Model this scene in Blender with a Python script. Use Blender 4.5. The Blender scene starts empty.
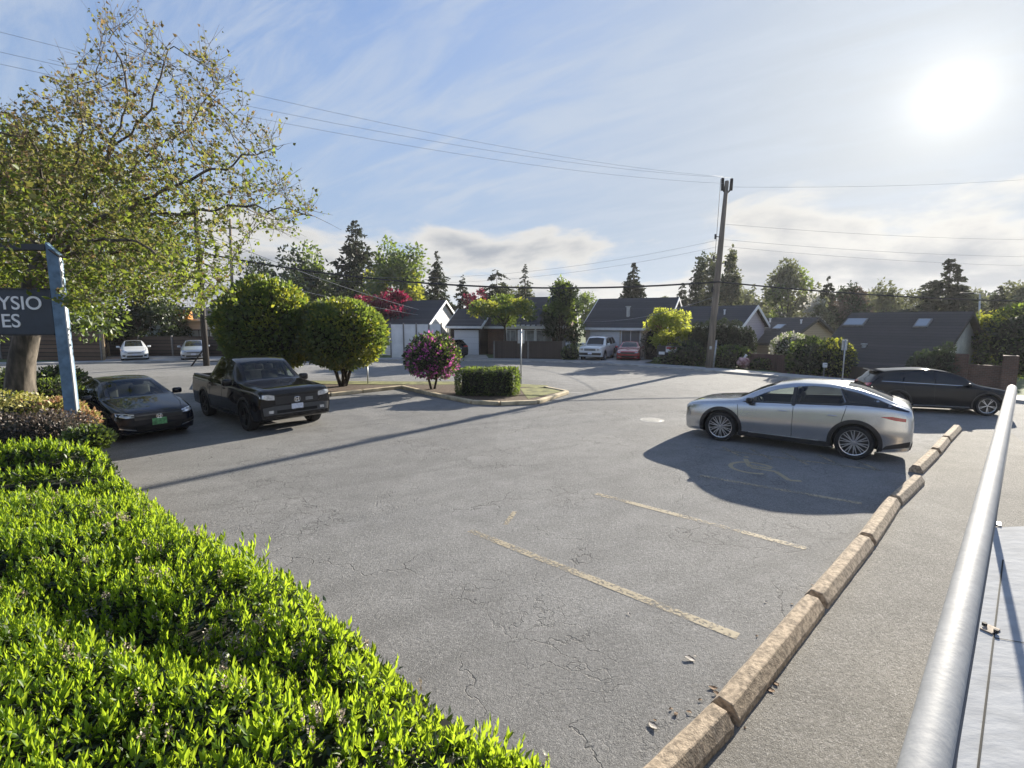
import bpy, bmesh, math, random
import numpy as np
from mathutils import Vector, Matrix
from mathutils.bvhtree import BVHTree

random.seed(7)
RNG = np.random.default_rng(7)
S = bpy.context.scene
COL = S.collection

# ------------------------------------------------------------------ camera, sky, sun, exposure
CAM_H = 3.1
FPX = 500.0
PITCH = math.atan(64 / 500)
cam = bpy.data.cameras.new('camera')
cam.sensor_width = 36
cam.lens = FPX / 1024 * 36
cam.clip_start = 0.05
cam.clip_end = 3000
camo = bpy.data.objects.new('camera', cam)
COL.objects.link(camo)
camo.location = (0, 0, CAM_H)
camo.rotation_euler = (math.pi / 2 - PITCH, 0, 0)
S.camera = camo

SUN_AZ = math.radians(41.0)      # from +Y towards +X
SUN_EL = math.radians(18.4)
SUN_DIR = Vector((math.sin(SUN_AZ) * math.cos(SUN_EL), math.cos(SUN_AZ) * math.cos(SUN_EL), math.sin(SUN_EL)))

S.view_settings.view_transform = 'Standard'
S.view_settings.look = 'None'
EXPOSURE = 1.4
S.view_settings.exposure = EXPOSURE
S.view_settings.gamma = 1
S.cycles.use_denoising = True
S.cycles.max_bounces = 7
S.cycles.diffuse_bounces = 3
S.cycles.glossy_bounces = 3
S.cycles.transmission_bounces = 4
S.cycles.caustics_reflective = False
S.cycles.caustics_refractive = False
S.cycles.sample_clamp_indirect = 6

w = bpy.data.worlds.new('World')
S.world = w
w.use_nodes = True
NT = w.node_tree
for n in list(NT.nodes):
    NT.nodes.remove(n)


def N(t, kind, **kw):
    n = t.nodes.new(kind)
    for k, v in kw.items():
        setattr(n, k, v)
    return n


def lk(t, a, b):
    t.links.new(a, b)


def mth(t, op, a, b=None, clamp=False):
    n = t.nodes.new('ShaderNodeMath')
    n.operation = op
    n.use_clamp = clamp
    for i, v in enumerate((a, b)):
        if v is None:
            continue
        if isinstance(v, (int, float)):
            n.inputs[i].default_value = v
        else:
            t.links.new(v, n.inputs[i])
    return n.outputs[0]


def maprange(t, v, a, b, c=0.0, d=1.0, smooth=True):
    n = t.nodes.new('ShaderNodeMapRange')
    n.interpolation_type = 'SMOOTHSTEP' if smooth else 'LINEAR'
    t.links.new(v, n.inputs[0])
    for i, x in zip((1, 2, 3, 4), (a, b, c, d)):
        n.inputs[i].default_value = x
    return n.outputs[0]


def mixc(t, f, a, b):
    n = t.nodes.new('ShaderNodeMix')
    n.data_type = 'RGBA'
    for sock, v in ((n.inputs[0], f), (n.inputs[6], a), (n.inputs[7], b)):
        if isinstance(v, (int, float)):
            sock.default_value = v
        elif isinstance(v, tuple):
            sock.default_value = (v[0], v[1], v[2], 1)
        else:
            t.links.new(v, sock)
    return n.outputs[2]


SKY_STRENGTH = 0.15
sky = N(NT, 'ShaderNodeTexSky', sky_type='NISHITA', sun_disc=False, sun_elevation=SUN_EL, sun_rotation=SUN_AZ,
        altitude=50, air_density=1.0, dust_density=0.5, ozone_density=2.0)
tc = N(NT, 'ShaderNodeTexCoord')
sep = N(NT, 'ShaderNodeSeparateXYZ')
lk(NT, tc.outputs['Generated'], sep.inputs[0])
zc = mth(NT, 'MAXIMUM', sep.outputs[2], 0.0)
den = mth(NT, 'ADD', zc, 0.16)
u = mth(NT, 'DIVIDE', sep.outputs[0], den)
v = mth(NT, 'DIVIDE', sep.outputs[1], den)
cmb = N(NT, 'ShaderNodeCombineXYZ')
lk(NT, u, cmb.inputs[0]); lk(NT, v, cmb.inputs[1])
# high thin cirrus, stretched
mp0 = N(NT, 'ShaderNodeMapping')
mp0.inputs['Rotation'].default_value = (0, 0, math.radians(36))
lk(NT, cmb.outputs[0], mp0.inputs[0])
mp = N(NT, 'ShaderNodeMapping')
mp.inputs['Scale'].default_value = (0.75, 2.9, 1)
lk(NT, mp0.outputs[0], mp.inputs[0])
n1 = N(NT, 'ShaderNodeTexNoise')
n1.inputs['Scale'].default_value = 2.1; n1.inputs['Detail'].default_value = 9
n1.inputs['Roughness'].default_value = 0.62; n1.inputs['Distortion'].default_value = 0.6
lk(NT, mp.outputs[0], n1.inputs[0])
n1b = N(NT, 'ShaderNodeTexNoise')
n1b.inputs['Scale'].default_value = 0.8; n1b.inputs['Detail'].default_value = 4
lk(NT, cmb.outputs[0], n1b.inputs[0])
cirrus = mth(NT, 'MULTIPLY', maprange(NT, n1.outputs[0], 0.36, 0.66), maprange(NT, n1b.outputs[0], 0.22, 0.55))
# sun proximity
dt = N(NT, 'ShaderNodeVectorMath', operation='DOT_PRODUCT')
nrm = N(NT, 'ShaderNodeVectorMath', operation='NORMALIZE')
lk(NT, tc.outputs['Generated'], nrm.inputs[0])
lk(NT, nrm.outputs[0], dt.inputs[0])
dt.inputs[1].default_value = (math.sin(math.radians(39.6)) * math.cos(math.radians(17.8)), math.cos(math.radians(39.6)) * math.cos(math.radians(17.8)), math.sin(math.radians(17.8)))
cosang = mth(NT, 'MAXIMUM', dt.outputs['Value'], 0.0)
veil = mth(NT, 'POWER', cosang, 4.0)
glow = mth(NT, 'POWER', cosang, 26.0)
core = mth(NT, 'POWER', cosang, 260.0)
disc = mth(NT, 'POWER', cosang, 1100.0)
# low cumulus band
mp2 = N(NT, 'ShaderNodeMapping')
mp2.inputs['Scale'].default_value = (3.4, 3.4, 9.5)
mp2.inputs['Location'].default_value = (2.7, 5.2, 0.9)
lk(NT, nrm.outputs[0], mp2.inputs[0])
n2 = N(NT, 'ShaderNodeTexNoise')
n2.inputs['Scale'].default_value = 1.0; n2.inputs['Detail'].default_value = 9
n2.inputs['Roughness'].default_value = 0.52; n2.inputs['Distortion'].default_value = 0.25
lk(NT, mp2.outputs[0], n2.inputs[0])
band = maprange(NT, sep.outputs[2], 0.36, 0.02, -0.08, 0.31)
cum_v = mth(NT, 'ADD', n2.outputs[0], band)
cumulus = maprange(NT, cum_v, 0.655, 0.76)
cum_core = maprange(NT, cum_v, 0.72, 0.90)

K = 1.0 / (SKY_STRENGTH * 2 ** EXPOSURE)      # cloud colours below are given as they should look at this exposure
skyc = N(NT, 'ShaderNodeVectorMath', operation='MULTIPLY')
lk(NT, sky.outputs[0], skyc.inputs[0])
skyc.inputs[1].default_value = (0.25, 0.39, 0.58)
veil_f = mth(NT, 'MULTIPLY', veil, 0.98, True)
thin = mixc(NT, maprange(NT, sep.outputs[2], 0.75, 0.12, 0.12, 0.88), skyc.outputs[0], (0.40 * K, 0.51 * K, 0.67 * K))
c0 = mixc(NT, veil_f, thin, (0.52 * K, 0.57 * K, 0.63 * K))
cir_f = mth(NT, 'MULTIPLY', cirrus, 0.72)
c1 = mixc(NT, cir_f, c0, (0.56 * K, 0.64 * K, 0.76 * K))
cshade = mixc(NT, cum_core, (0.80 * K, 0.78 * K, 0.74 * K), (0.37 * K, 0.40 * K, 0.45 * K))
cum_f = mth(NT, 'MULTIPLY', cumulus, 0.9)
c2 = mixc(NT, cum_f, c1, cshade)
gl = mth(NT, 'ADD', mth(NT, 'ADD', mth(NT, 'MULTIPLY', glow, 0.20 * K), mth(NT, 'MULTIPLY', core, 0.15 * K)), mth(NT, 'MULTIPLY', disc, 0.3 * K))
glv = N(NT, 'ShaderNodeVectorMath', operation='SCALE')
glv.inputs[0].default_value = (1.0, 0.94, 0.82)
lk(NT, gl, glv.inputs['Scale'])
addv = N(NT, 'ShaderNodeVectorMath', operation='ADD')
lk(NT, c2, addv.inputs[0]); lk(NT, glv.outputs[0], addv.inputs[1])
bg = N(NT, 'ShaderNodeBackground')
bg.inputs[1].default_value = SKY_STRENGTH
lk(NT, addv.outputs[0], bg.inputs[0])
wo = N(NT, 'ShaderNodeOutputWorld')
lk(NT, bg.outputs[0], wo.inputs[0])

sun = bpy.data.lights.new('sun', 'SUN')
sun.energy = 5.0
sun.angle = math.radians(0.5)
sun.color = (1.0, 0.92, 0.78)
suno = bpy.data.objects.new('sun', sun)
COL.objects.link(suno)
suno.rotation_euler = (-SUN_DIR).to_track_quat('-Z', 'Y').to_euler()

# ------------------------------------------------------------------ helpers
CP, SP = math.cos(PITCH), math.sin(PITCH)


def ray(px, py):
    x = (px - 512) / FPX
    y = -(py - 384) / FPX
    return Vector((x, CP + SP * y, -SP + CP * y))


def at(px, py, z=0.0):
    """point of the photograph on the level z"""
    r = ray(px, py)
    t = (z - CAM_H) / r.z
    return Vector((r.x * t, r.y * t, z))


def atd(px, py, d):
    """point of the photograph at the depth d (metres ahead)"""
    r = ray(px, py)
    t = d / r.y
    return Vector((r.x * t, d, CAM_H + r.z * t))


def tag(o, label=None, cat=None, group=None, kind=None):
    for k, val in (('label', label), ('category', cat), ('group', group), ('kind', kind)):
        if val:
            o[k] = val
    return o


def thing(name, loc, label, cat, group=None, rz=0.0):
    o = bpy.data.objects.new(name, None)
    o.empty_display_size = 0.3
    COL.objects.link(o)
    o.location = loc
    o.rotation_euler = (0, 0, rz)
    return tag(o, label, cat, group)


def copy_tree(o, parent=None):
    c = o.copy()
    COL.objects.link(c)
    c.parent = parent
    for ch in o.children:
        copy_tree(ch, c)
    return c


class MB:
    def __init__(s):
        s.v = []; s.f = []; s.m = []

    def add(s, vs, fs, mi=0):
        o = len(s.v)
        s.v += [tuple(p) for p in vs]
        s.f += [tuple(i + o for i in f) for f in fs]
        s.m += [mi] * len(fs)
        return s

    def box(s, c, size, rz=0.0, mi=0, bev=0.0, M=None):
        hx, hy, hz = size[0] / 2, size[1] / 2, size[2] / 2
        if bev > 0:
            b = min(bev, hx * .9, hy * .9, hz * .9)
            bm = bmesh.new()
            bmesh.ops.create_cube(bm, size=1)
            for q in bm.verts:
                q.co = Vector((q.co.x * 2 * hx, q.co.y * 2 * hy, q.co.z * 2 * hz))
            bmesh.ops.bevel(bm, geom=bm.edges[:], offset=b, segments=2, affect='EDGES', profile=0.5)
            bm.verts.ensure_lookup_table()
            vs = [q.co.copy() for q in bm.verts]
            fs = [[q.index for q in f.verts] for f in bm.faces]
            bm.free()
        else:
            vs = [Vector((x, y, z)) for z in (-hz, hz) for y in (-hy, hy) for x in (-hx, hx)]
            fs = [(0, 2, 3, 1), (4, 5, 7, 6), (0, 1, 5, 4), (2, 6, 7, 3), (0, 4, 6, 2), (1, 3, 7, 5)]
        R = M if M is not None else Matrix.Rotation(rz, 3, 'Z')
        c = Vector(c)
        return s.add([R @ p + c for p in vs], fs, mi)

    def tube(s, pts, radii, n=8, mi=0, cap=True):
        pts = [Vector(p) for p in pts]
        if isinstance(radii, (int, float)):
            radii = [radii] * len(pts)
        vs, fs = [], []
        up = None
        for i, p in enumerate(pts):
            d = (pts[min(i + 1, len(pts) - 1)] - pts[max(i - 1, 0)])
            if d.length < 1e-9:
                d = Vector((0, 0, 1))
            d.normalize()
            if up is None:
                up = d.orthogonal().normalized()
            else:
                up = (up - d * up.dot(d))
                up = up.normalized() if up.length > 1e-6 else d.orthogonal().normalized()
            b = d.cross(up)
            for k in range(n):
                a = 2 * math.pi * k / n
                vs.append(p + (up * math.cos(a) + b * math.sin(a)) * radii[i])
        for i in range(len(pts) - 1):
            for k in range(n):
                k2 = (k + 1) % n
                fs.append((i * n + k, i * n + k2, (i + 1) * n + k2, (i + 1) * n + k))
        if cap:
            fs.append(tuple(range(n - 1, -1, -1)))
            fs.append(tuple((len(pts) - 1) * n + k for k in range(n)))
        return s.add(vs, fs, mi)

    def prism(s, poly, z0, z1, mi=0):
        n = len(poly)
        vs = [(p[0], p[1], z0) for p in poly] + [(p[0], p[1], z1) for p in poly]
        ar = sum(poly[i][0] * poly[(i + 1) % n][1] - poly[(i + 1) % n][0] * poly[i][1] for i in range(n))
        fs = [tuple(range(n - 1, -1, -1)), tuple(range(n, 2 * n))] + [(i, (i + 1) % n, n + (i + 1) % n, n + i) for i in range(n)]
        if ar < 0:
            fs = [tuple(reversed(f)) for f in fs]
        return s.add(vs, fs, mi)

    def lathe(s, prof, n=24, axis='Y', c=(0, 0, 0), mi=0):
        """prof: (radius, along) pairs"""
        vs, fs = [], []
        for r, a in prof:
            for k in range(n):
                t = 2 * math.pi * k / n
                p = (r * math.cos(t), a, r * math.sin(t)) if axis == 'Y' else (r * math.cos(t), r * math.sin(t), a)
                vs.append((p[0] + c[0], p[1] + c[1], p[2] + c[2]))
        for i in range(len(prof) - 1):
            for k in range(n):
                k2 = (k + 1) % n
                fs.append((i * n + k, i * n + k2, (i + 1) * n + k2, (i + 1) * n + k))
        return s.add(vs, fs, mi)

    def build(s, name, mats, parent=None, smooth=False, fixn=False):
        me = bpy.data.meshes.new(name)
        me.from_pydata(s.v, [], s.f)
        if not isinstance(mats, (list, tuple)):
            mats = [mats]
        for m in mats:
            me.materials.append(m)
        if len(mats) > 1:
            me.polygons.foreach_set('material_index', s.m)
        if smooth:
            me.polygons.foreach_set('use_smooth', [True] * len(me.polygons))
        if fixn:
            bm = bmesh.new(); bm.from_mesh(me)
            bmesh.ops.recalc_face_normals(bm, faces=bm.faces)
            bm.to_mesh(me); bm.free()
        me.update()
        o = bpy.data.objects.new(name, me)
        COL.objects.link(o)
        if parent is not None:
            o.parent = parent
        return o


def smooth_by_angle(o, deg=35):
    me = o.data
    me.polygons.foreach_set('use_smooth', [True] * len(me.polygons))
    bm = bmesh.new(); bm.from_mesh(me)
    a = math.radians(deg)
    for e in bm.edges:
        e.smooth = not (len(e.link_faces) == 2 and e.calc_face_angle(0) > a)
    bm.to_mesh(me); bm.free()
    return o


# ------------------------------------------------------------------ materials
def new_mat(name):
    m = bpy.data.materials.new(name)
    m.use_nodes = True
    t = m.node_tree
    for n in list(t.nodes):
        t.nodes.remove(n)
    out = N(t, 'ShaderNodeOutputMaterial')
    return m, t, out


def pmat(name, col, rough=0.6, metal=0.0, coat=0.0, var=0.15, scale=6.0, bump=0.0, bscale=40.0, spec=0.5, stretch=(1, 1, 1), col2=None):
    m, t, out = new_mat(name)
    b = N(t, 'ShaderNodeBsdfPrincipled')
    lk(t, b.outputs[0], out.inputs[0])
    b.inputs['Roughness'].default_value = rough
    b.inputs['Metallic'].default_value = metal
    b.inputs['Coat Weight'].default_value = coat
    b.inputs['Coat Roughness'].default_value = 0.04
    b.inputs['Specular IOR Level'].default_value = spec
    tcn = N(t, 'ShaderNodeTexCoord')
    mpn = N(t, 'ShaderNodeMapping')
    mpn.inputs['Scale'].default_value = stretch
    lk(t, tcn.outputs['Object'], mpn.inputs[0])
    nz = N(t, 'ShaderNodeTexNoise')
    nz.inputs['Scale'].default_value = scale
    nz.inputs['Detail'].default_value = 6
    lk(t, mpn.outputs[0], nz.inputs[0])
    lo = tuple(c * (1 - var) for c in col)
    hi = col2 if col2 else tuple(min(1, c * (1 + var)) for c in col)
    f = maprange(t, nz.outputs[0], 0.3, 0.7)
    lk(t, mixc(t, f, lo, hi), b.inputs['Base Color'])
    if bump > 0:
        nb = N(t, 'ShaderNodeTexNoise')
        nb.inputs['Scale'].default_value = bscale
        nb.inputs['Detail'].default_value = 4
        lk(t, mpn.outputs[0], nb.inputs[0])
        bp = N(t, 'ShaderNodeBump')
        bp.inputs['Strength'].default_value = bump
        bp.inputs['Distance'].default_value = 0.02
        lk(t, nb.outputs[0], bp.inputs['Height'])
        lk(t, bp.outputs[0], b.inputs['Normal'])
    return m


def leaf_mat(name, dark, light, trans=0.5, tcol=None, gloss=0.06):
    m, t, out = new_mat(name)
    geo = N(t, 'ShaderNodeNewGeometry')
    c = mixc(t, geo.outputs['Random Per Island'], dark, light)
    d = N(t, 'ShaderNodeBsdfDiffuse')
    tr = N(t, 'ShaderNodeBsdfTranslucent')
    lk(t, c, d.inputs[0])
    if tcol is None:
        tcol = tuple(min(1, x * k) for x, k in zip(light, (2.6, 2.2, 1.2)))
    c2 = mixc(t, geo.outputs['Random Per Island'], tuple(x * 0.6 for x in tcol), tcol)
    lk(t, c2, tr.inputs[0])
    mx = N(t, 'ShaderNodeMixShader')
    mx.inputs[0].default_value = trans
    lk(t, d.outputs[0], mx.inputs[1]); lk(t, tr.outputs[0], mx.inputs[2])
    g = N(t, 'ShaderNodeBsdfGlossy')
    g.inputs['Roughness'].default_value = 0.5
    mx2 = N(t, 'ShaderNodeMixShader')
    mx2.inputs[0].default_value = gloss
    lk(t, mx.outputs[0], mx2.inputs[1]); lk(t, g.outputs[0], mx2.inputs[2])
    lk(t, mx2.outputs[0], out.inputs[0])
    return m


def asphalt_mat(name, base, cracks=1.0, tint=(1.015, 1.0, 0.975)):
    m, t, out = new_mat(name)
    b = N(t, 'ShaderNodeBsdfPrincipled')
    lk(t, b.outputs[0], out.inputs[0])
    tcn = N(t, 'ShaderNodeTexCoord')
    obj = tcn.outputs['Object']

    def noise(scale, detail=5, rough=0.55, dist=0.0):
        n = N(t, 'ShaderNodeTexNoise')
        n.inputs['Scale'].default_value = scale
        n.inputs['Detail'].default_value = detail
        n.inputs['Roughness'].default_value = rough
        n.inputs['Distortion'].default_value = dist
        lk(t, obj, n.inputs[0])
        return n.outputs[0]
    big = noise(0.22, 6, 0.6, 0.4)
    mid = noise(1.7, 6, 0.65)
    grain = noise(130, 3, 0.7)
    f = mth(t, 'ADD', mth(t, 'MULTIPLY', maprange(t, big, 0.3, 0.7), 0.5), mth(t, 'MULTIPLY', maprange(t, mid, 0.3, 0.7), 0.5))
    lo = tuple(base * 0.74 * k for k in tint)
    hi = tuple(base * 1.22 * k for k in tint)
    c = mixc(t, f, lo, hi)
    # pale and dark stones of the aggregate
    vor = N(t, 'ShaderNodeTexVoronoi')
    vor.inputs['Scale'].default_value = 120
    lk(t, obj, vor.inputs[0])
    sp = N(t, 'ShaderNodeSeparateColor')
    lk(t, vor.outputs['Color'], sp.inputs[0])
    c = mixc(t, mth(t, 'MULTIPLY', maprange(t, sp.outputs[0], 0.78, 0.95), 0.45), c, tuple(base * 2.2 * k for k in (1, .97, .92)))
    c = mixc(t, mth(t, 'MULTIPLY', maprange(t, sp.outputs[1], 0.70, 0.95), 0.6), c, tuple(base * 0.35 * k for k in tint))
    gr2 = noise(24, 6, 0.8)
    c = mixc(t, mth(t, 'MULTIPLY', maprange(t, gr2, 0.51, 0.66), 0.55), c, tuple(base * .5 * k for k in tint))
    c = mixc(t, mth(t, 'MULTIPLY', maprange(t, gr2, 0.47, 0.34), 0.50), c, tuple(base * 1.7 * k for k in tint))
    gr3 = noise(9, 6, 0.75)
    c = mixc(t, mth(t, 'MULTIPLY', maprange(t, gr3, 0.54, 0.72), 0.30), c, tuple(base * .55 * k for k in tint))
    # oil spots
    spot = maprange(t, noise(0.9, 3, 0.5), 0.67, 0.78)
    c = mixc(t, mth(t, 'MULTIPLY', spot, 0.45), c, tuple(base * 0.45 * k for k in tint))
    # cracks
    wv = N(t, 'ShaderNodeVectorMath', operation='ADD')
    nd = N(t, 'ShaderNodeTexNoise')
    nd.inputs['Scale'].default_value = 1.6; nd.inputs['Detail'].default_value = 6
    lk(t, obj, nd.inputs[0])
    sc = N(t, 'ShaderNodeVectorMath', operation='SCALE')
    lk(t, nd.outputs['Color'], sc.inputs[0]); sc.inputs['Scale'].default_value = 1.3
    lk(t, obj, wv.inputs[0]); lk(t, sc.outputs[0], wv.inputs[1])
    v1 = N(t, 'ShaderNodeTexVoronoi', feature='DISTANCE_TO_EDGE')
    v1.inputs['Scale'].default_value = 0.55
    lk(t, wv.outputs[0], v1.inputs[0])
    v2 = N(t, 'ShaderNodeTexVoronoi', feature='DISTANCE_TO_EDGE')
    v2.inputs['Scale'].default_value = 2.6
    lk(t, wv.outputs[0], v2.inputs[0])
    k1 = mth(t, 'MULTIPLY', maprange(t, v1.outputs[0], 0.007, 0.002), maprange(t, noise(0.45, 3), 0.48, 0.58))
    k2 = mth(t, 'MULTIPLY', maprange(t, v2.outputs[0], 0.026, 0.008), maprange(t, noise(0.33, 3), 0.50, 0.60))
    k = mth(t, 'MULTIPLY', mth(t, 'MAXIMUM', k1, mth(t, 'MULTIPLY', k2, 0.8)), cracks, True)
    # broad worn lanes, tyre scuffs and old repair patches
    pv = N(t, 'ShaderNodeTexVoronoi'); pv.distance = 'CHEBYCHEV'; pv.inputs['Scale'].default_value = 0.16
    lk(t, obj, pv.inputs[0])
    ps = N(t, 'ShaderNodeSeparateColor'); lk(t, pv.outputs['Color'], ps.inputs[0])
    c = mixc(t, mth(t, 'MULTIPLY', maprange(t, ps.outputs[0], 0.70, 0.72), 0.22), c, tuple(base * .62 * q for q in tint))
    sc2 = N(t, 'ShaderNodeMapping'); sc2.inputs['Rotation'].default_value = (0, 0, -.55); sc2.inputs['Scale'].default_value = (1, 1, 1)
    lk(t, obj, sc2.inputs[0])
    sc3 = N(t, 'ShaderNodeMapping'); sc3.inputs['Scale'].default_value = (0.12, 1.5, 1)
    lk(t, sc2.outputs[0], sc3.inputs[0])
    ns = N(t, 'ShaderNodeTexNoise'); ns.inputs['Scale'].default_value = 1.1; ns.inputs['Detail'].default_value = 5
    lk(t, sc3.outputs[0], ns.inputs[0])
    c = mixc(t, mth(t, 'MULTIPLY', maprange(t, ns.outputs[0], 0.5, 0.72), 0.35), c, tuple(base * .6 * q for q in tint))
    c = mixc(t, mth(t, 'MULTIPLY', k, 0.5), c, (base * .28, base * .28, base * .28))
    lk(t, c, b.inputs['Base Color'])
    b.inputs['Roughness'].default_value = 0.9
    b.inputs['Specular IOR Level'].default_value = 0.22
    bp = N(t, 'ShaderNodeBump')
    bp.inputs['Strength'].default_value = 0.6
    bp.inputs['Distance'].default_value = 0.010
    h = mth(t, 'SUBTRACT', mth(t, 'ADD', mth(t, 'ADD', mth(t, 'MULTIPLY', vor.outputs['Distance'], .5), mth(t, 'MULTIPLY', grain, .7)), mth(t, 'MULTIPLY', gr2, 2.2)), mth(t, 'MULTIPLY', k, 2.0))
    lk(t, h, bp.inputs['Height'])
    lk(t, bp.outputs[0], b.inputs['Normal'])
    return m


def paint_line_mat(name, col, wear=0.45):
    """worn road paint: gone in flakes where the asphalt shows through"""
    m, t, out = new_mat(name)
    b = N(t, 'ShaderNodeBsdfPrincipled')
    b.inputs['Roughness'].default_value = 0.8
    tcn = N(t, 'ShaderNodeTexCoord')
    n1_ = N(t, 'ShaderNodeTexNoise'); n1_.inputs['Scale'].default_value = 26; n1_.inputs['Detail'].default_value = 6
    n2_ = N(t, 'ShaderNodeTexNoise'); n2_.inputs['Scale'].default_value = 1.6; n2_.inputs['Detail'].default_value = 5
    lk(t, tcn.outputs['Object'], n1_.inputs[0]); lk(t, tcn.outputs['Object'], n2_.inputs[0])
    s_ = mth(t, 'ADD', mth(t, 'MULTIPLY', n1_.outputs[0], 0.6), mth(t, 'MULTIPLY', n2_.outputs[0], 0.6))
    f = maprange(t, s_, wear, wear + 0.22)
    lk(t, mixc(t, n2_.outputs[0], tuple(x * .8 for x in col), col), b.inputs['Base Color'])
    tr = N(t, 'ShaderNodeBsdfTransparent')
    mx = N(t, 'ShaderNodeMixShader')
    lk(t, mth(t, 'MULTIPLY', f, 0.8), mx.inputs[0]); lk(t, tr.outputs[0], mx.inputs[1]); lk(t, b.outputs[0], mx.inputs[2])
    lk(t, mx.outputs[0], out.inputs[0])
    return m


def stripes_mat(name, col, gap_col, period, axis=2, gap=0.1, rough=0.7, var=0.25):
    """boards, siding, shingle rows: a thin dark joint at every period along an axis"""
    m, t, out = new_mat(name)
    b = N(t, 'ShaderNodeBsdfPrincipled')
    b.inputs['Roughness'].default_value = rough
    lk(t, b.outputs[0], out.inputs[0])
    tcn = N(t, 'ShaderNodeTexCoord')
    sp = N(t, 'ShaderNodeSeparateXYZ')
    lk(t, tcn.outputs['Object'], sp.inputs[0])
    q = mth(t, 'DIVIDE', sp.outputs[axis], period)
    fr = mth(t, 'FRACT', q)
    idx = mth(t, 'FLOOR', q)
    wn = N(t, 'ShaderNodeTexWhiteNoise', noise_dimensions='1D')
    lk(t, idx, wn.inputs['W'])
    nz = N(t, 'ShaderNodeTexNoise'); nz.inputs['Scale'].default_value = 3.0; nz.inputs['Detail'].default_value = 7
    lk(t, tcn.outputs['Object'], nz.inputs[0])
    f = mth(t, 'ADD', mth(t, 'MULTIPLY', wn.outputs[0], 0.5), mth(t, 'MULTIPLY', nz.outputs[0], 0.5))
    c = mixc(t, f, tuple(x * (1 - var) for x in col), tuple(min(1, x * (1 + var)) for x in col))
    g = maprange(t, fr, gap, gap * 0.6)
    lk(t, mixc(t, g, c, gap_col), b.inputs['Base Color'])
    bp = N(t, 'ShaderNodeBump'); bp.inputs['Strength'].default_value = 0.4; bp.inputs['Distance'].default_value = 0.03
    lk(t, mth(t, 'SUBTRACT', 1.0, g), bp.inputs['Height'])
    lk(t, bp.outputs[0], b.inputs['Normal'])
    return m


def brick_mat(name, c1, c2, mortar, scale, vertical_axis='XZ'):
    m, t, out = new_mat(name)
    b = N(t, 'ShaderNodeBsdfPrincipled')
    b.inputs['Roughness'].default_value = 0.85
    lk(t, b.outputs[0], out.inputs[0])
    tcn = N(t, 'ShaderNodeTexCoord')
    sp = N(t, 'ShaderNodeSeparateXYZ'); lk(t, tcn.outputs['Object'], sp.inputs[0])
    cb = N(t, 'ShaderNodeCombineXYZ')
    lk(t, mth(t, 'ADD', sp.outputs[0], sp.outputs[1]), cb.inputs[0]); lk(t, sp.outputs[2], cb.inputs[1])
    br = N(t, 'ShaderNodeTexBrick')
    br.inputs['Scale'].default_value = scale
    br.inputs['Color1'].default_value = (*c1, 1); br.inputs['Color2'].default_value = (*c2, 1); br.inputs['Mortar'].default_value = (*mortar, 1)
    br.inputs['Mortar Size'].default_value = 0.012
    lk(t, cb.outputs[0], br.inputs[0])
    nz = N(t, 'ShaderNodeTexNoise'); nz.inputs['Scale'].default_value = 0.9; nz.inputs['Detail'].default_value = 6
    lk(t, tcn.outputs['Object'], nz.inputs[0])
    mul = N(t, 'ShaderNodeMix'); mul.data_type = 'RGBA'; mul.blend_type = 'MULTIPLY'
    mul.inputs[0].default_value = 0.7
    lk(t, br.outputs[0], mul.inputs[6])
    lk(t, mixc(t, maprange(t, nz.outputs[0], .3, .7), (0.55, 0.55, 0.58), (1.15, 1.12, 1.08)), mul.inputs[7])
    lk(t, mul.outputs[2], b.inputs['Base Color'])
    return m


def emit_free_glass(name, col=(0.012, 0.014, 0.016), rough=0.03):
    m, t, out = new_mat(name)
    b = N(t, 'ShaderNodeBsdfPrincipled')
    b.inputs['Base Color'].default_value = (*col, 1)
    b.inputs['Roughness'].default_value = rough
    b.inputs['IOR'].default_value = 1.55
    lk(t, b.outputs[0], out.inputs[0])
    return m


M = {}
M['asphalt'] = asphalt_mat('worn asphalt', 0.215)
M['road'] = asphalt_mat('road asphalt', 0.235, 0.7)
M['walk'] = asphalt_mat('footpath asphalt', 0.225, 0.15, (1.06, 1.0, 0.90))
M['concrete'] = pmat('concrete', (0.40, 0.385, 0.36), 0.85, var=0.2, scale=2.0, bump=0.3, bscale=60)
M['sidewalk'] = pmat('pavement concrete', (0.30, 0.30, 0.30), 0.85, var=0.2, scale=1.0)
M['stop'] = pmat('weathered wheel stop concrete', (0.36, 0.285, 0.205), 0.95, var=0.42, scale=24.0, bump=0.3, bscale=70, stretch=(1, 1, 1))
M['kerb'] = pmat('yellowed kerb concrete', (0.46, 0.38, 0.25), 0.85, var=0.3, scale=3.0, bump=0.3)
M['soil'] = pmat('bark mulch', (0.09, 0.06, 0.04), 0.95, var=0.5, scale=9, bump=0.8, bscale=25)
M['grass'] = pmat('rough grass', (0.07, 0.10, 0.03), 0.95, var=0.5, scale=1.5, bump=0.6, bscale=30)
M['verge'] = pmat('dry verge grass', (0.17, 0.17, 0.06), 0.95, var=0.4, scale=3, bump=0.8, bscale=30)
M['yellow_line'] = paint_line_mat('faded yellow paint', (0.47, 0.40, 0.28), 0.47)
M['bay_symbol'] = paint_line_mat('worn bay symbol paint', (0.50, 0.42, 0.27), 0.30)
M['white_line'] = paint_line_mat('faded white paint', (0.5, 0.5, 0.48), 0.42)
M['bark'] = pmat('grey bark', (0.10, 0.085, 0.07), 0.9, var=0.6, scale=7, bump=1.0, bscale=9, stretch=(1, 1, 0.3))
M['bark_dark'] = pmat('dark bark', (0.05, 0.04, 0.03), 0.95, var=0.4, scale=5, bump=0.6, bscale=14)
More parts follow.
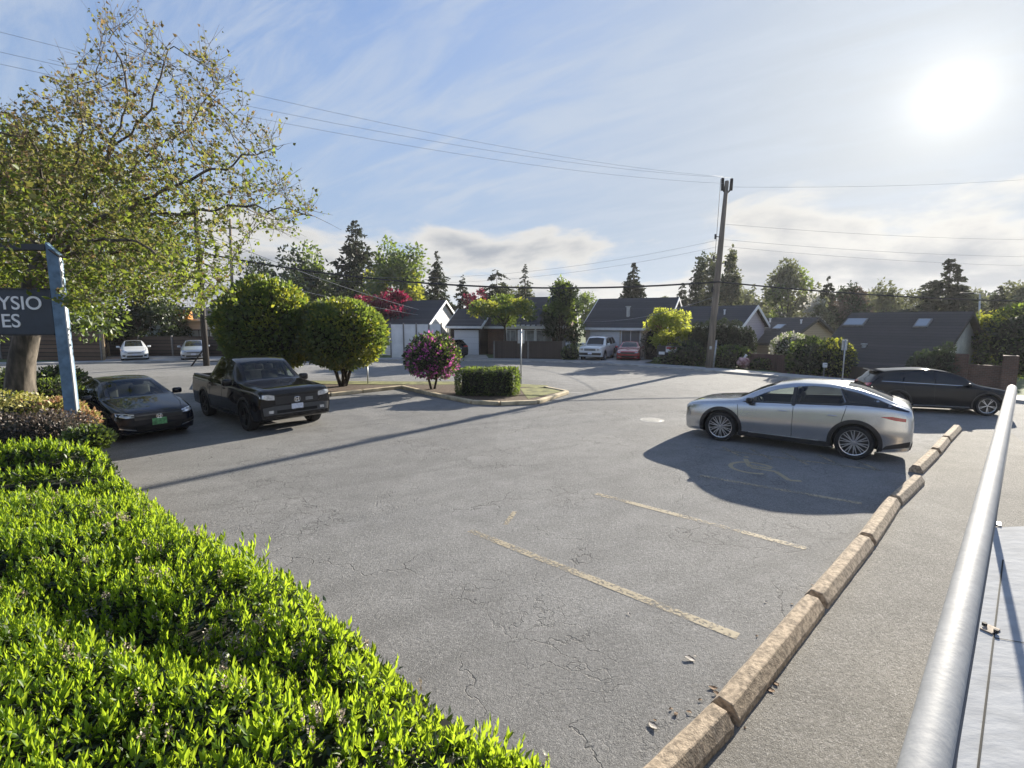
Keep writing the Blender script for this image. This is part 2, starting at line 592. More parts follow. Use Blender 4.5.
M['pole_wood'] = pmat('weathered pole timber', (0.20, 0.165, 0.13), 0.85, var=0.3, scale=8, bump=0.5, bscale=20, stretch=(1, 1, 0.1))
M['pole_dark'] = pmat('creosoted pole timber', (0.03, 0.026, 0.024), 0.8, var=0.3, scale=8, stretch=(1, 1, 0.1))
M['black'] = pmat('black plastic', (0.012, 0.012, 0.013), 0.5, var=0.2)
M['wire'] = pmat('cable', (0.02, 0.02, 0.022), 0.5)
M['wire_grey'] = pmat('bare conductor', (0.24, 0.25, 0.27), 0.5)
M['galv'] = pmat('galvanised steel', (0.42, 0.44, 0.46), 0.45, metal=0.7, var=0.15, scale=8)
M['steel_blue'] = pmat('blue grey painted steel', (0.12, 0.20, 0.29), 0.5, metal=0.15, var=0.25, scale=7, bump=0.15, bscale=30)
M['rail'] = pmat('grey gloss rail paint', (0.34, 0.345, 0.35), 0.66, metal=0.0, coat=0.0, var=0.06, scale=14, bump=0.06, bscale=60, spec=.18)
M['deck'] = pmat('blue grey painted deck', (0.36, 0.37, 0.385), 0.9, var=0.09, scale=9, bump=0.22, bscale=12, stretch=(0.7, 1.6, 1), spec=.08)
M['sign_blue'] = pmat('dark slate sign panel', (0.030, 0.042, 0.060), 0.45, var=0.1)
M['white'] = pmat('white paint', (0.75, 0.76, 0.77), 0.55, var=0.06, scale=3)
M['letter'] = pmat('white lettering', (0.80, 0.81, 0.82), 0.5, var=0.03)
M['glass'] = emit_free_glass('dark glass')
M['win_glass'] = emit_free_glass('window glass', (0.05, 0.06, 0.07), 0.05)
M['pale_glass'] = emit_free_glass('pale blue window glass', (0.38, 0.46, 0.50), 0.1)  # opaque pane with an even pale blue base
M['tyre'] = pmat('tyre rubber', (0.014, 0.014, 0.015), 0.85, var=0.2)
M['rim'] = pmat('machined alloy', (0.55, 0.56, 0.58), 0.25, metal=0.9, var=0.05)
M['rim_dark'] = pmat('dark alloy', (0.03, 0.03, 0.032), 0.35, metal=0.5, var=0.05)
M['chrome'] = pmat('chrome', (0.75, 0.76, 0.78), 0.12, metal=1.0, var=0.03)
M['trim'] = pmat('black trim', (0.016, 0.016, 0.018), 0.42, var=0.1)
M['gap'] = pmat('panel gap', (0.006, 0.006, 0.006), 0.9, var=0.0)
M['head'] = pmat('headlight lens', (0.55, 0.57, 0.60), 0.08, metal=0.55, coat=1.0, var=0.25, scale=14)
M['tail'] = pmat('tail light lens', (0.45, 0.015, 0.03), 0.15, coat=1.0, var=0.25, scale=12)
M['plate_white'] = pmat('white plate', (0.62, 0.65, 0.74), 0.4, var=0.15, scale=16)
M['plate_green'] = pmat('green plate', (0.10, 0.30, 0.12), 0.4, var=0.5, scale=18)


def paint(name, col, metal=0.0, rough=0.25):
    dark = sum(col) < .1
    m = pmat(name, col, .045 if dark else rough, metal=metal, coat=0.0 if dark else 1.0, var=0.04, scale=2.0, spec=.36 if dark else .5)
    return m


M['sign_rail'] = pmat('dark painted steel rail', (0.03, 0.035, 0.042), 0.5, var=0.1)
M['rail_dark'] = pmat('dark rail shade and plate', (0.10, 0.105, 0.12), 0.5, var=0.1)
def clear_glass(name, tint, refl=1.0):
    m, t, out = new_mat(name)
    tr = N(t, 'ShaderNodeBsdfTransparent'); tr.inputs[0].default_value = (*tint, 1)
    g = N(t, 'ShaderNodeBsdfGlossy'); g.inputs['Roughness'].default_value = 0.015
    f = N(t, 'ShaderNodeFresnel'); f.inputs[0].default_value = 1.5
    mx = N(t, 'ShaderNodeMixShader')
    lk(t, f.outputs[0], mx.inputs[0]); lk(t, tr.outputs[0], mx.inputs[1]); lk(t, g.outputs[0], mx.inputs[2])
    lk(t, mx.outputs[0], out.inputs[0])
    return m


M['clear'] = clear_glass('windscreen glass', (0.62, 0.68, 0.66))
M['tinted'] = clear_glass('privacy glass', (0.30, 0.33, 0.34))
M['seat'] = pmat('dark upholstery', (0.035, 0.033, 0.032), 0.8, var=0.3, scale=12)
M['cabin'] = pmat('cabin lining', (0.045, 0.043, 0.042), 0.85, var=0.2)
M['p_black'] = paint('black car paint', (0.010, 0.010, 0.012))
M['p_blackblue'] = paint('blue black car paint', (0.008, 0.010, 0.018))
M['p_silver'] = paint('silver car paint', (0.51, 0.525, 0.545), 0.9, 0.22)
M['p_white'] = paint('white car paint', (0.66, 0.68, 0.70))
M['p_red'] = paint('red car paint', (0.36, 0.010, 0.018))
M['p_grey'] = paint('silver grey car paint', (0.42, 0.45, 0.50), 0.6, 0.3)

# ------------------------------------------------------------------ the setting
CURB_PX = [(-420, 372), (-150, 368), (35, 365), (200, 361.5), (400, 360.5), (560, 361.5), (640, 366), (720, 372.5), (800, 379),
           (900, 389), (1000, 400), (1120, 414)]
CURB = [at(x, y) for x, y in CURB_PX]
CURB = [CURB[0] + (CURB[0] - CURB[1]) * 3] + CURB + [CURB[-1] + (CURB[-1] - CURB[-2]) * 8]


def resample(pts, step):
    out = [pts[0]]
    for a, b in zip(pts[:-1], pts[1:]):
        n = max(1, int((b - a).length / step))
        out += [a.lerp(b, (i + 1) / n) for i in range(n)]
    return out


def smooth_line(pts, it=6):
    pts = [p.copy() for p in pts]
    for _ in range(it):
        pts = [pts[0]] + [(pts[i - 1] + pts[i] * 2 + pts[i + 1]) / 4 for i in range(1, len(pts) - 1)] + [pts[-1]]
    return pts


CURVE = smooth_line(resample(CURB, 2.0), 8)


def offset_line(pts, d):
    """positive d = away from the camera side"""
    out = []
    for i, p in enumerate(pts):
        q = pts[min(i + 1, len(pts) - 1)] - pts[max(i - 1, 0)]
        n = Vector((-q.y, q.x, 0)).normalized()
        out.append(p + n * d)
    return out


CUR_A = np.array([[p.x, p.y] for p in CURVE])


def beyond(x, y):
    """signed distance past the far kerb"""
    d = np.hypot(CUR_A[:, 0] - x, CUR_A[:, 1] - y)
    i = int(np.argmin(d))
    j = min(max(i, 1), len(CUR_A) - 2)
    q = CUR_A[j + 1] - CUR_A[j - 1]
    n = np.array([-q[1], q[0]]) / np.hypot(*q)
    return float((np.array([x, y]) - CUR_A[i]) @ n)


def ground_z(x, y):
    b = beyond(x, y)
    if b <= 2.0:
        return -0.06
    s = min(1, max(0, (b - 2.5) / 6.0)); s = s * s * (3 - 2 * s)
    k = min(1, max(0, (x - 15) / 5.0)); k = k * k * (3 - 2 * k)
    far = min(1, max(0, (b - 60) / 200))
    return 0.0 - 2.4 * s * k * (1 - far) + 0.10 * min(1, (b - 2) / 2) - 0.06


gx = sorted(set([-700, -400, -250, -150, -100, -80] + list(np.arange(-64, 72, 2.0)) + [80, 100, 150, 250, 400, 700]))
gy = sorted(set([-40, -20, -8, 0, 6, 12] + list(np.arange(14, 62, 2.0)) + [66, 72, 80, 95, 120, 160, 240, 400, 800, 1500]))
mb = MB()
vs = [(x, y, ground_z(x, y)) for y in gy for x in gx]
nx = len(gx)
fs = [(j * nx + i, j * nx + i + 1, (j + 1) * nx + i + 1, (j + 1) * nx + i) for j in range(len(gy) - 1) for i in range(nx - 1)]
mb.add(vs, fs)
tag(mb.build('ground', M['grass'], smooth=True), kind='structure')


def strip(a, b, name, mat, z0, z1=None):
    """sheet between two lines of equal length; a thickness if z1 is given"""
    mb = MB()
    n = len(a)
    if z1 is None:
        mb.add([(p.x, p.y, z0) for p in a] + [(p.x, p.y, z0) for p in b], [(i, i + 1, n + i + 1, n + i) for i in range(n - 1)])
    else:
        for i in range(n - 1):
            q = [a[i], a[i + 1], b[i + 1], b[i]]
            mb.add([(p.x, p.y, z0) for p in q] + [(p.x, p.y, z1) for p in q],
                   [(4, 5, 6, 7), (0, 1, 5, 4), (2, 3, 7, 6)])
    return tag(mb.build(name, mat, fixn=False), kind='structure')


road_near = offset_line(CURVE, -11.5)
strip(road_near, CURVE, 'road', M['road'], 0.0)
strip(CURVE, offset_line(CURVE, 0.16), 'kerb', M['concrete'], -0.05, 0.11)
strip(offset_line(CURVE, 0.16), offset_line(CURVE, 1.7), 'pavement', M['sidewalk'], -0.05, 0.105)

mb = MB()
lot = [(-60, -20), (60, -20), (60, 40)] + [(p.x, p.y) for p in reversed(offset_line(CURVE, -7.0)) if -60 < p.x < 60] + [(-60, 40)]
lot = [(-70, -25), (70, -25)] + [(p.x, p.y) for p in reversed(offset_line(CURVE, -10.5)) if -70 < p.x < 70]
mb.add([(x, y, 0.004) for x, y in lot], [tuple(range(len(lot)))])
tag(mb.build('parking_lot', M['asphalt']), kind='structure')

# footpath beside the wheel stops
mb = MB()
pw = [at(640, 790), at(722, 712), at(816, 600), at(866, 540), at(920, 478), at(958, 430), at(1010, 432), at(1060, 470)]
pw = [(p.x, p.y) for p in pw] + [(12, 2), (9, -6), (-1, -6)]
mb.add([(x, y, 0.008) for x, y in pw], [tuple(range(len(pw)))])
tag(mb.build('footpath', M['walk']), kind='structure')


def line_quad(mb, a, b, wd, z):
    d = (b - a); d.z = 0
    n = Vector((-d.y, d.x, 0)).normalized() * wd / 2
    k = max(1, int(d.length / 1.0))
    for i in range(k):
        p, q = a.lerp(b, i / k), a.lerp(b, (i + 1) / k)
        mb.add([(*(p - n).xy, z), (*(q - n).xy, z), (*(q + n).xy, z), (*(p + n).xy, z)], [(0, 1, 2, 3)])


mb = MB()
for a, b in (((470, 531), (738, 637)), ((596, 494), (806, 549)), ((700, 476), (862, 504)),):
    line_quad(mb, at(*a), at(*b), 0.125, 0.0085)
# access aisle hatch beside and under the silver car
line_quad(mb, at(695, 447), at(905, 474), 0.10, 0.0085)
for a, b in (((722, 447), (741, 457)), ((750, 449), (772, 460)), ((782, 452), (808, 465)), ((818, 455), (845, 468)), ((852, 459), (880, 471)), ((505, 525), (515, 512))):
    line_quad(mb, at(*a), at(*b), 0.08, 0.0085)
tag(mb.build('road_markings', M['yellow_line']), kind='structure')
mb = MB()
# wheelchair symbol
c0 = at(752, 468)
ax = (at(862, 504) - at(700, 476)).normalized()
ay = Vector((-ax.y, ax.x, 0))
prev = None
for k in range(20):
    a = math.radians(-50 - k * 14.5)
    p = c0 + ax * math.cos(a) * 0.42 + ay * math.sin(a) * 0.42
    if prev is not None:
        line_quad(mb, prev, p, 0.09, 0.0085)
    prev = p
for a, b in (((-.05, .05), (-.25, .65)), ((-.05, .15), (.35, .15)), ((-.02, .0), (.45, -.02)), ((.45, -.02), (.75, -.5)), ((.75, -.5), (.95, -.42)), ((-.3, .8), (-.22, .86))):
    line_quad(mb, c0 + ax * a[0] + ay * a[1], c0 + ax * b[0] + ay * b[1], 0.10, 0.0087)
tag(mb.build('road_markings', M['bay_symbol']), kind='structure')
mb = MB()
for a, b in (((575, 373), (632, 373)), ((740, 377), (830, 383)), ((1000, 372), (1090, 382))):
    pass
line_quad(mb, at(567, 392.5), at(612, 394.5), 0.12, 0.0085)
line_quad(mb, at(560, 372.6), at(627, 373.2), 0.22, 0.0085)
tag(mb.build('road_markings', M['white_line']), kind='structure')

# ------------------------------------------------------------------ foliage tools
def mesh_from_arrays(name, V, F, mats, parent=None, midx=None, smooth=False):
    """V (n,3), F (m,k)"""
    me = bpy.data.meshes.new(name)
    m, k = F.shape
    me.vertices.add(len(V)); me.vertices.foreach_set('co', V.astype(np.float32).ravel())
    me.loops.add(m * k); me.loops.foreach_set('vertex_index', F.astype(np.int32).ravel())
    me.polygons.add(m)
    me.polygons.foreach_set('loop_start', np.arange(0, m * k, k, dtype=np.int32))
    try:
        me.polygons.foreach_set('loop_total', np.full(m, k, dtype=np.int32))
    except Exception:
        pass
    for mt in (mats if isinstance(mats, (list, tuple)) else [mats]):
        me.materials.append(mt)
    if midx is not None:
        me.polygons.foreach_set('material_index', midx.astype(np.int32))
    if smooth:
        me.polygons.foreach_set('use_smooth', np.ones(m, dtype=bool))
    me.update(calc_edges=True)
    me.validate()
    o = bpy.data.objects.new(name, me)
    COL.objects.link(o)
    if parent is not None:
        o.parent = parent
    return o


def unit(a):
    return a / np.maximum(np.linalg.norm(a, axis=1, keepdims=True), 1e-9)


def rand_dirs(n):
    return unit(RNG.normal(size=(n, 3)))


def leaves(P, D, L, W, fold=0.15):
    """rhombic two-triangle leaves. P base points, D directions, L lengths, W widths"""
    n = len(P)
    D = unit(D)
    r = rand_dirs(n)
    s = unit(np.cross(D, r))
    nn = np.cross(s, D)
    L = np.broadcast_to(L, (n,))[:, None]; W = np.broadcast_to(W, (n,))[:, None]
    base = P
    tip = P + D * L - nn * L * fold * 0.5
    mid = P + D * L * 0.45
    a = mid + s * W * 0.5 + nn * W * fold
    b = mid - s * W * 0.5 + nn * W * fold
    V = np.stack([base, a, tip, b], 1).reshape(-1, 3)
    i = np.arange(n) * 4
    F = np.concatenate([np.stack([i, i + 1, i + 2], 1), np.stack([i, i + 2, i + 3], 1)])
    return V, F


def vnoise(P, f, seed=0):
    """cheap smooth pseudo noise in -1..1"""
    r = np.random.default_rng(seed)
    out = np.zeros(len(P))
    for k in range(5):
        d = r.normal(size=3); d /= np.linalg.norm(d)
        out += np.sin((P @ d) * f * (0.7 + 0.5 * k) + r.uniform(0, 6.28))
    return out / 5


LF = {}
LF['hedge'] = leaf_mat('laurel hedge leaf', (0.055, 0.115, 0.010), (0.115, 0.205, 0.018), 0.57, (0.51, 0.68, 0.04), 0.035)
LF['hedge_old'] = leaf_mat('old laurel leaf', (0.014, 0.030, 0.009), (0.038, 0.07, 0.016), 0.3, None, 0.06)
LF['flower_dry'] = leaf_mat('spent blossom', (0.26, 0.19, 0.12), (0.50, 0.42, 0.34), 0.3, (0.5, 0.42, 0.32))
LF['maple'] = leaf_mat('young spring leaf', (0.065, 0.080, 0.020), (0.145, 0.145, 0.040), 0.5, (0.34, 0.33, 0.08), .03)
LF['maple_red'] = leaf_mat('bronze spring leaf', (0.08, 0.055, 0.028), (0.16, 0.11, 0.055), 0.45, (0.34, 0.24, 0.11), .03)
LF['green'] = leaf_mat('mid green leaf', (0.026, 0.052, 0.014), (0.070, 0.118, 0.026), 0.45, (0.28, 0.38, 0.05))
LF['yellowgreen'] = leaf_mat('yellow green leaf', (0.07, 0.095, 0.015), (0.16, 0.19, 0.03), 0.5, (0.50, 0.52, 0.05))
LF['leafgreen'] = leaf_mat('fresh green leaf', (0.045, 0.075, 0.014), (0.105, 0.15, 0.028), 0.5, (0.32, 0.40, 0.05), .03)
LF['lime'] = leaf_mat('lime spring leaf', (0.11, 0.15, 0.02), (0.22, 0.27, 0.04), 0.5, (0.70, 0.74, 0.10), .03)
LF['dark'] = leaf_mat('dark evergreen leaf', (0.010, 0.020, 0.009), (0.028, 0.048, 0.018), 0.25, (0.08, 0.12, 0.03))
LF['conifer'] = leaf_mat('conifer needles', (0.012, 0.020, 0.013), (0.032, 0.045, 0.024), 0.2, (0.08, 0.10, 0.04), 0.03)
LF['purple'] = leaf_mat('plum purple leaf', (0.045, 0.006, 0.014), (0.12, 0.014, 0.032), 0.45, (0.36, 0.02, 0.08))
LF['pink'] = leaf_mat('magenta blossom', (0.48, 0.08, 0.34), (0.72, 0.18, 0.54), 0.4, (0.85, 0.22, 0.60), 0.02)
LF['whitebloom'] = leaf_mat('white blossom', (0.40, 0.38, 0.34), (0.66, 0.64, 0.58), 0.4, (0.7, 0.68, 0.6), 0.02)
LF['brown'] = leaf_mat('brown purple shrub leaf', (0.06, 0.045, 0.040), (0.13, 0.10, 0.085), 0.3, (0.2, 0.15, 0.1))
LF['varieg'] = leaf_mat('variegated leaf', (0.20, 0.22, 0.05), (0.42, 0.38, 0.12), 0.4, (0.6, 0.55, 0.15))
LF['coral'] = leaf_mat('coral young leaf', (0.30, 0.13, 0.07), (0.46, 0.24, 0.13), 0.4, (0.6, 0.35, 0.18))
LF['haze_green'] = leaf_mat('haze paled leaf', (0.055, 0.065, 0.035), (0.11, 0.12, 0.06), 0.4, (0.22, 0.24, 0.10))  # greyer, paler tone puts distance haze into the leaf colour
LF['core'] = pmat('dark core shade', (0.012, 0.014, 0.007), 0.95, var=0.3)  # near-black fill for solid cores, inner shade put into the colour


def finish_leaves(name, chunks, parent, mats):
    """chunks: list of (V, F, material index)"""
    Vs, Fs, Ms, o = [], [], [], 0
    for V, F, mi in chunks:
        Vs.append(V); Fs.append(F + o); Ms.append(np.full(len(F), mi)); o += len(V)
    return mesh_from_arrays(name, np.concatenate(Vs), np.concatenate(Fs), mats, parent, np.concatenate(Ms))


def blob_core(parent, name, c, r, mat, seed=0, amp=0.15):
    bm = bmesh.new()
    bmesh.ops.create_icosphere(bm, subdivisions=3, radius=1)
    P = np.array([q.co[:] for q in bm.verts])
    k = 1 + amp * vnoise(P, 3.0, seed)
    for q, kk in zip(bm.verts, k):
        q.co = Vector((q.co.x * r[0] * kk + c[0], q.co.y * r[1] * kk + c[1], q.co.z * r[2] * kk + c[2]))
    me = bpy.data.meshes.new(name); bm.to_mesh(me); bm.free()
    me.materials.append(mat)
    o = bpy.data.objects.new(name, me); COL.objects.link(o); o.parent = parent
    return o


def limb_tubes(mb, base_h, crown_c, crown_r, r0, n=6, seed=1):
    rr = random.Random(seed)
    top = Vector((crown_c[0], crown_c[1], crown_c[2] + crown_r[2] * 0.5))
    fork = Vector((0, 0, base_h))
    mb.tube([(0, 0, -0.3), (rr.uniform(-.03, .03), 0, base_h * .5), fork, fork.lerp(top, .5), top], [r0 * 1.3, r0, r0 * .85, r0 * .45, r0 * .12], 8)
    for k in range(n):
        a = 2 * math.pi * k / n + rr.uniform(-.4, .4)
        e = Vector(crown_c) + Vector((math.cos(a) * crown_r[0] * .75, math.sin(a) * crown_r[1] * .75, crown_r[2] * rr.uniform(-.3, .6)))
        s = fork.lerp(top, rr.uniform(0, .35))
        m = s.lerp(e, .5) + Vector((0, 0, crown_r[2] * .15))
        mb.tube([s, m, e], [r0 * .5, r0 * .3, r0 * .08], 6)


def decid(px, base_py, top_py, half_px, d, label, cat='tree', kinds=(('green', 1.0),), n=2600, leaf=0.4, group=None, name='deciduous_tree',
          trunk_frac=0.25, clumps=34, seed=1, rough=1.0, base_z=None, core=False, squash=1.0, depth_r=None, taper=0.0):
    """tree whose crown spans half_px either side of px and ends at top_py, standing at depth d"""
    if base_z is None:
        b = at(px, base_py); b = atd(px, 320, d); b.z = ground_z(b.x, b.y)
    else:
        b = atd(px, 320, d); b.z = base_z
    top = atd(px, top_py, d).z
    H = top - b.z
    R = half_px * d / FPX / 0.97
    t = thing(name, b, label, cat, group)
    rr = np.random.default_rng(seed)
    c = np.array([0, 0, H * (trunk_frac + (1 - trunk_frac) * 0.5)])
    rad = np.array([R, depth_r or R, H * (1 - trunk_frac) * 0.5])
    tm = MB()
    limb_tubes(tm, H * trunk_frac * 0.9, c, rad * 0.85, max(0.05, min(0.35, H * 0.02)), 7, seed)
    tm.build('trunk', M['bark_dark'], t, smooth=True)
    dirs = unit(rr.normal(size=(clumps, 3)))
    n = int(n * 1.7)
    cc = c + dirs * rad * (rr.uniform(0.2, 1, size=(clumps, 1)) ** 0.5) * 0.97
    cr = rr.uniform(0.22, 0.38, size=clumps) * rough
    if taper:
        hh = np.clip((cc[:, 2] - (c[2] - rad[2])) / (2 * rad[2]), 0, 1)
        cc[:, :2] *= (1 - taper * hh)[:, None]
    chunks = []
    mats = [LF[k] for k, _ in kinds]
    wts = np.array([q for _, q in kinds]); wts = wts / wts.sum()
    pick = rr.choice(len(kinds), size=clumps, p=wts)
    per = max(8, n // clumps)
    for i in range(clumps):
        q = unit(rr.normal(size=(per, 3))) * (rr.uniform(0, 1, size=(per, 1)) ** 0.45)
        P = cc[i] + q * rad * cr[i] * np.array([1, 1, 0.85])
        D = q + rr.normal(size=(per, 3)) * 0.6 + np.array([0, 0, -0.1])
        s = leaf * rr.uniform(0.6, 1.3, size=per)
        V, F = leaves(P, D, s, s * 0.62)
        chunks.append((V, F, int(pick[i])))
    finish_leaves('crown', chunks, t, mats)
    return t


def conifer(px, top_py, half_px, d, label, seed=1, kind='conifer', n=2200, group=None, base_frac=0.06, droop=0.35, leaf=0.5, gappy=0.3, base_z=None, cat='tree', power=0.85):
    b = atd(px, 320, d)
    b.z = ground_z(b.x, b.y) if base_z is None else base_z
    H = atd(px, top_py, d).z - b.z
    R = half_px * 1.75 * d / FPX
    n = int(n * 1.4)
    t = thing('conifer_tree', b, label, cat, group)
    rr = np.random.default_rng(seed)
    tm = MB()
    tm.tube([(0, 0, -.3), (0, 0, H * .5), (0, 0, H * .985)], [H * .018, H * .011, .01], 7)
    tm.build('trunk', M['bark_dark'], t, smooth=True)
    nb = int(H * 16)
    n = int(n * 1.7)
    zz = base_frac + (1 - base_frac) * rr.uniform(0, 1, nb) ** 1.12
    zz = np.clip(zz + rr.normal(0, .004, nb), base_frac, 0.985)
    ang = rr.uniform(0, 2 * math.pi, nb)
    ln = R * 1.12 * (1 - zz) ** power * (rr.uniform(1 - gappy * 1.5, 1.1, nb)) * (1 + .30 * np.sin(zz * H * 2.2 + ang * 1.3 + seed)) + 0.05
    per = max(7, n // nb)
    s = rr.uniform(0.08, 1, size=(nb, per)) ** 0.7
    rad = ln[:, None] * s
    zdrop = -droop * rad * (0.5 + 0.5 * s)
    P = np.stack([np.cos(ang)[:, None] * rad, np.sin(ang)[:, None] * rad, zz[:, None] * H + zdrop], -1).reshape(-1, 3)
    P += rr.normal(size=P.shape) * np.array([.10, .10, .06]) * (R / 3) * np.clip(.15 + (1 - np.repeat(zz, per)) * 2, 0, 1)[:, None]
    Dd = np.stack([np.cos(ang)[:, None] * np.ones_like(s), np.sin(ang)[:, None] * np.ones_like(s), -0.35 * np.ones_like(s)], -1).reshape(-1, 3) + rr.normal(size=P.shape) * 0.55
    zf = np.repeat(zz, per)
    L = leaf * rr.uniform(0.6, 1.25, len(P)) * np.clip(R / 2.6, .55, 1.2) * np.clip(.30 + (1 - zf) * 2.2, .3, 1)
    V, F = leaves(P, Dd, L, L * 0.42)
    finish_leaves('crown', [(V, F, 0)], t, [LF[kind]])
    return t


def ball_shrub(loc, r, zc, label, kinds, n, leaf, name='shrub', cat='shrub', seed=1, amp=0.12, stems=None, group=None, box=False, thick=0.25, up=0.3, aspect=0.6, fine=3.0):
    """clipped shrub: a skin of leaves on a lumpy ellipsoid or a box, round a solid dark core that stands for inner shade"""
    t = thing(name, loc, label, cat, group)
    rr = np.random.default_rng(seed)
    r = np.array(r)
    d = unit(rr.normal(size=(n, 3)))
    if box:
        dn = rr.uniform(-1, 1, size=(n, 3))
        ar_ = np.array([r[1] * r[2], r[0] * r[2], r[0] * r[1]])
        fa = rr.choice(3, size=n, p=ar_ / ar_.sum())
        dn[np.arange(n), fa] = rr.choice([-1.0, 1.0], size=n)
        d = unit(np.sign(dn) * np.abs(dn) ** 6)
        dn = dn / (np.sum(np.abs(dn) ** 7, axis=1, keepdims=True) ** (1 / 7))
    else:
        dn = d
    k = 1 + amp * vnoise(d, fine, seed) + amp * .5 * vnoise(d, fine * 2.6, seed + 9)
    depth = 1 - thick * rr.uniform(0, 1, n) ** 1.6 + np.where(rr.uniform(0, 1, n) < .06, rr.uniform(0, .07, n), 0)
    P = dn * r * (k * depth)[:, None] + np.array([0, 0, zc])
    keep = P[:, 2] > 0.02
    P, dd = P[keep], d[keep]
    D = dd * 0.8 + rr.normal(size=P.shape) * 0.55 + np.array([0, 0, up])
    chunks = []
    mats = [LF[q] for q, _ in kinds]
    wts = np.array([q for _, q in kinds]); wts = wts / wts.sum()
    # colours come in clumps
    cl = vnoise(P / r.max(), 7.0, seed + 3) + rr.normal(size=len(P)) * 0.25
    order = np.argsort(np.argsort(cl)) / max(1, len(cl))
    edges = np.concatenate([[0], np.cumsum(wts)])
    for i in range(len(kinds)):
        sel = (order >= edges[i]) & (order <= edges[i + 1])
        s = leaf * rr.uniform(0.6, 1.25, sel.sum())
        V, F = leaves(P[sel], D[sel], s, s * aspect)
        chunks.append((V, F, i))
    finish_leaves('foliage', chunks, t, mats)
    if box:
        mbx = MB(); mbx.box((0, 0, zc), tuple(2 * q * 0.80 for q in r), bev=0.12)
        mbx.build('dark_core', LF['core'], t)
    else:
        blob_core(t, 'dark_core', (0, 0, zc), r * 0.74, LF['core'], seed)
    if stems:
        tm = MB()
        sr = random.Random(seed)
        ns, rad, spread = stems
        for i in range(ns):
            a = 2 * math.pi * i / ns + sr.uniform(-.4, .4)
            top = Vector((math.cos(a) * spread, math.sin(a) * spread, zc - r[2] * 0.35))
            b0 = Vector((math.cos(a) * rad * .9, math.sin(a) * rad * .9, -0.08))
            tm.tube([b0, b0.lerp(top, .35) + Vector((sr.uniform(-.05, .05), sr.uniform(-.05, .05), .08)), b0.lerp(top, .7) + Vector((0, 0, .05)), top], [rad, rad * .8, rad * .7, rad * .5], 7)
        tm.build('trunk', M['bark_dark'], t, smooth=True)
    return t

# ------------------------------------------------------------------ cars
def pchip(xs, ys, q):
    xs = np.asarray(xs, float); ys = np.asarray(ys, float); q = np.asarray(q, float)
    h = np.diff(xs); dlt = np.diff(ys) / h
    m = np.zeros(len(xs))
    for i in range(1, len(xs) - 1):
        if dlt[i - 1] * dlt[i] > 0:
            w1, w2 = 2 * h[i] + h[i - 1], h[i] + 2 * h[i - 1]
            m[i] = (w1 + w2) / (w1 / dlt[i - 1] + w2 / dlt[i])
    m[0], m[-1] = dlt[0], dlt[-1]
    k = np.clip(np.searchsorted(xs, q) - 1, 0, len(xs) - 2)
    t = (q - xs[k]) / h[k]
    return ((2 * t ** 3 - 3 * t ** 2 + 1) * ys[k] + (t ** 3 - 2 * t ** 2 + t) * h[k] * m[k]
            + (-2 * t ** 3 + 3 * t ** 2) * ys[k + 1] + (t ** 3 - t ** 2) * h[k] * m[k + 1])


def catmull(pts, k):
    out = []
    n = len(pts)
    for i in range(n - 1):
        p0, p1, p2, p3 = pts[max(i - 1, 0)], pts[i], pts[i + 1], pts[min(i + 2, n - 1)]
        for j in range(k):
            t = j / k
            out.append(tuple(0.5 * (2 * b + (c - a) * t + (2 * a - 5 * b + 4 * c - d) * t * t + (3 * b - a - 3 * c + d) * t ** 3)
                             for a, b, c, d in zip(p0, p1, p2, p3)))
    out.append(tuple(pts[-1]))
    return out


def body_mesh(rows, k=4, nst=64):
    rows = sorted(rows)
    A = np.array(rows)
    xs = np.unique(np.concatenate([np.linspace(A[0, 0], A[-1, 0], nst), A[:, 0]]))
    xs = xs[np.concatenate([[True], np.diff(xs) > 0.004])]
    cols = [pchip(A[:, 0], A[:, c], xs) for c in range(1, 7)]
    mb = MB(); rings = []
    for i, x in enumerate(xs):
        zb, zl, zt, wm, wl, wt = [c[i] for c in cols]
        g = max(zt - zl, 0.02)
        cr = min(0.055, g * 0.35)
        half = [(0, zb), (wm * .86, zb), (wm * .965, zb + .05), (wm * .982, zb + .24 * (zl - zb)), (wm, zb + .46 * (zl - zb)), (wm * .983, zb + .72 * (zl - zb)),
                (wl + (wm - wl) * .45, zl - .07 * min(1, (zl - zb) / .5)), (wl, zl), (wl + (wt - wl) * .48 + .014 * min(1, g / .4), zl + g * .48),
                (wt, zt - cr - g * .02), (wt * .93, zt - cr * .62), (wt * .5, zt - cr * .16), (0, zt)]
        h2 = catmull(half, k)
        ring = [(x, -y, z) for y, z in h2] + [(x, y, z) for y, z in reversed(h2[1:-1])]
        rings.append(ring)
    n = len(rings[0])
    for r in rings:
        mb.v += r
    for i in range(len(rings) - 1):
        for j in range(n):
            j2 = (j + 1) % n
            mb.f.append((i * n + j, i * n + j2, (i + 1) * n + j2, (i + 1) * n + j))
    mb.f.append(tuple(range(n - 1, -1, -1)))
    o = (len(rings) - 1) * n
    mb.f.append(tuple(o + j for j in range(n)))
    mb.m = [0] * len(mb.f)
    return mb


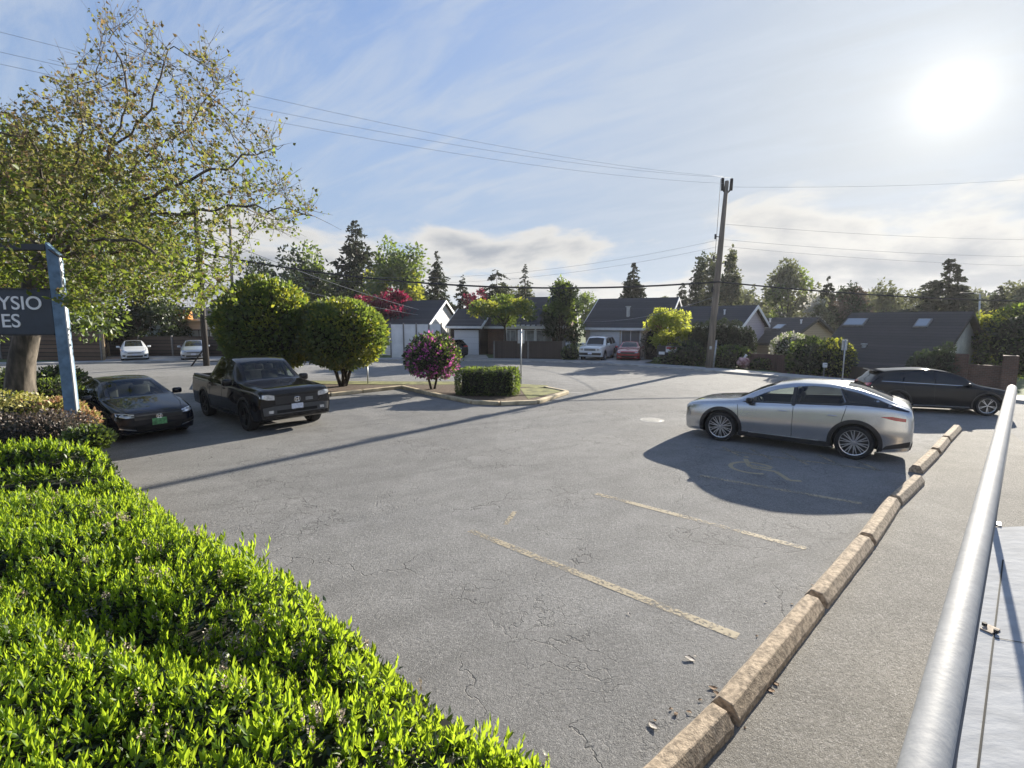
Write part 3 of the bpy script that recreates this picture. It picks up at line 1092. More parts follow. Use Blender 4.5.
def grid_poly(poly, step):
    """polygon cut into a grid so that it can follow a curved surface"""
    bm = bmesh.new()
    bm.faces.new([bm.verts.new((p[0], p[1], 0)) for p in poly])
    for a in (0, 1):
        lo, hi = min(p[a] for p in poly), max(p[a] for p in poly)
        q = lo + step
        while q < hi - 1e-4:
            co = [0, 0, 0]; no = [0, 0, 0]; co[a] = q; no[a] = 1
            bmesh.ops.bisect_plane(bm, geom=bm.verts[:] + bm.edges[:] + bm.faces[:], plane_co=co, plane_no=no)
            q += step
    bm.verts.ensure_lookup_table()
    vs = [(v_.co.x, v_.co.y) for v_ in bm.verts]
    for i_, v_ in enumerate(bm.verts):
        v_.index = i_
    fs = [tuple(v_.index for v_ in f.verts) for f in bm.faces]
    bm.free()
    return vs, fs


class Car:
    def __init__(s, name, label, cat, loc, h, spec, mpaint, group=None, interior=False):
        s.spec = spec
        s.interior = interior and 'cabin' in spec
        s.t = thing(name, loc, label, cat, group, math.atan2(h[1], h[0]))
        mb = body_mesh(spec['rows'], nst=spec.get('nst', 64))
        s.bvh = BVHTree.FromPolygons([Vector(p) for p in mb.v], mb.f)
        body = mb.build('body', [mpaint, M['black']], s.t, fixn=True)
        cut = MB()
        r = spec['r'] + spec.get('arch', 0.055)
        for wx in spec['axles']:
            for sg in (-1, 1):
                cut.tube([(wx, sg * 0.52, spec['r']), (wx, sg * 1.3, spec['r'])], r, 40, 1)
        if 'bed' in spec:
            x0, x1, hw, z0 = spec['bed']
            cut.box(((x0 + x1) / 2, 0, z0 + 1), (x1 - x0, 2 * hw, 2), mi=1)
        co = cut.build('cutter', [mpaint, M['black']], fixn=True)
        body.parent = None
        cutters = [co]
        cab = spec.get('cabin') if spec.get('hollow', True) else None
        if cab and interior:
            cutters += s.cabin_cutters(mpaint, cab)
        for co_ in cutters:
            md = body.modifiers.new('b', 'BOOLEAN')
            md.operation = 'DIFFERENCE'; md.object = co_; md.solver = 'EXACT'
        bpy.context.view_layer.update()
        me = bpy.data.meshes.new_from_object(body.evaluated_get(bpy.context.evaluated_depsgraph_get()))
        body.modifiers.clear()
        body.data = me
        me.name = 'body'
        for co_ in cutters:
            bpy.data.objects.remove(co_)
        body.parent = s.t
        smooth_by_angle(body, 32)
        s.body = body

    def cabin_cutters(s, mpaint, cab):
        A = np.array(sorted(s.spec['rows']))
        x0, x1 = cab['x']
        xs = np.linspace(x0, x1, 18)
        col = [pchip(A[:, 0], A[:, c], xs) for c in range(1, 7)]
        rows = []
        for i, x in enumerate(xs):
            zb, zl, zt, wm, wl, wt = [q[i] for q in col]
            lowz = zb + .22
            if any(abs(x - q) < s.spec['r'] + s.spec.get('arch', .055) + .10 for q in s.spec['axles']):
                lowz = max(lowz, 2 * s.spec['r'] + s.spec.get('arch', .055) + .04)
            rows.append((x, min(lowz, zl - .06), zl - .02, max(zt - .05, zl + .02), wm - .10, wl - .055, max(wt - .05, .3)))
        out = [body_mesh(rows, nst=20)]
        sd_ = MB()
        for sg in (1, -1):
            for poly in cab['side']:
                n = len(poly)
                c_ = Vector((sum(p[0] for p in poly) / n, sum(p[1] for p in poly) / n))
                P = [Vector(p) + (c_ - Vector(p)).normalized() * .012 for p in poly]
                vs = [(p.x, sg * .35, p.y) for p in P] + [(p.x, sg * 1.4, p.y) for p in P]
                sd_.add(vs, [tuple(range(n)), tuple(range(2 * n - 1, n - 1, -1))] + [(i, n + i, n + (i + 1) % n, (i + 1) % n) for i in range(n)])
        out.append(sd_)
        tp = MB()
        for poly, ax_ in cab['ends']:
            n = len(poly)
            c_ = Vector((sum(p[0] for p in poly) / n, sum(p[1] for p in poly) / n))
            P = [Vector(p) + (c_ - Vector(p)).normalized() * .02 for p in poly]
            if ax_ == 'z':
                vs = [(p.x, p.y, cab['z0']) for p in P] + [(p.x, p.y, 3) for p in P]
            else:
                vs = [(cab['x'][0] - .4, p.x, p.y) for p in P] + [(cab['x'][0] + .3, p.x, p.y) for p in P]
            tp.add(vs, [tuple(range(n)), tuple(range(2 * n - 1, n - 1, -1))] + [(i, n + i, n + (i + 1) % n, (i + 1) % n) for i in range(n)])
        out.append(tp)
        res = []
        for m_ in out:
            m_.m = [1] * len(m_.f)
            res.append(m_.build('cutter', [mpaint, M['cabin']], fixn=True))
        return res

    def furnish(s, front_x, rear_x, z, seat_y=.37, hz=.62):
        M_ = M['seat']
        for sy in (seat_y, -seat_y):
            m_ = MB()
            m_.box((front_x + .22, sy, z + .10), (.52, .50, .18), bev=.06)
            m_.box((front_x - .08, sy, z + .42), (.16, .48, .62), bev=.06, M=Matrix.Rotation(-.22, 3, 'Y'))
            m_.box((front_x - .20, sy, z + .42 + hz * .62), (.10, .27, .17), bev=.045, M=Matrix.Rotation(-.18, 3, 'Y'))
            smooth_by_angle(m_.build('seat', M_, s.t), 50)
        if rear_x is not None:
            m_ = MB(); m_.box((rear_x + .2, 0, z + .10), (.5, 1.25, .18), bev=.06); m_.box((rear_x - .1, 0, z + .40), (.16, 1.25, .58), bev=.06, M=Matrix.Rotation(-.28, 3, 'Y'))
            for sy in (.4, -.4):
                m_.box((rear_x - .22, sy, z + .76), (.10, .25, .15), bev=.04)
            smooth_by_angle(m_.build('rear_bench', M_, s.t), 50)
        m_ = MB(); m_.box((front_x + .98, 0, z + .36), (.42, 1.30, .22), bev=.08); smooth_by_angle(m_.build('dashboard', M['trim'], s.t), 50)
        c_ = Vector((front_x + .66, seat_y, z + .42)); R = Matrix.Rotation(-1.15, 3, 'Y')
        m_ = MB(); m_.tube([c_ + R @ Vector((.185 * math.cos(a), .185 * math.sin(a), 0)) for a in np.linspace(0, 6.2832, 25)], .016, 6)
        m_.tube([c_, c_ + R @ Vector((0, 0, -.2))], .03, 6); m_.tube([c_ + R @ Vector((0, -.18, 0)), c_ + R @ Vector((0, .18, 0))], .02, 6)
        m_.build('steering_wheel', M['trim'], s.t, smooth=True)

    def cast(s, p, axis, sg):
        if axis == 'y':
            o, d = Vector((p[0], sg * 3, p[1])), Vector((0, -sg, 0))
        elif axis == 'x':
            o, d = Vector((sg * 6, p[0], p[1])), Vector((-sg, 0, 0))
        else:
            o, d = Vector((p[0], p[1], 5)), Vector((0, 0, -1))
        h = s.bvh.ray_cast(o, d)
        if h[0] is None:
            g = {'y': Vector((p[0], sg * .9, p[1])), 'x': Vector((sg * 2.3, p[0], p[1])), 'z': Vector((p[0], p[1], 1.2))}[axis]
            h = s.bvh.find_nearest(g)
            return h[0], (-d)
        n = h[1]
        if n.dot(d) > 0:
            n = -n
        return h[0], n

    def patch(s, name, polys, axis, sg, mat, off=0.004, parent=None, step=0.07, smooth=True, mb=None):
        own = mb is None
        mb = mb or MB()
        for poly in polys:
            vs, fs = grid_poly(poly, step)
            out = []
            for p in vs:
                c, n = s.cast(p, axis, sg)
                out.append(c + n * off)
            mb.add(out, fs)
        if own:
            return mb.build(name, mat, parent or s.t, smooth=smooth)
        return mb

    def sides(s, name, polys, mat, off=0.004, step=0.07, which=(1, -1)):
        return [s.patch(name, polys, 'y', sg, mat, off, step=step) for sg in which]

    def seam(s, lines, wd=0.011, which=(1, -1)):
        for sg in which:
            for ln in lines:
                mb = MB()
                for a, b in zip(ln[:-1], ln[1:]):
                    d = Vector((b[0] - a[0], b[1] - a[1])); n = Vector((-d.y, d.x)).normalized() * wd / 2
                    k = max(1, int(d.length / .06))
                    for i in range(k):
                        p, q = Vector(a) + d * i / k, Vector(a) + d * (i + 1) / k
                        s.patch('', [[tuple(p - n), tuple(q - n), tuple(q + n), tuple(p + n)]], 'y', sg, None, 0.002, step=9, mb=mb)
                mb.build('door_seam', M['gap'], s.t)

    def arcs(s, mat, wd=0.05, z_min=0.2, which=(1, -1)):
        r0 = s.spec['r'] + s.spec.get('arch', 0.055)
        for sg in which:
            for wx in s.spec['axles']:
                mb = MB()
                a0 = math.asin(max(-1, (z_min - s.spec['r']) / r0))
                k = 28
                for i in range(k):
                    qa = [a0 + (math.pi - 2 * a0) * j / k for j in (i, i + 1)]
                    P = [(wx + rr * math.cos(a), s.spec['r'] + rr * math.sin(a)) for rr, a in ((r0 + .002, qa[0]), (r0 + wd, qa[0]), (r0 + wd, qa[1]), (r0 + .002, qa[1]))]
                    s.patch('', [P], 'y', sg, None, 0.008, step=9, mb=mb)
                mb.build('wheel_arch_trim', mat, s.t, smooth=True)

    def wheels(s, spokes=10, rim=None, dark=None, double=False, wd=0.225, rimfrac=0.70, twist=0.0):
        r = s.spec['r']; tr = s.spec['track']
        rim = rim or M['rim']; dark = dark or M['rim_dark']
        tm = MB()
        h = wd / 2
        tm.lathe([(r * rimfrac, -h), (r * .93, -h), (r * .985, -h + .02), (r, -h + .045), (r, h - .045), (r * .985, h - .02), (r * .93, h), (r * (rimfrac + .05), h), (r * rimfrac, h - .012), (r * rimfrac, -h)], 40)
        rm = MB()
        rf = r * rimfrac
        rm.lathe([(0.001, h - .075), (rf * .92, h - .075), (rf, h - .03)], 40, mi=1)
        rm.lathe([(rf * .93, h - .03), (rf * .95, h - .012), (rf * 1.0, h - .008), (rf * 1.005, h - .02)], 40, mi=0)
        rm.lathe([(0.001, h - .018), (rf * .15, h - .02), (rf * .2, h - .04), (rf * .2, h - .07)], 20, mi=0)
        for i in range(spokes):
            a = 2 * math.pi * i / spokes
            for dx in ((-.055, .055) if double else (0,)):
                a2 = a + dx * 2.2
                ca, sa = math.cos(a), math.sin(a)
                cb, sb = math.cos(a2 + twist), math.sin(a2 + twist)
                p0 = Vector((ca * rf * .14, h - .03, sa * rf * .14)); p1 = Vector((cb * rf * .97, h - .024, sb * rf * .97))
                d = (p1 - p0).normalized(); n = d.cross(Vector((0, 1, 0))).normalized()
                w0, w1 = (.014, .011) if double else (.026, .019)
                f = Vector((0, .03, 0))
                vs = [p0 - n * w0, p0 + n * w0, p1 + n * w1, p1 - n * w1]
                rm.add([q for q in vs] + [q - f for q in vs], [(0, 1, 2, 3), (0, 3, 7, 4), (1, 5, 6, 2)], 0)
        first = None
        for sg in (1, -1):
            for wx in s.spec['axles']:
                if first is None:
                    wo_ = tm.build('wheel', M['tyre'], s.t, fixn=True); smooth_by_angle(wo_, 40)
                    rr_ = rm.build('rim', [rim, dark], wo_, fixn=False)
                    first = (wo_, rr_)
                    w_ = wo_
                else:
                    w_ = first[0].copy(); COL.objects.link(w_); w_.parent = s.t
                    r_ = first[1].copy(); COL.objects.link(r_); r_.parent = w_
                w_.location = (wx, sg * tr, r)
                w_.rotation_euler = (0, random.uniform(0, 3), 0 if sg > 0 else math.pi)

    def mirrors(s, x, z, y, mat, size=(.14, .22, .15)):
        for sg in (1, -1):
            mb = MB()
            mb.box((x, sg * (y + size[1] * .5), z), size, bev=.045)
            mb.box((x + .01, sg * (y - .02), z - size[2] * .35), (.07, .16, .035), bev=.01)
            smooth_by_angle(mb.build('side_mirror', mat, s.t), 50)

    def handles(s, xs, z, mat):
        for sg in (1, -1):
            for x in xs:
                c, n = s.cast((x, z), 'y', sg)
                mb = MB(); mb.box(c + n * .012, (.19, .028, .03), bev=.01)
                mb.build('door_handle', mat, s.t, smooth=True)

    def plate(s, z, end, mat, wd=.31, hg=.155, y=0.0):
        c, n = s.cast((y, z), 'x', end)
        mb = MB()
        mb.box(c + Vector((end * .012, 0, 0)), (.012, wd, hg), bev=.004)
        o = mb.build('licence_plate', mat, s.t)
        return c


def rects(x0, x1, z0, z1):
    return [(x0, z0), (x1, z0), (x1, z1), (x0, z1)]


def mirror_poly(p):
    return [(-y, z) for y, z in reversed(p)]


SEDAN_WS = [(.94, -.60), (.985, 0), (.94, .60), (.22, .50), (.17, 0), (.22, -.50)]
SEDAN_SIDE = [[(.70, .985), (.30, 1.20), (.05, 1.29), (-.22, 1.33), (-.22, .995)], [(-.29, .995), (-.29, 1.33), (-.6, 1.325), (-1.0, 1.26), (-1.42, 1.075), (-1.36, 1.04)]]
SEDAN_REAR = [(-.98, -.46), (-.98, .46), (-1.70, .52), (-1.70, -.52)]
PICKUP_WS = [(1.06, -.69), (1.10, 0), (1.06, .69), (.46, .61), (.41, 0), (.46, -.61)]
PICKUP_SIDE = [[(.80, 1.215), (.46, 1.58), (.30, 1.67), (.02, 1.72), (.02, 1.225)], [(-.06, 1.225), (-.06, 1.725), (-.6, 1.725), (-.86, 1.66), (-.90, 1.235)]]
PICKUP_REAR = [(-.55, 1.36), (.55, 1.36), (.52, 1.68), (-.52, 1.68)]
CROSS_WS = [(1.04, -.63), (1.08, 0), (1.04, .63), (.28, .54), (.22, 0), (.28, -.54)]
CROSS_SIDE = [[(.86, 1.105), (.45, 1.33), (.15, 1.445), (-.16, 1.51), (-.16, 1.15)],
              [(-.22, 1.155), (-.22, 1.525), (-.55, 1.565), (-.9, 1.56), (-1.08, 1.54), (-1.20, 1.27), (-1.13, 1.215)],
              [(-1.25, 1.285), (-1.12, 1.535), (-1.45, 1.47), (-1.80, 1.365), (-1.99, 1.29), (-1.97, 1.24), (-1.6, 1.252)]]
CROSS_REAR = [(-1.20, -.50), (-1.20, .50), (-2.05, .56), (-2.05, -.56)]
SEDAN = dict(cabin=dict(x=(-1.72, .97), z0=.90, side=SEDAN_SIDE, ends=[(SEDAN_WS, 'z'), (SEDAN_REAR, 'z')]), r=.325, axles=(1.35, -1.35), track=.77, rows=[
    (2.24, .34, .60, .66, .56, .54, .48), (2.19, .24, .66, .71, .72, .68, .58), (2.05, .19, .71, .77, .83, .77, .64), (1.8, .17, .76, .83, .88, .81, .68), (1.3, .17, .84, .93, .90, .84, .72),
    (1.02, .17, .87, .985, .90, .85, .73), (.5, .17, .905, 1.22, .90, .86, .65), (.12, .17, .925, 1.365, .90, .86, .59), (-.35, .17, .94, 1.415, .90, .86, .575),
    (-.95, .17, .96, 1.37, .90, .86, .56), (-1.5, .18, .985, 1.19, .90, .85, .58), (-1.95, .20, .995, 1.06, .88, .82, .68), (-2.2, .26, .96, 1.01, .82, .77, .66), (-2.34, .36, .86, .91, .70, .67, .60), (-2.38, .45, .78, .82, .62, .60, .52)])
PICKUP = dict(cabin=dict(x=(-.98, 1.08), z0=1.14, side=PICKUP_SIDE, ends=[(PICKUP_WS, 'z'), (PICKUP_REAR, 'x')]), r=.39, axles=(1.59, -1.59), track=.86, arch=.06, bed=(-2.66, -1.36, .76, .82), rows=[
    (2.56, .50, .98, 1.07, .84, .80, .70), (2.53, .40, 1.05, 1.13, .93, .87, .76), (2.40, .33, 1.09, 1.17, .975, .90, .79), (1.9, .30, 1.12, 1.21, .99, .92, .81), (1.35, .30, 1.13, 1.25, .995, .93, .81),
    (1.12, .30, 1.14, 1.285, .995, .935, .79), (.75, .30, 1.15, 1.55, .995, .935, .74), (.40, .30, 1.155, 1.765, .995, .935, .71), (-.1, .30, 1.16, 1.85, .995, .935, .70), (-.7, .30, 1.165, 1.835, .995, .935, .695), (-1.0, .30, 1.17, 1.76, .995, .935, .69),
    (-1.12, .30, 1.18, 1.55, .995, .935, .74), (-1.26, .30, 1.19, 1.27, .99, .93, .83), (-1.40, .30, 1.195, 1.235, .99, .925, .88), (-2.6, .34, 1.20, 1.235, .98, .925, .88), (-2.74, .42, 1.15, 1.18, .94, .90, .86), (-2.78, .52, 1.02, 1.06, .90, .87, .83)])
CROSS = dict(cabin=dict(x=(-2.06, 1.06), z0=1.06, side=CROSS_SIDE[:2], ends=[(CROSS_WS, 'z'), (CROSS_REAR, 'z')]), r=.385, axles=(1.425, -1.425), track=.815, arch=.06, nst=96, rows=[
    (2.38, .38, .74, .80, .62, .60, .54), (2.34, .27, .82, .88, .78, .74, .64), (2.20, .22, .90, .96, .885, .815, .69), (1.85, .21, .97, 1.04, .935, .855, .73), (1.38, .21, 1.01, 1.105, .95, .88, .75),
    (1.10, .21, 1.03, 1.155, .95, .885, .75), (.65, .21, 1.055, 1.385, .95, .885, .68), (.22, .21, 1.085, 1.555, .95, .885, .63), (-.3, .21, 1.125, 1.65, .95, .885, .61), (-.8, .21, 1.165, 1.66, .95, .885, .615),
    (-1.3, .21, 1.195, 1.605, .95, .885, .61), (-1.8, .22, 1.205, 1.465, .95, .885, .63), (-2.12, .25, 1.195, 1.33, .935, .87, .68), (-2.28, .28, 1.165, 1.265, .92, .86, .72), (-2.38, .31, 1.12, 1.205, .90, .84, .74), (-2.42, .36, 1.04, 1.09, .87, .825, .74), (-2.44, .44, .90, .95, .82, .79, .72)])
WAGON = dict(r=.37, axles=(1.38, -1.38), track=.80, arch=.06, rows=[
    (2.22, .36, .74, .80, .58, .58, .52), (2.16, .25, .82, .88, .74, .70, .62), (1.95, .21, .89, .95, .88, .80, .68), (1.4, .20, .97, 1.06, .92, .86, .74), (1.15, .20, .99, 1.12, .925, .87, .74),
    (.6, .20, 1.01, 1.44, .925, .875, .65), (.15, .20, 1.02, 1.58, .925, .875, .62), (-.4, .20, 1.04, 1.64, .925, .875, .61), (-1.2, .20, 1.07, 1.60, .925, .875, .60), (-1.75, .22, 1.09, 1.53, .92, .87, .60), (-1.95, .23, 1.09, 1.44, .91, .86, .61),
    (-2.15, .27, 1.08, 1.20, .88, .83, .66), (-2.28, .33, 1.00, 1.06, .84, .79, .66), (-2.34, .42, .88, .94, .78, .74, .62)])
BOXY = dict(r=.37, axles=(1.42, -1.46), track=.78, arch=.06, rows=[
    (2.36, .44, .92, .98, .76, .72, .66), (2.30, .36, 1.00, 1.05, .86, .80, .72), (2.1, .32, 1.05, 1.11, .91, .84, .74), (1.4, .30, 1.09, 1.18, .93, .86, .76), (1.12, .30, 1.10, 1.21, .93, .865, .76), (.72, .30, 1.11, 1.52, .93, .865, .70),
    (.42, .30, 1.12, 1.72, .93, .865, .67), (-.1, .30, 1.13, 1.80, .93, .865, .665), (-1.6, .30, 1.14, 1.80, .93, .865, .66), (-2.0, .31, 1.14, 1.74, .93, .865, .66), (-2.2, .33, 1.13, 1.55, .92, .86, .68), (-2.38, .38, 1.08, 1.16, .90, .84, .74), (-2.44, .48, .95, 1.0, .86, .82, .74)])
HATCH = dict(r=.315, axles=(1.33, -1.37), track=.75, rows=[
    (2.2, .32, .62, .70, .56, .54, .48), (2.14, .22, .70, .77, .72, .68, .58), (1.9, .18, .80, .87, .83, .76, .64), (1.45, .17, .88, .99, .87, .82, .68), (1.2, .17, .91, 1.07, .87, .83, .68),
    (.6, .17, .94, 1.32, .87, .835, .61), (.05, .17, .96, 1.47, .87, .835, .57), (-.4, .17, .97, 1.49, .87, .835, .56), (-1.2, .17, 1.0, 1.40, .87, .83, .55), (-1.85, .19, 1.03, 1.20, .86, .81, .58), (-2.1, .24, 1.0, 1.10, .83, .78, .62), (-2.2, .34, .88, .95, .76, .72, .6), (-2.25, .44, .76, .80, .68, .66, .54)])


def emblem(car, z, end=1, wd=.11, style='H'):
    c, n = car.cast((0, z), 'x', end)
    x = c.x + end * .012
    mb = MB()
    if style == 'H':
        for a in range(24):
            t0, t1 = 2 * math.pi * a / 24, 2 * math.pi * (a + 1) / 24
            f = lambda t: Vector((x, wd * .62 * math.copysign(abs(math.cos(t)) ** .6, math.cos(t)), z + wd * .5 * math.copysign(abs(math.sin(t)) ** .6, math.sin(t))))
            mb.tube([f(t0), f(t1)], .008, 5)
        mb.box((x, wd * .30, z), (.012, .02, wd * .8)); mb.box((x, -wd * .30, z), (.012, .02, wd * .8)); mb.box((x, 0, z), (.012, wd * .6, .02))
    else:
        mb.lathe([(0.001, 0), (wd * .5, 0), (wd * .5, .01)], 20, 'Y')
    mb.build('emblem', M['chrome'], car.t)


def common_glass(car, ws, side_polys, rear=None, rear_axis='z', glass='glass', step=.07):
    hol = car.interior
    car.patch('windscreen', [ws], 'z', 1, M['clear' if hol else glass], step=step)
    for k, poly in enumerate(side_polys):
        car.sides('side_window', [poly], M[('clear' if k == 0 else 'tinted' if k == 1 else glass) if hol else glass], step=step)
    if rear:
        car.patch('rear_window', [rear], rear_axis, -1, M['tinted' if hol else glass], step=step)


def make_sedan(label, loc, h, mpaint, detail=True, group=None):
    c = Car('parked_sedan', label, 'car', loc, h, SEDAN, mpaint, group, interior=detail)
    common_glass(c, SEDAN_WS, SEDAN_SIDE, SEDAN_REAR)
    if detail:
        c.furnish(-.12, -1.0, .42)
    c.seam([[(.92, .30), (.95, .86)], [(-.255, .25), (-.255, .96)], [(-1.12, .62), (-1.28, 1.0)], [(.92, .25), (-.98, .25)]])
    # hood edges
    for sg in (1, -1):
        mb = MB()
        for a, b in zip([(2.06, .55), (1.7, .66), (1.1, .72)][:-1], [(2.06, .55), (1.7, .66), (1.1, .72)][1:]):
            c.patch('', [[(a[0], sg * a[1] - .006), (b[0], sg * b[1] - .006), (b[0], sg * b[1] + .006), (a[0], sg * a[1] + .006)]], 'z', 1, None, .002, step=.08, mb=mb)
        mb.build('hood_seam', M['gap'], c.t)
    for sg in (1, -1):
        p = [(sg * .50, .625), (sg * .50, .69), (sg * .70, .725), (sg * .80, .735), (sg * .80, .66), (sg * .66, .62)]
        c.patch('headlight', [p], 'x', 1, M['head'], .006, step=.05)
        c.patch('fog_light_trim', [[(sg * .48, .30), (sg * .48, .325), (sg * .78, .40), (sg * .78, .372)]], 'x', 1, M['chrome'], .012, step=.05)
        c.patch('air_intake', [[(sg * .50, .335), (sg * .50, .40), (sg * .76, .47), (sg * .76, .41)]], 'x', 1, M['gap'], .006, step=.05)
        c.patch('tail_light', [[(sg * .55, .78), (sg * .55, .90), (sg * .78, .92), (sg * .78, .74)]], 'x', -1, M['tail'], .006, step=.05)
    c.patch('grille', [[(-.50, .545), (.50, .545), (.52, .635), (-.52, .635)]], 'x', 1, M['trim'], .006, step=.06)
    c.patch('grille_bar', [[(-.56, .640), (.56, .640), (.56, .663), (-.56, .663)]], 'x', 1, M['trim'], .014, step=.06)
    c.patch('lower_grille', [[(-.44, .27), (.44, .27), (.50, .42), (-.50, .42)]], 'x', 1, M['gap'], .006, step=.06)
    c.wheels(10, M['rim'] if not detail else M['rim_dark'], M['rim_dark'])
    c.mirrors(.62, .99, .88, mpaint)
    c.handles((-.1, -1.0), .80, mpaint)
    return c


def make_pickup(label, loc, h, mpaint):
    c = Car('pickup_truck', label, 'pickup truck', loc, h, PICKUP, mpaint, interior=True)
    common_glass(c, PICKUP_WS, PICKUP_SIDE, PICKUP_REAR, 'x')
    c.furnish(.05, -.62, .72, .40)
    c.seam([[(.98, .48), (1.0, 1.08)], [(-.02, .42), (-.02, 1.17)], [(-1.03, .72), (-.98, 1.18)], [(.98, .44), (-1.08, .44)], [(-1.2, .44), (-1.2, 1.17)]])
    for sg in (1, -1):
        mb = MB()
        for a, b in zip([(2.42, .60), (1.9, .72), (1.2, .78)][:-1], [(2.42, .60), (1.9, .72), (1.2, .78)][1:]):
            c.patch('', [[(a[0], sg * a[1] - .007), (b[0], sg * b[1] - .007), (b[0], sg * b[1] + .007), (a[0], sg * a[1] + .007)]], 'z', 1, None, .002, step=.08, mb=mb)
        mb.build('hood_seam', M['gap'], c.t)
    for sg in (1, -1):
        c.patch('headlight', [[(sg * .58, .885), (sg * .58, 1.0), (sg * .74, 1.035), (sg * .92, 1.03), (sg * .92, .95), (sg * .76, .90)]], 'x', 1, M['head'], .006, step=.05)
        c.patch('fog_light', [[(sg * .62, .545), (sg * .62, .62), (sg * .74, .62), (sg * .74, .545)]], 'x', 1, M['head'], .014, step=.05)
        c.patch('tail_light', [[(sg * .80, .82), (sg * .80, 1.1), (sg * .92, 1.1), (sg * .92, .82)]], 'x', -1, M['tail'], .006, step=.05)
    c.patch('grille', [[(-.56, .76), (.56, .76), (.57, .965), (-.57, .965)]], 'x', 1, M['trim'], .006, step=.06)
    c.patch('grille_bar', [[(-.58, .975), (.58, .975), (.58, 1.02), (-.58, 1.02)]], 'x', 1, M['p_black'], .016, step=.06)
    c.patch('front_bumper', [[(-.86, .50), (.86, .50), (.88, .70), (.58, .725), (-.58, .725), (-.88, .70)]], 'x', 1, M['bumper'], .010, step=.06)
    c.patch('lower_grille', [[(-.54, .53), (.54, .53), (.54, .61), (-.54, .61)]], 'x', 1, M['gap'], .018, step=.06)
    # badge on the grille
    c.patch('grille_badge', [[(.20, .80), (.44, .80), (.44, .88), (.20, .88)]], 'x', 1, M['galv'], .016, step=.1) if False else None
    emblem(c, .855, wd=.12)
    mb = MB()
    cc, _ = c.cast((.33, .845), 'x', 1)
    for k, (dy, dz, w_) in enumerate(((0, .03, .20), (0, -.0, .20), (0, -.03, .20))):
        mb.box((cc.x + .012, .33, .845 + dz), (.008, w_, .012))
    mb.build('grille_badge', M['galv'], c.t)
    c.plate(.665, 1, M['plate_white'])
    c.arcs(M['trim'], .07, .32)
    c.sides('rocker_trim', [rects(-1.1, 1.1, .33, .40)], M['trim'], .006)
    c.wheels(5, M['rim_dark'], M['rim_dark'], double=True, wd=.25, rimfrac=.66)
    c.mirrors(.72, 1.23, .95, mpaint, (.17, .24, .19))
    c.handles((.12, -.88), 1.02, mpaint)
    # rail caps round the bed
    mb = MB()
    for sg in (1, -1):
        mb.box((-2.0, sg * .84, 1.228), (1.36, .13, .03), bev=.012)
    mb.build('bed_rail_cap', M['trim'], c.t)
    mb = MB(); mb.tube([(.0, .38, 1.70), (-.02, .40, 1.79)], .012, 6); 
    return c


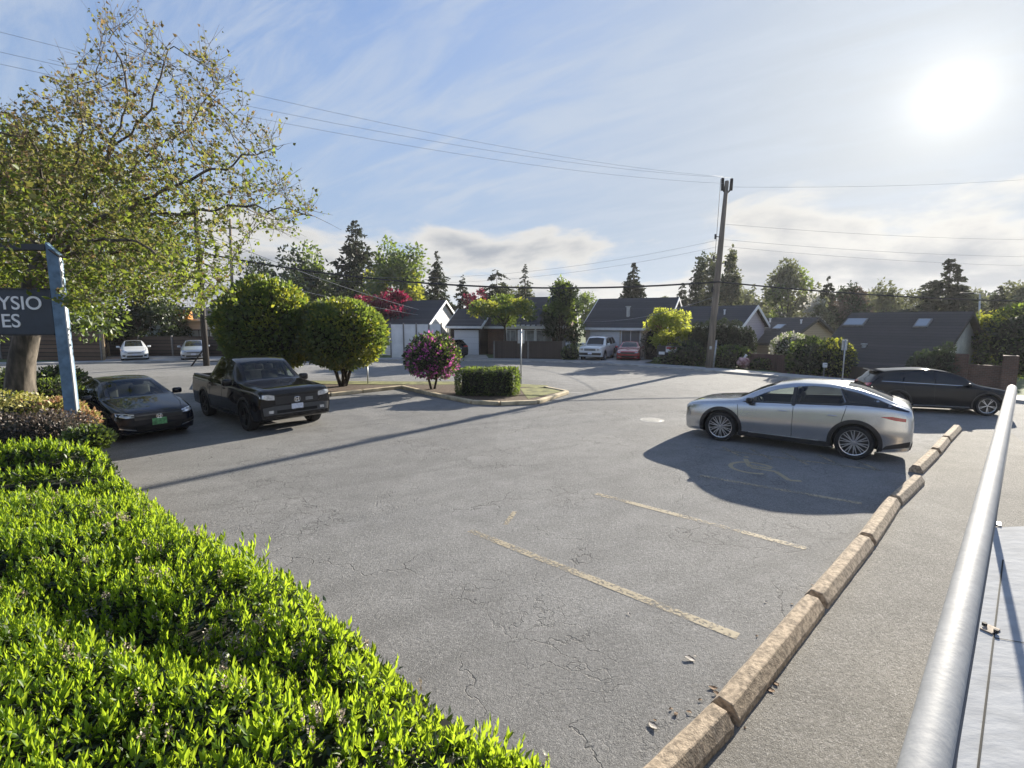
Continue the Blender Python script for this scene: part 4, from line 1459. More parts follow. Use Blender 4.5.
def make_crossover(label, loc, h, mpaint):
    c = Car('parked_crossover', label, 'car', loc, h, CROSS, mpaint, interior=True)
    common_glass(c, CROSS_WS, CROSS_SIDE, CROSS_REAR, step=.06)
    c.furnish(-.05, -.98, .58, .39)
    # black window surround
    for sg in (1, -1):
        c.patch('window_trim', [[(.95, 1.065), (.86, 1.106), (-.16, 1.151), (-1.13, 1.216), (-1.21, 1.272), (-1.26, 1.225), (-1.15, 1.185), (-.16, 1.125)]], 'y', sg, M['trim'], .003, step=.06)
        c.patch('pillar_trim', [[(-.15, 1.09), (-.15, 1.50), (-.23, 1.51), (-.23, 1.095)]], 'y', sg, M['trim'], .003, step=.06)
        c.patch('pillar_trim', [[(-1.08, 1.55), (-1.13, 1.545), (-1.262, 1.285), (-1.25, 1.24), (-1.14, 1.21), (-1.21, 1.27)]], 'y', sg, M['trim'], .0032, step=.06)
        c.patch('rear_quarter_trim', [[(-1.16, 1.205), (-1.6, 1.222), (-2.0, 1.205), (-2.34, 1.16), (-2.34, 1.178), (-2.13, 1.245), (-2.0, 1.29), (-1.97, 1.238), (-1.6, 1.25), (-1.25, 1.283)]], 'y', sg, M['trim'], .0034, step=.06)
    c.seam([[(1.02, .33), (1.0, .60), (1.04, 1.0)], [(-.19, .30), (-.19, 1.12)], [(-1.02, .50), (-1.14, .75), (-1.24, 1.20)], [(1.02, .33), (-.95, .33)]])
    c.sides('rocker_trim', [rects(-.98, .98, .225, .335)], M['trim'], .006)
    c.sides('rocker_chrome', [rects(-.75, .75, .335, .350)], M['galv'], .010)
    c.arcs(M['trim'], .075, .24)
    for sg in (1, -1):
        c.patch('headlight', [[(sg * .52, .74), (sg * .52, .80), (sg * .80, .865), (sg * .86, .86), (sg * .80, .77)]], 'x', 1, M['head'], .006, step=.05)
        c.patch('bumper_vent', [[(sg * .62, .36), (sg * .60, .62), (sg * .70, .68), (sg * .76, .62), (sg * .74, .36)]], 'x', 1, M['trim'], .006, step=.05)
        # tail light wraps round the flank
        c.patch('tail_light', [[(-1.86, 1.02), (-2.05, 1.045), (-2.30, 1.02), (-2.30, .955), (-2.12, .965)]], 'y', sg, M['tail'], .006, step=.05)
    c.patch('tail_light_bar', [[(-.80, .955), (.80, .955), (.80, 1.03), (-.80, 1.03)]], 'x', -1, M['p_black'], .006, step=.06)
    c.patch('tail_light', [[(-.76, .985), (.76, .985), (.76, 1.005), (-.76, 1.005)]], 'x', -1, M['tail'], .012, step=.06)
    c.patch('rear_bumper', [[(-.86, .36), (.86, .36), (.84, .50), (.5, .54), (-.5, .54), (-.84, .50)]], 'x', -1, M['trim'], .008, step=.06)
    for sg in (1, -1):
        c.patch('rear_bumper_side', [[(-1.92, .30), (-2.40, .42), (-2.40, .54), (-2.0, .40)]], 'y', sg, M['trim'], .006, step=.06)
    c.plate(.74, -1, M['plate_white'])
    c.wheels(10, M['rim'], M['rim_dark'], double=True, wd=.24, rimfrac=.74)
    c.mirrors(.74, 1.14, .92, M['p_black'], (.15, .21, .15))
    c.handles((.02, -.98), .95, mpaint)
    mb = MB(); mb.box((-1.05, 0, 1.60), (.16, .035, .05), bev=.015); mb.build('roof_antenna', mpaint, c.t)
    return c


def make_wagon(label, loc, h, mpaint, roof_mat=None):
    c = Car('parked_suv', label, 'car', loc, h, WAGON, mpaint)
    ws = [(1.12, -.62), (1.16, 0), (1.12, .62), (.25, .54), (.19, 0), (.25, -.54)]
    dlo = [[(.86, 1.06), (.42, 1.34), (.1, 1.46), (-.2, 1.52), (-.2, 1.085)], [(-.26, 1.085), (-.26, 1.525), (-.9, 1.52), (-1.10, 1.50), (-1.2, 1.13)],
           [(-1.26, 1.135), (-1.17, 1.49), (-1.6, 1.44), (-1.85, 1.25), (-1.85, 1.16)]]
    common_glass(c, ws, dlo, [(-.54, 1.16), (.54, 1.16), (.50, 1.46), (-.50, 1.46)], 'x')
    c.seam([[(.98, .33), (1.0, 1.0)], [(-.23, .3), (-.23, 1.06)], [(-1.0, .5), (-1.22, 1.1)]])
    c.sides('rocker_chrome', [rects(-.85, .85, .285, .31)], M['chrome'], .010)
    c.sides('rocker_trim', [rects(-.98, .98, .215, .285)], M['trim'], .006)
    c.sides('window_chrome', [[(.9, 1.05), (-1.9, 1.135), (-1.9, 1.15), (.9, 1.062)]], M['chrome'], .006)
    c.arcs(M['trim'], .06, .24)
    for sg in (1, -1):
        c.patch('headlight', [[(sg * .5, .76), (sg * .5, .83), (sg * .80, .89), (sg * .84, .80)]], 'x', 1, M['head'], .006, step=.05)
        c.patch('tail_light', [[(sg * .4, .98), (sg * .4, 1.04), (sg * .82, 1.06), (sg * .82, .94)]], 'x', -1, M['tail'], .006, step=.05)
    c.patch('grille', [[(-.48, .45), (.48, .45), (.5, .66), (-.5, .66)]], 'x', 1, M['trim'], .006)
    c.plate(.80, -1, M['plate_white'])
    c.wheels(5, M['rim'], M['rim_dark'], double=True, wd=.235, rimfrac=.72)
    c.mirrors(.74, 1.10, .90, mpaint)
    c.handles((.0, -1.0), .92, mpaint)
    # roof spoiler
    mb = MB(); mb.box((-1.95, 0, 1.50), (.34, 1.16, .035), bev=.015); mb.build('spoiler', mpaint, c.t)
    if roof_mat:
        c.patch('roof', [[(.0, -.50), (.0, .50), (-1.7, .50), (-1.7, -.50)]], 'z', 1, roof_mat, .004)
    return c


def make_boxy(label, loc, h, mpaint):
    c = Car('parked_suv', label, 'car', loc, h, BOXY, mpaint)
    ws = [(1.1, -.66), (1.14, 0), (1.1, .66), (.50, .58), (.45, 0), (.50, -.58)]
    dlo = [[(.82, 1.17), (.5, 1.50), (.35, 1.62), (-.1, 1.68), (-.1, 1.18)], [(-.18, 1.18), (-.18, 1.69), (-1.0, 1.69), (-1.05, 1.18)], [(-1.15, 1.19), (-1.12, 1.69), (-1.9, 1.64), (-2.02, 1.2)]]
    common_glass(c, ws, dlo, [(-.6, 1.2), (.6, 1.2), (.54, 1.62), (-.54, 1.62)], 'x')
    c.seam([[(.95, .45), (.97, 1.1)], [(-.14, .4), (-.14, 1.15)], [(-1.08, .7), (-1.08, 1.15)]])
    for sg in (1, -1):
        c.patch('headlight', [[(sg * .52, .80), (sg * .52, .96), (sg * .82, .97), (sg * .82, .82)]], 'x', 1, M['head'], .006, step=.05)
        mb = MB(); mb.tube([(.1, sg * .56, 1.80), (.0, sg * .57, 1.845), (-1.8, sg * .57, 1.845), (-1.9, sg * .56, 1.80)], .022, 6); mb.build('roof_rail', M['galv'], c.t)
    c.patch('grille', [[(-.46, .78), (.46, .78), (.46, .95), (-.46, .95)]], 'x', 1, M['galv'], .008, step=.06)
    c.patch('grille_slots', [[(-.42, .80), (.42, .80), (.42, .85), (-.42, .85)], [(-.42, .88), (.42, .88), (.42, .93), (-.42, .93)]], 'x', 1, M['trim'], .014, step=.06)
    c.patch('front_bumper', [[(-.82, .46), (.82, .46), (.84, .64), (-.84, .64)]], 'x', 1, M['trim'], .008, step=.06)
    c.plate(.60, 1, M['plate_white'])
    c.arcs(M['trim'], .06, .34)
    c.wheels(5, M['rim'], M['rim_dark'], wd=.23, rimfrac=.66)
    c.mirrors(.78, 1.22, .90, mpaint, (.14, .22, .18))
    c.handles((.05, -.92), 1.02, M['trim'])
    return c


def make_hatch(label, loc, h, mpaint, group=None):
    c = Car('parked_hatchback', label, 'car', loc, h, HATCH, mpaint, group)
    ws = [(1.16, -.56), (1.2, 0), (1.16, .56), (.14, .48), (.08, 0), (.14, -.48)]
    dlo = [[(.85, 1.0), (.4, 1.22), (.0, 1.355), (-.2, 1.385), (-.2, 1.01)], [(-.27, 1.01), (-.27, 1.39), (-.8, 1.36), (-1.2, 1.28), (-1.55, 1.14), (-1.4, 1.07)]]
    common_glass(c, ws, dlo, [(-.95, -.44), (-.95, .44), (-1.8, .48), (-1.8, -.48)])
    c.seam([[(.95, .3), (.98, .92)], [(-.235, .28), (-.235, .98)], [(-1.0, .5), (-1.25, 1.0)]])
    for sg in (1, -1):
        c.patch('headlight', [[(sg * .42, .66), (sg * .46, .72), (sg * .74, .86), (sg * .80, .80), (sg * .70, .68)]], 'x', 1, M['head'], .006, step=.05)
        c.patch('fog_light_trim', [[(sg * .56, .34), (sg * .54, .46), (sg * .74, .48), (sg * .74, .36)]], 'x', 1, M['trim'], .008, step=.05)
        c.patch('tail_light', [[(sg * .5, .8), (sg * .5, .95), (sg * .74, .98), (sg * .74, .76)]], 'x', -1, M['tail'], .006, step=.05)
    c.patch('grille', [[(-.40, .585), (.40, .585), (.44, .64), (-.44, .64)]], 'x', 1, M['trim'], .008, step=.06)
    c.patch('lower_grille', [[(-.46, .28), (.46, .28), (.50, .42), (-.50, .42)]], 'x', 1, M['trim'], .008, step=.06)
    c.plate(.50, 1, M['plate_white'])
    emblem(c, .69, wd=.10, style='O') if False else None
    c.wheels(7, M['rim'], M['rim_dark'], wd=.2)
    c.mirrors(.72, 1.03, .85, mpaint)
    c.handles((-.05, -1.0), .84, mpaint)
    return c


M['bumper'] = pmat('grey unpainted bumper', (0.055, 0.057, 0.060), 0.5, var=0.15)


def hdg(x, y):
    return Vector((x, y, 0)).normalized()


# silver crossover: both near wheels give its place and its heading
Fc, Rc = at(719.5, 441), at(852, 459.5)
hs = (Fc - Rc).normalized()
print('silver wheelbase', (Fc - Rc).length, hs)
left = Vector((-hs.y, hs.x, 0))
make_crossover('silver crossover parked across the disabled bay, black mirror and multi-spoke wheels towards the viewer',
               (Fc + Rc) / 2 - left * (.815 + .10), hs, M['p_silver'])

hp = hdg(.743, -.669)
lp = Vector((-hp.y, hp.x, 0))
W_ = at(107, 441)
hq = hdg(.80, -.60); lq = Vector((-hq.y, hq.x, 0))
c = make_sedan('glossy black sedan with a green plate, parked beside the blue grey sign post', W_ - hq * 1.43 + lq * .90, hq, M['p_blackblue'])
c.t.scale = (1.06, 1.06, 1.06)
pc, _ = c.cast((0, .50), 'x', 1)
emblem(c, .60, wd=.095)
c.plate(.475, 1, M['plate_green'], .31, .16)
W_ = at(246, 431)
c = make_pickup('black crew-cab pickup truck with grey bumper, parked next to the black sedan', W_ - hp * 1.69 + lp * 1.03, hp, M['p_black'])
c.t.scale = (1.06, 1.06, 1.06)

hb = hdg(.95, -.31)
W_ = at(986, 416)
lb = Vector((-hb.y, hb.x, 0))
c = make_wagon('black SUV facing right at the street edge, low sun glinting on its roof', W_ - hb * 1.24 + lb * .8, hb, M['p_black'])
c.t.scale = (.9, .9, .9)


def far_at(px, d):
    p = atd(px, 320, d); p.z = 0.05
    return p


make_boxy('white boxy SUV with roof rails on the driveway before the white garage door', far_at(599, 39.2), hdg(-.42, -.9), M['p_white'])
make_sedan('dark red sedan parked beside the white SUV on the driveway', far_at(631, 39.2), hdg(-.30, -.95), M['p_red'], detail=False)
make_wagon('dark SUV seen from behind in front of the narrow garage, past the pink rhododendron', far_at(444, 41.0), hdg(-.62, .80), M['p_blackblue'], M['p_white'])
make_hatch('white hatchback facing the street before the brown board fence', far_at(131, 39.0), hdg(.62, -.8), M['p_white'])
make_hatch('silver grey hatchback half hidden by the dark utility pole', far_at(192, 39.5), hdg(.50, -.86), M['p_grey'])

# ------------------------------------------------------------------ houses
M['roof'] = stripes_mat('dark asphalt shingles', (0.050, 0.050, 0.056), (0.025, 0.025, 0.03), 0.16, 2, 0.12, 0.9, 0.35)
M['roof_brown'] = stripes_mat('brown black shingles', (0.060, 0.054, 0.052), (0.028, 0.026, 0.026), 0.16, 2, 0.12, 0.9, 0.35)
M['siding_white'] = stripes_mat('white lap siding', (0.74, 0.73, 0.71), (0.45, 0.45, 0.45), 0.18, 2, 0.10, 0.7, 0.06)
M['siding_cream'] = stripes_mat('cream lap siding', (0.56, 0.50, 0.43), (0.3, 0.27, 0.23), 0.18, 2, 0.10, 0.7, 0.06)
M['siding_lilac'] = stripes_mat('pale lilac siding', (0.42, 0.38, 0.42), (0.25, 0.22, 0.25), 0.18, 2, 0.10, 0.7, 0.06)
M['siding_tan'] = stripes_mat('tan lap siding', (0.38, 0.30, 0.22), (0.2, 0.16, 0.12), 0.18, 2, 0.10, 0.7, 0.08)
M['siding_dark'] = stripes_mat('dark brown siding', (0.055, 0.040, 0.034), (0.02, 0.015, 0.013), 0.2, 2, 0.10, 0.8, 0.2)
M['brick_red'] = brick_mat('red brown brick', (0.17, 0.085, 0.06), (0.11, 0.06, 0.045), (0.2, 0.18, 0.16), 3.0)
M['brick_pale'] = brick_mat('peach brick', (0.48, 0.33, 0.24), (0.38, 0.26, 0.19), (0.4, 0.36, 0.32), 3.0)
M['brick_white'] = brick_mat('white painted brick', (0.60, 0.59, 0.57), (0.52, 0.51, 0.50), (0.40, 0.39, 0.38), 3.0)
M['garage'] = stripes_mat('white sectional garage door', (0.66, 0.68, 0.72), (0.42, 0.43, 0.46), 0.53, 2, 0.04, 0.5, 0.04)
M['garage_grey'] = stripes_mat('grey door', (0.16, 0.16, 0.17), (0.08, 0.08, 0.085), 0.3, 0, 0.06, 0.6, 0.1)
M['board'] = stripes_mat('brown horizontal fence boards', (0.135, 0.085, 0.055), (0.012, 0.009, 0.007), 0.30, 2, 0.2, 0.8, 0.45)
M['board_grey'] = stripes_mat('dark horizontal fence boards', (0.075, 0.055, 0.043), (0.010, 0.008, 0.007), 0.28, 2, 0.2, 0.8, 0.45)
M['picket'] = stripes_mat('dark upright fence boards', (0.060, 0.044, 0.036), (0.015, 0.011, 0.009), 0.14, 0, 0.10, 0.85, 0.35)
M['picket_red'] = stripes_mat('red brown upright fence boards', (0.085, 0.045, 0.042), (0.02, 0.012, 0.012), 0.14, 0, 0.10, 0.85, 0.35)
M['panel_white'] = pmat('white fence panel', (0.78, 0.78, 0.78), 0.7, var=0.1, scale=1.2)
M['post_grey'] = pmat('grey fence post', (0.20, 0.19, 0.18), 0.8, var=0.2)
M['post_tan'] = pmat('new timber post', (0.36, 0.27, 0.17), 0.8, var=0.25, scale=5)
M['curtain'] = pmat('net curtain behind glass', (0.30, 0.31, 0.33), 0.25, var=0.35, scale=2.5)
M['orange'] = pmat('orange awning cloth', (0.62, 0.24, 0.03), 0.7, var=0.15)
M['drive'] = pmat('driveway concrete', (0.34, 0.33, 0.32), 0.9, var=0.2, scale=0.8)


def gable_house(R0, R1, E0, E1, gz, label, wall_m, roof_m, trim_m, name='house', inset=0.35, th=0.16, group=None):
    """ridge R0-R1 and near eave E0-E1 as (px, py, depth); the far slope mirrors the near one about the ridge"""
    R0, R1, E0, E1 = [atd(*q) for q in (R0, R1, E0, E1)]
    zr = (R0.z + R1.z) / 2; ze = (E0.z + E1.z) / 2
    ax_ = (R1 - R0); ax_.z = 0; ax_.normalize()
    # square the plan: eave ends sit straight off the ridge ends
    nrm_ = Vector((ax_.y, -ax_.x, 0))
    run = ((E0 - R0).dot(nrm_) + (E1 - R1).dot(nrm_)) / 2
    a0 = min((R0 - R0).dot(ax_), (E0 - R0).dot(ax_)) if False else 0.0
    L = (R1 - R0).dot(ax_)
    base = Vector((R0.x, R0.y, gz)) + ax_ * L / 2
    rz = math.atan2(ax_.y, ax_.x)
    t = thing(name, base, label, 'house', group, rz)
    # local frame: x along the ridge, y away from the viewer, z up from gz
    hr, he = zr - gz, ze - gz
    hl = L / 2
    sl = (hr - he) / run
    info = dict(t=t, hl=hl, run=run, hr=hr, he=he, sl=sl, inset=inset, base=base, rz=rz)
    yw = run - inset
    zw = he + sl * inset - th * 1.1
    zt_ = hr - th * 1.15
    xw = hl - inset * .8
    mb = MB()
    vs = [(-xw, -yw, 0), (xw, -yw, 0), (xw, yw, 0), (-xw, yw, 0), (-xw, -yw, zw), (xw, -yw, zw), (xw, yw, zw), (-xw, yw, zw), (-xw, 0, zt_), (xw, 0, zt_)]
    mb.add(vs, [(0, 1, 5, 4), (2, 3, 7, 6), (1, 2, 6, 9, 5), (3, 0, 4, 8, 7)])
    mb.build('wall', wall_m, t)
    mb = MB()
    for sg in (-1, 1):
        q = [(-hl, sg * run, he), (hl, sg * run, he), (hl, 0, hr), (-hl, 0, hr)]
        lo = [(x, y, z - th) for x, y, z in q]
        f = [(0, 1, 2, 3), (7, 6, 5, 4), (0, 4, 5, 1), (1, 5, 6, 2), (3, 7, 4, 0)]
        if sg > 0:
            f = [tuple(reversed(k)) for k in f]
        mb.add(q + lo, f)
    rf = mb.build('roof', roof_m, t)
    info['roof'] = rf
    for sg in (-1, 1):
        mb = MB()
        mb.box((0, sg * (run + .03), he - .09), (2 * hl + .04, .05, .2))
        mb.build('fascia', trim_m, t)
    for gx_ in (-1, 1):
        mb = MB()
        for sg in (-1, 1):
            x = gx_ * (hl + .03)
            q = [(x - .025, sg * run, he - .24), (x - .025, sg * run, he + .01), (x - .025, 0, hr + .01), (x - .025, 0, hr - .24)]
            p2 = [(a + .05, b, c_) for a, b, c_ in q]
            mb.add(q + p2, [(0, 1, 2, 3), (7, 6, 5, 4), (1, 5, 6, 2), (0, 3, 7, 4), (0, 4, 5, 1), (2, 6, 7, 3)])
        mb.build('bargeboard', trim_m, t)
    return info


def on_front(H, x, z, w_, h_, name, glass_m, frame_m=None, bars=0, depth=.06):
    """window or door in the near long wall; x from the middle of the house"""
    y = -(H['run'] - H['inset'])
    if frame_m:
        f = MB()
        b = .07
        for c_, s_ in (((x, y - .02, z + h_ / 2 + b / 2), (w_ + 2 * b, depth, b)), ((x, y - .02, z - h_ / 2 - b / 2), (w_ + 2 * b, depth + .04, b)),
                       ((x - w_ / 2 - b / 2, y - .02, z), (b, depth, h_)), ((x + w_ / 2 + b / 2, y - .02, z), (b, depth, h_))):
            f.box(c_, s_)
        for k in range(bars):
            f.box((x - w_ / 2 + w_ * (k + 1) / (bars + 1), y - .02, z), (.05, depth * .8, h_))
        fo = f.build(name, frame_m, H['t'])
        g = MB(); g.box((x, y - .008, z), (w_, .02, h_)); g.build('pane', glass_m, fo)
    else:
        g = MB(); g.box((x, y - .02, z), (w_, .05, h_), bev=.01); fo = g.build(name, glass_m, H['t'])
    return fo


def on_gable(H, side, y, z, w_, h_, name, glass_m, frame_m):
    x = side * (H['hl'] - H['inset'] * .8)
    f = MB(); b = .07
    for c_, s_ in (((x + side * .02, y, z + h_ / 2 + b / 2), (.06, w_ + 2 * b, b)), ((x + side * .02, y, z - h_ / 2 - b / 2), (.1, w_ + 2 * b, b)),
                   ((x + side * .02, y - w_ / 2 - b / 2, z), (.06, b, h_)), ((x + side * .02, y + w_ / 2 + b / 2, z), (.06, b, h_))):
        f.box(c_, s_)
    fo = f.build(name, frame_m, H['t'])
    g = MB(); g.box((x + side * .008, y, z), (.02, w_, h_)); g.build('pane', glass_m, fo)


def skylight(H, x, t_, w_=.9, h_=1.1):
    y = -H['run'] * t_; z = H['hr'] - (H['hr'] - H['he']) * t_
    ang = math.atan(H['sl'])
    R = Matrix.Rotation(ang, 3, 'X')
    f = MB(); f.box((x, y, z + .05), (w_ + .16, h_ + .16, .12), M=R, bev=.02)
    fo = f.build('skylight', M['post_grey'], H['t'])
    g = MB(); g.box(Vector((x, y, z + .05)) + R @ Vector((0, 0, .065)), (w_, h_, .03), M=R); g.build('pane', M['sky_pane'], fo)


M['sky_pane'] = emit_free_glass('skylight pane', (0.30, 0.34, 0.38), 0.08)


def vent_pipe(H, x, t_, h_=.6, r=.1, mat='galv'):
    y = -H['run'] * t_; z = H['hr'] - (H['hr'] - H['he']) * t_
    m_ = MB(); m_.tube([(x, y, z - .1), (x, y, z + h_)], r, 10); m_.tube([(x, y, z + h_), (x, y, z + h_ + .08)], r * 1.5, 10)
    m_.build('roof_vent', M[mat], H['t'], smooth=False)


# house with the white garage door, middle of the street
H1 = gable_house((599, 298, 47.5), (679, 298, 44.0), (586, 328, 43.5), (668, 328, 40.0), 0.0,
                 'house with dark shingle roof, white double garage door and a metal roof vent', M['siding_cream'], M['roof'], M['white'])
on_front(H1, -H1['hl'] + 2.0, 1.12, 2.6, 2.2, 'garage_door', M['garage'])
on_front(H1, -H1['hl'] + 4.25, 1.10, 1.5, 2.16, 'entry_door', M['garage_grey'], M['white'], 1)
on_front(H1, -H1['hl'] + 6.2, 1.3, 1.2, 1.1, 'window', M['win_glass'], M['white'], 1)
on_gable(H1, 1, 0, 2.6, 1.0, .8, 'window', M['win_glass'], M['white'])
vent_pipe(H1, -H1['hl'] + 3.6, .62, .75, .15)
# lower wing beside it
H2 = gable_house((664, 306, 44.0), (758, 306, 38.6), (655, 325.5, 41.5), (744, 325.5, 36.2), 0.0,
                 'lower lilac house with dark roof behind the tall utility pole and clipped cedars', M['siding_lilac'], M['roof'], M['white'])
on_front(H2, -1.0, 1.4, 1.6, 1.2, 'window', M['win_glass'], M['white'], 1)
on_front(H2, 2.2, 1.4, 1.4, 1.2, 'window', M['win_glass'], M['white'], 1)
on_gable(H2, 1, -.6, 1.5, 1.0, 1.1, 'window', M['win_glass'], M['white'])
vent_pipe(H2, 0.8, .35, .35, .06, 'white')
vent_pipe(H2, 1.9, .45, .3, .06, 'white')
# small house with one skylight
H3 = gable_house((750, 317.5, 45.0), (819, 317.5, 40.0), (735, 343, 41.2), (803, 343, 36.2), -2.3,
                 'low house with tan gable and one skylight, behind the white flowering shrub', M['siding_tan'], M['roof_brown'], M['roof_brown'])
skylight(H3, .9, .42, .6, .8)
vent_pipe(H3, 2.2, .25, .25, .06, 'white'); vent_pipe(H3, -.5, .2, .25, .06, 'white')
on_gable(H3, 1, 0, 1.6, 1.0, 1.0, 'window', M['win_glass'], M['white'])
# big dark roof on the right
H4 = gable_house((852, 312, 34.0), (973, 312, 28.8), (812, 372, 31.2), (944, 376, 24.9), -2.5,
                 'low house with broad dark roof, two skylights and white painted brick gable', M['brick_white'], M['roof_brown'], M['roof_brown'])
skylight(H4, -2.4, .20, 1.05, .72); skylight(H4, 1.2, .21, .55, .75)
vent_pipe(H4, -.9, .6, .12, .12)
on_gable(H4, 1, .8, 1.6, 1.0, 1.2, 'window', M['win_glass'], M['white'])
# dark brick house with the pergola
H5 = gable_house((497, 297, 48.9), (573, 297, 47.0), (462, 326, 45.4), (560, 327, 43.0), 0.05,
                 'dark brick bungalow with white slatted porch roof behind the brown front fence', M['brick_red'], M['roof'], M['white'])
for k, (x, w_) in enumerate(((-1.3, 1.0), (.2, 1.3), (1.75, 1.3), (3.3, 1.0))):
    on_front(H5, x, 1.45, w_, 1.35, 'window', M['curtain'], M['white'], 1)
on_gable(H5, 1, -.2, 1.5, 1.1, 1.2, 'window', M['win_glass'], M['white'])
m_ = MB()
yy = -(H5['run'] - .35)
m_.box((1.2, yy - 1.1, 2.42), (5.4, .06, .26))
for k in range(12):
    m_.box((-1.35 + k * .46, yy - .6, 2.60), (.07, 1.5, .10))
for x in (-1.4, 1.2, 3.8):
    m_.box((x, yy - 1.0, 1.2), (.12, .12, 2.3))
m_.build('porch_frame', M['white'], H5['t'])
mm = MB(); mm.add([(-.28, -H5['run'] * .5 - .12, H5['hr'] * .72), (.55, -H5['run'] * .5 - .12, H5['hr'] * .72), (.14, -H5['run'] * .5 - .12, H5['hr'] * .72 + .75),
                   (-.28, -H5['run'] * .2, H5['hr'] * .72), (.55, -H5['run'] * .2, H5['hr'] * .72), (.14, -H5['run'] * .2, H5['hr'] * .72 + .75)],
                  [(0, 1, 2), (5, 4, 3), (0, 2, 5, 3), (1, 4, 5, 2)])
mm.build('dormer', M['white'], H5['t'])
# its garage wing on the left
H5b = gable_house((458, 309, 47.0), (492, 309, 46.0), (446, 326, 44.4), (484, 326.5, 43.2), 0.0,
                  'small garage with dark roof and narrow white door beside the dark SUV', M['siding_dark'], M['roof'], M['white'], 'garage')
H5b['t']['category'] = 'garage'
on_front(H5b, .15, 1.12, 2.3, 2.2, 'garage_door', M['garage'])
# white gable facing the street on the left
H6 = gable_house((349, 300, 49.6), (446, 301.5, 46.5), (326, 329, 45.6), (419, 329, 42.4), 0.0,
                 'white sided house whose plain gable rises above the white panel fence', M['siding_white'], M['roof'], M['white'])
on_gable(H6, 1, 1.4, 2.0, 1.0, 1.0, 'window', M['win_glass'], M['white'])
# house with big windows far left
H7 = gable_house((150, 307, 52.0), (262, 307, 50.0), (138, 319, 47.5), (258, 319, 45.8), -0.6,
                 'house with wide pale windows and dark roof behind the left fence', M['siding_white'], M['roof'], M['white'])
for x, w_ in ((-2.6, 1.9), (-.2, 2.1), (2.3, 2.1)):
    on_front(H7, x, 1.9, w_, 1.7, 'window', M['pale_glass'], M['trim'], 1)
m_ = MB()
p = atd(181, 318, 45.5) - H7['base']; p = Matrix.Rotation(-H7['rz'], 3, 'Z') @ p
m_.add([(p.x - .7, p.y, p.z), (p.x + .7, p.y, p.z), (p.x + .7, p.y + .5, p.z + .75), (p.x - .7, p.y + .5, p.z + .75), (p.x - .7, p.y, p.z - .12), (p.x + .7, p.y, p.z - .12),
        (p.x - .7, p.y + .6, p.z - .12), (p.x + .7, p.y + .6, p.z - .12)], [(0, 1, 2, 3), (0, 4, 5, 1), (0, 3, 6, 4), (1, 5, 7, 2)])
m_.build('awning', M['orange'], H7['t'])


# ------------------------------------------------------------------ fences, driveways
def fence(pts, label, mat, top, post_mat=None, post_step=2.4, post_w=.11, over=.06, base=-.15, thick=.05, name='fence', cap=None, cat='fence', post_front=True):
    """run of panels between ground points (local x along the first to last point)"""
    a, b = pts[0], pts[-1]
    rz = math.atan2(b.y - a.y, b.x - a.x)
    t = thing(name, Vector((a.x, a.y, 0)), label, cat, None, rz)
    Ri = Matrix.Rotation(-rz, 3, 'Z')
    loc_ = [Ri @ (Vector((q.x, q.y, 0)) - Vector((a.x, a.y, 0))) for q in pts]
    m_ = MB()
    for p, q in zip(loc_[:-1], loc_[1:]):
        d = q - p
        m_.box(((p.x + q.x) / 2, (p.y + q.y) / 2, (top + base) / 2), (d.length, thick, top - base), rz=math.atan2(d.y, d.x))
        if cap:
            m_.box(((p.x + q.x) / 2, (p.y + q.y) / 2, top + .02), (d.length, thick + .08, .045), rz=math.atan2(d.y, d.x))
    m_.build('boards', mat, t)
    if post_mat:
        for p, q in zip(loc_[:-1], loc_[1:]):
            d = q - p
            n = max(1, round(d.length / post_step))
            for k in range(n + 1):
                c_ = p.lerp(q, k / n)
                s_ = MB(); s_.box((c_.x, c_.y - (thick / 2 + post_w / 2 - .01 if post_front else 0), (top + over + base) / 2), (post_w, post_w, top + over - base), bev=.01)
                s_.build('post', post_mat, t)
    return t


def gp(px, d):
    p = atd(px, 320, d); return Vector((p.x, p.y, 0))


fence([gp(30, 38.5), gp(99, 38.0)], 'brown fence of wide horizontal boards beside the left tree trunk', M['board'], 2.25, M['post_grey'], 2.6)
fence([gp(99, 38.0), gp(104, 41.8)], 'short return of brown fence with a pale timber end post', M['board'], 2.2, M['post_tan'], 4.0, .16)
fence([gp(104, 42.2), gp(238, 41.8)], 'dark horizontal board fence behind the two parked hatchbacks', M['board_grey'], 1.75, M['post_grey'], 2.8)
fence([gp(-60, 39.5), gp(26, 39.2)], 'dark board fence left of the thick tree trunk', M['board_grey'], 2.1, M['post_grey'], 2.8)
fence([gp(390, 40.6), gp(441, 42.0)], 'tall white panel fence with grey posts below the white gable', M['panel_white'], 2.75, M['post_grey'], 1.1, .10, .12)
fence([gp(494, 39.6), gp(563, 39.0)], 'dark brown low fence with a top rail in front of the brick bungalow', M['picket'], 1.42, M['post_grey'], 2.2, .10, .05, cap=True)
fence([gp(563, 39.0), gp(566, 44)], 'short side run of dark fence beside the white SUV', M['picket'], 1.4, M['post_grey'], 2.4, .10)
fence([gp(566, 40.5), gp(577, 43.5)], 'low white picket fence between bungalow and white SUV', M['white'], 1.25, M['white'], .5, .05, .1)
fence([gp(646, 38.2), gp(660, 37.6)], 'short dark wood fence beside the red sedan', M['picket'], 1.5, M['post_grey'], 1.2)
fence([gp(661, 36.0), gp(697, 34.6)], 'dark wood fence with a red and white sign hung on it', M['picket'], 1.3, M['post_grey'], 1.7, .12, .1)
fence([gp(752, 32.6), gp(838, 28.4)], 'red brown fence below the white flowering shrub', M['picket_red'], 0.95, M['picket_red'], 2.0, .11, .08, base=-.6)
fence([gp(838, 28.4), gp(946, 24.2)], 'dark low fence running behind the black SUV', M['picket'], 0.55, M['picket'], 2.2, .10, .06, base=-.6)
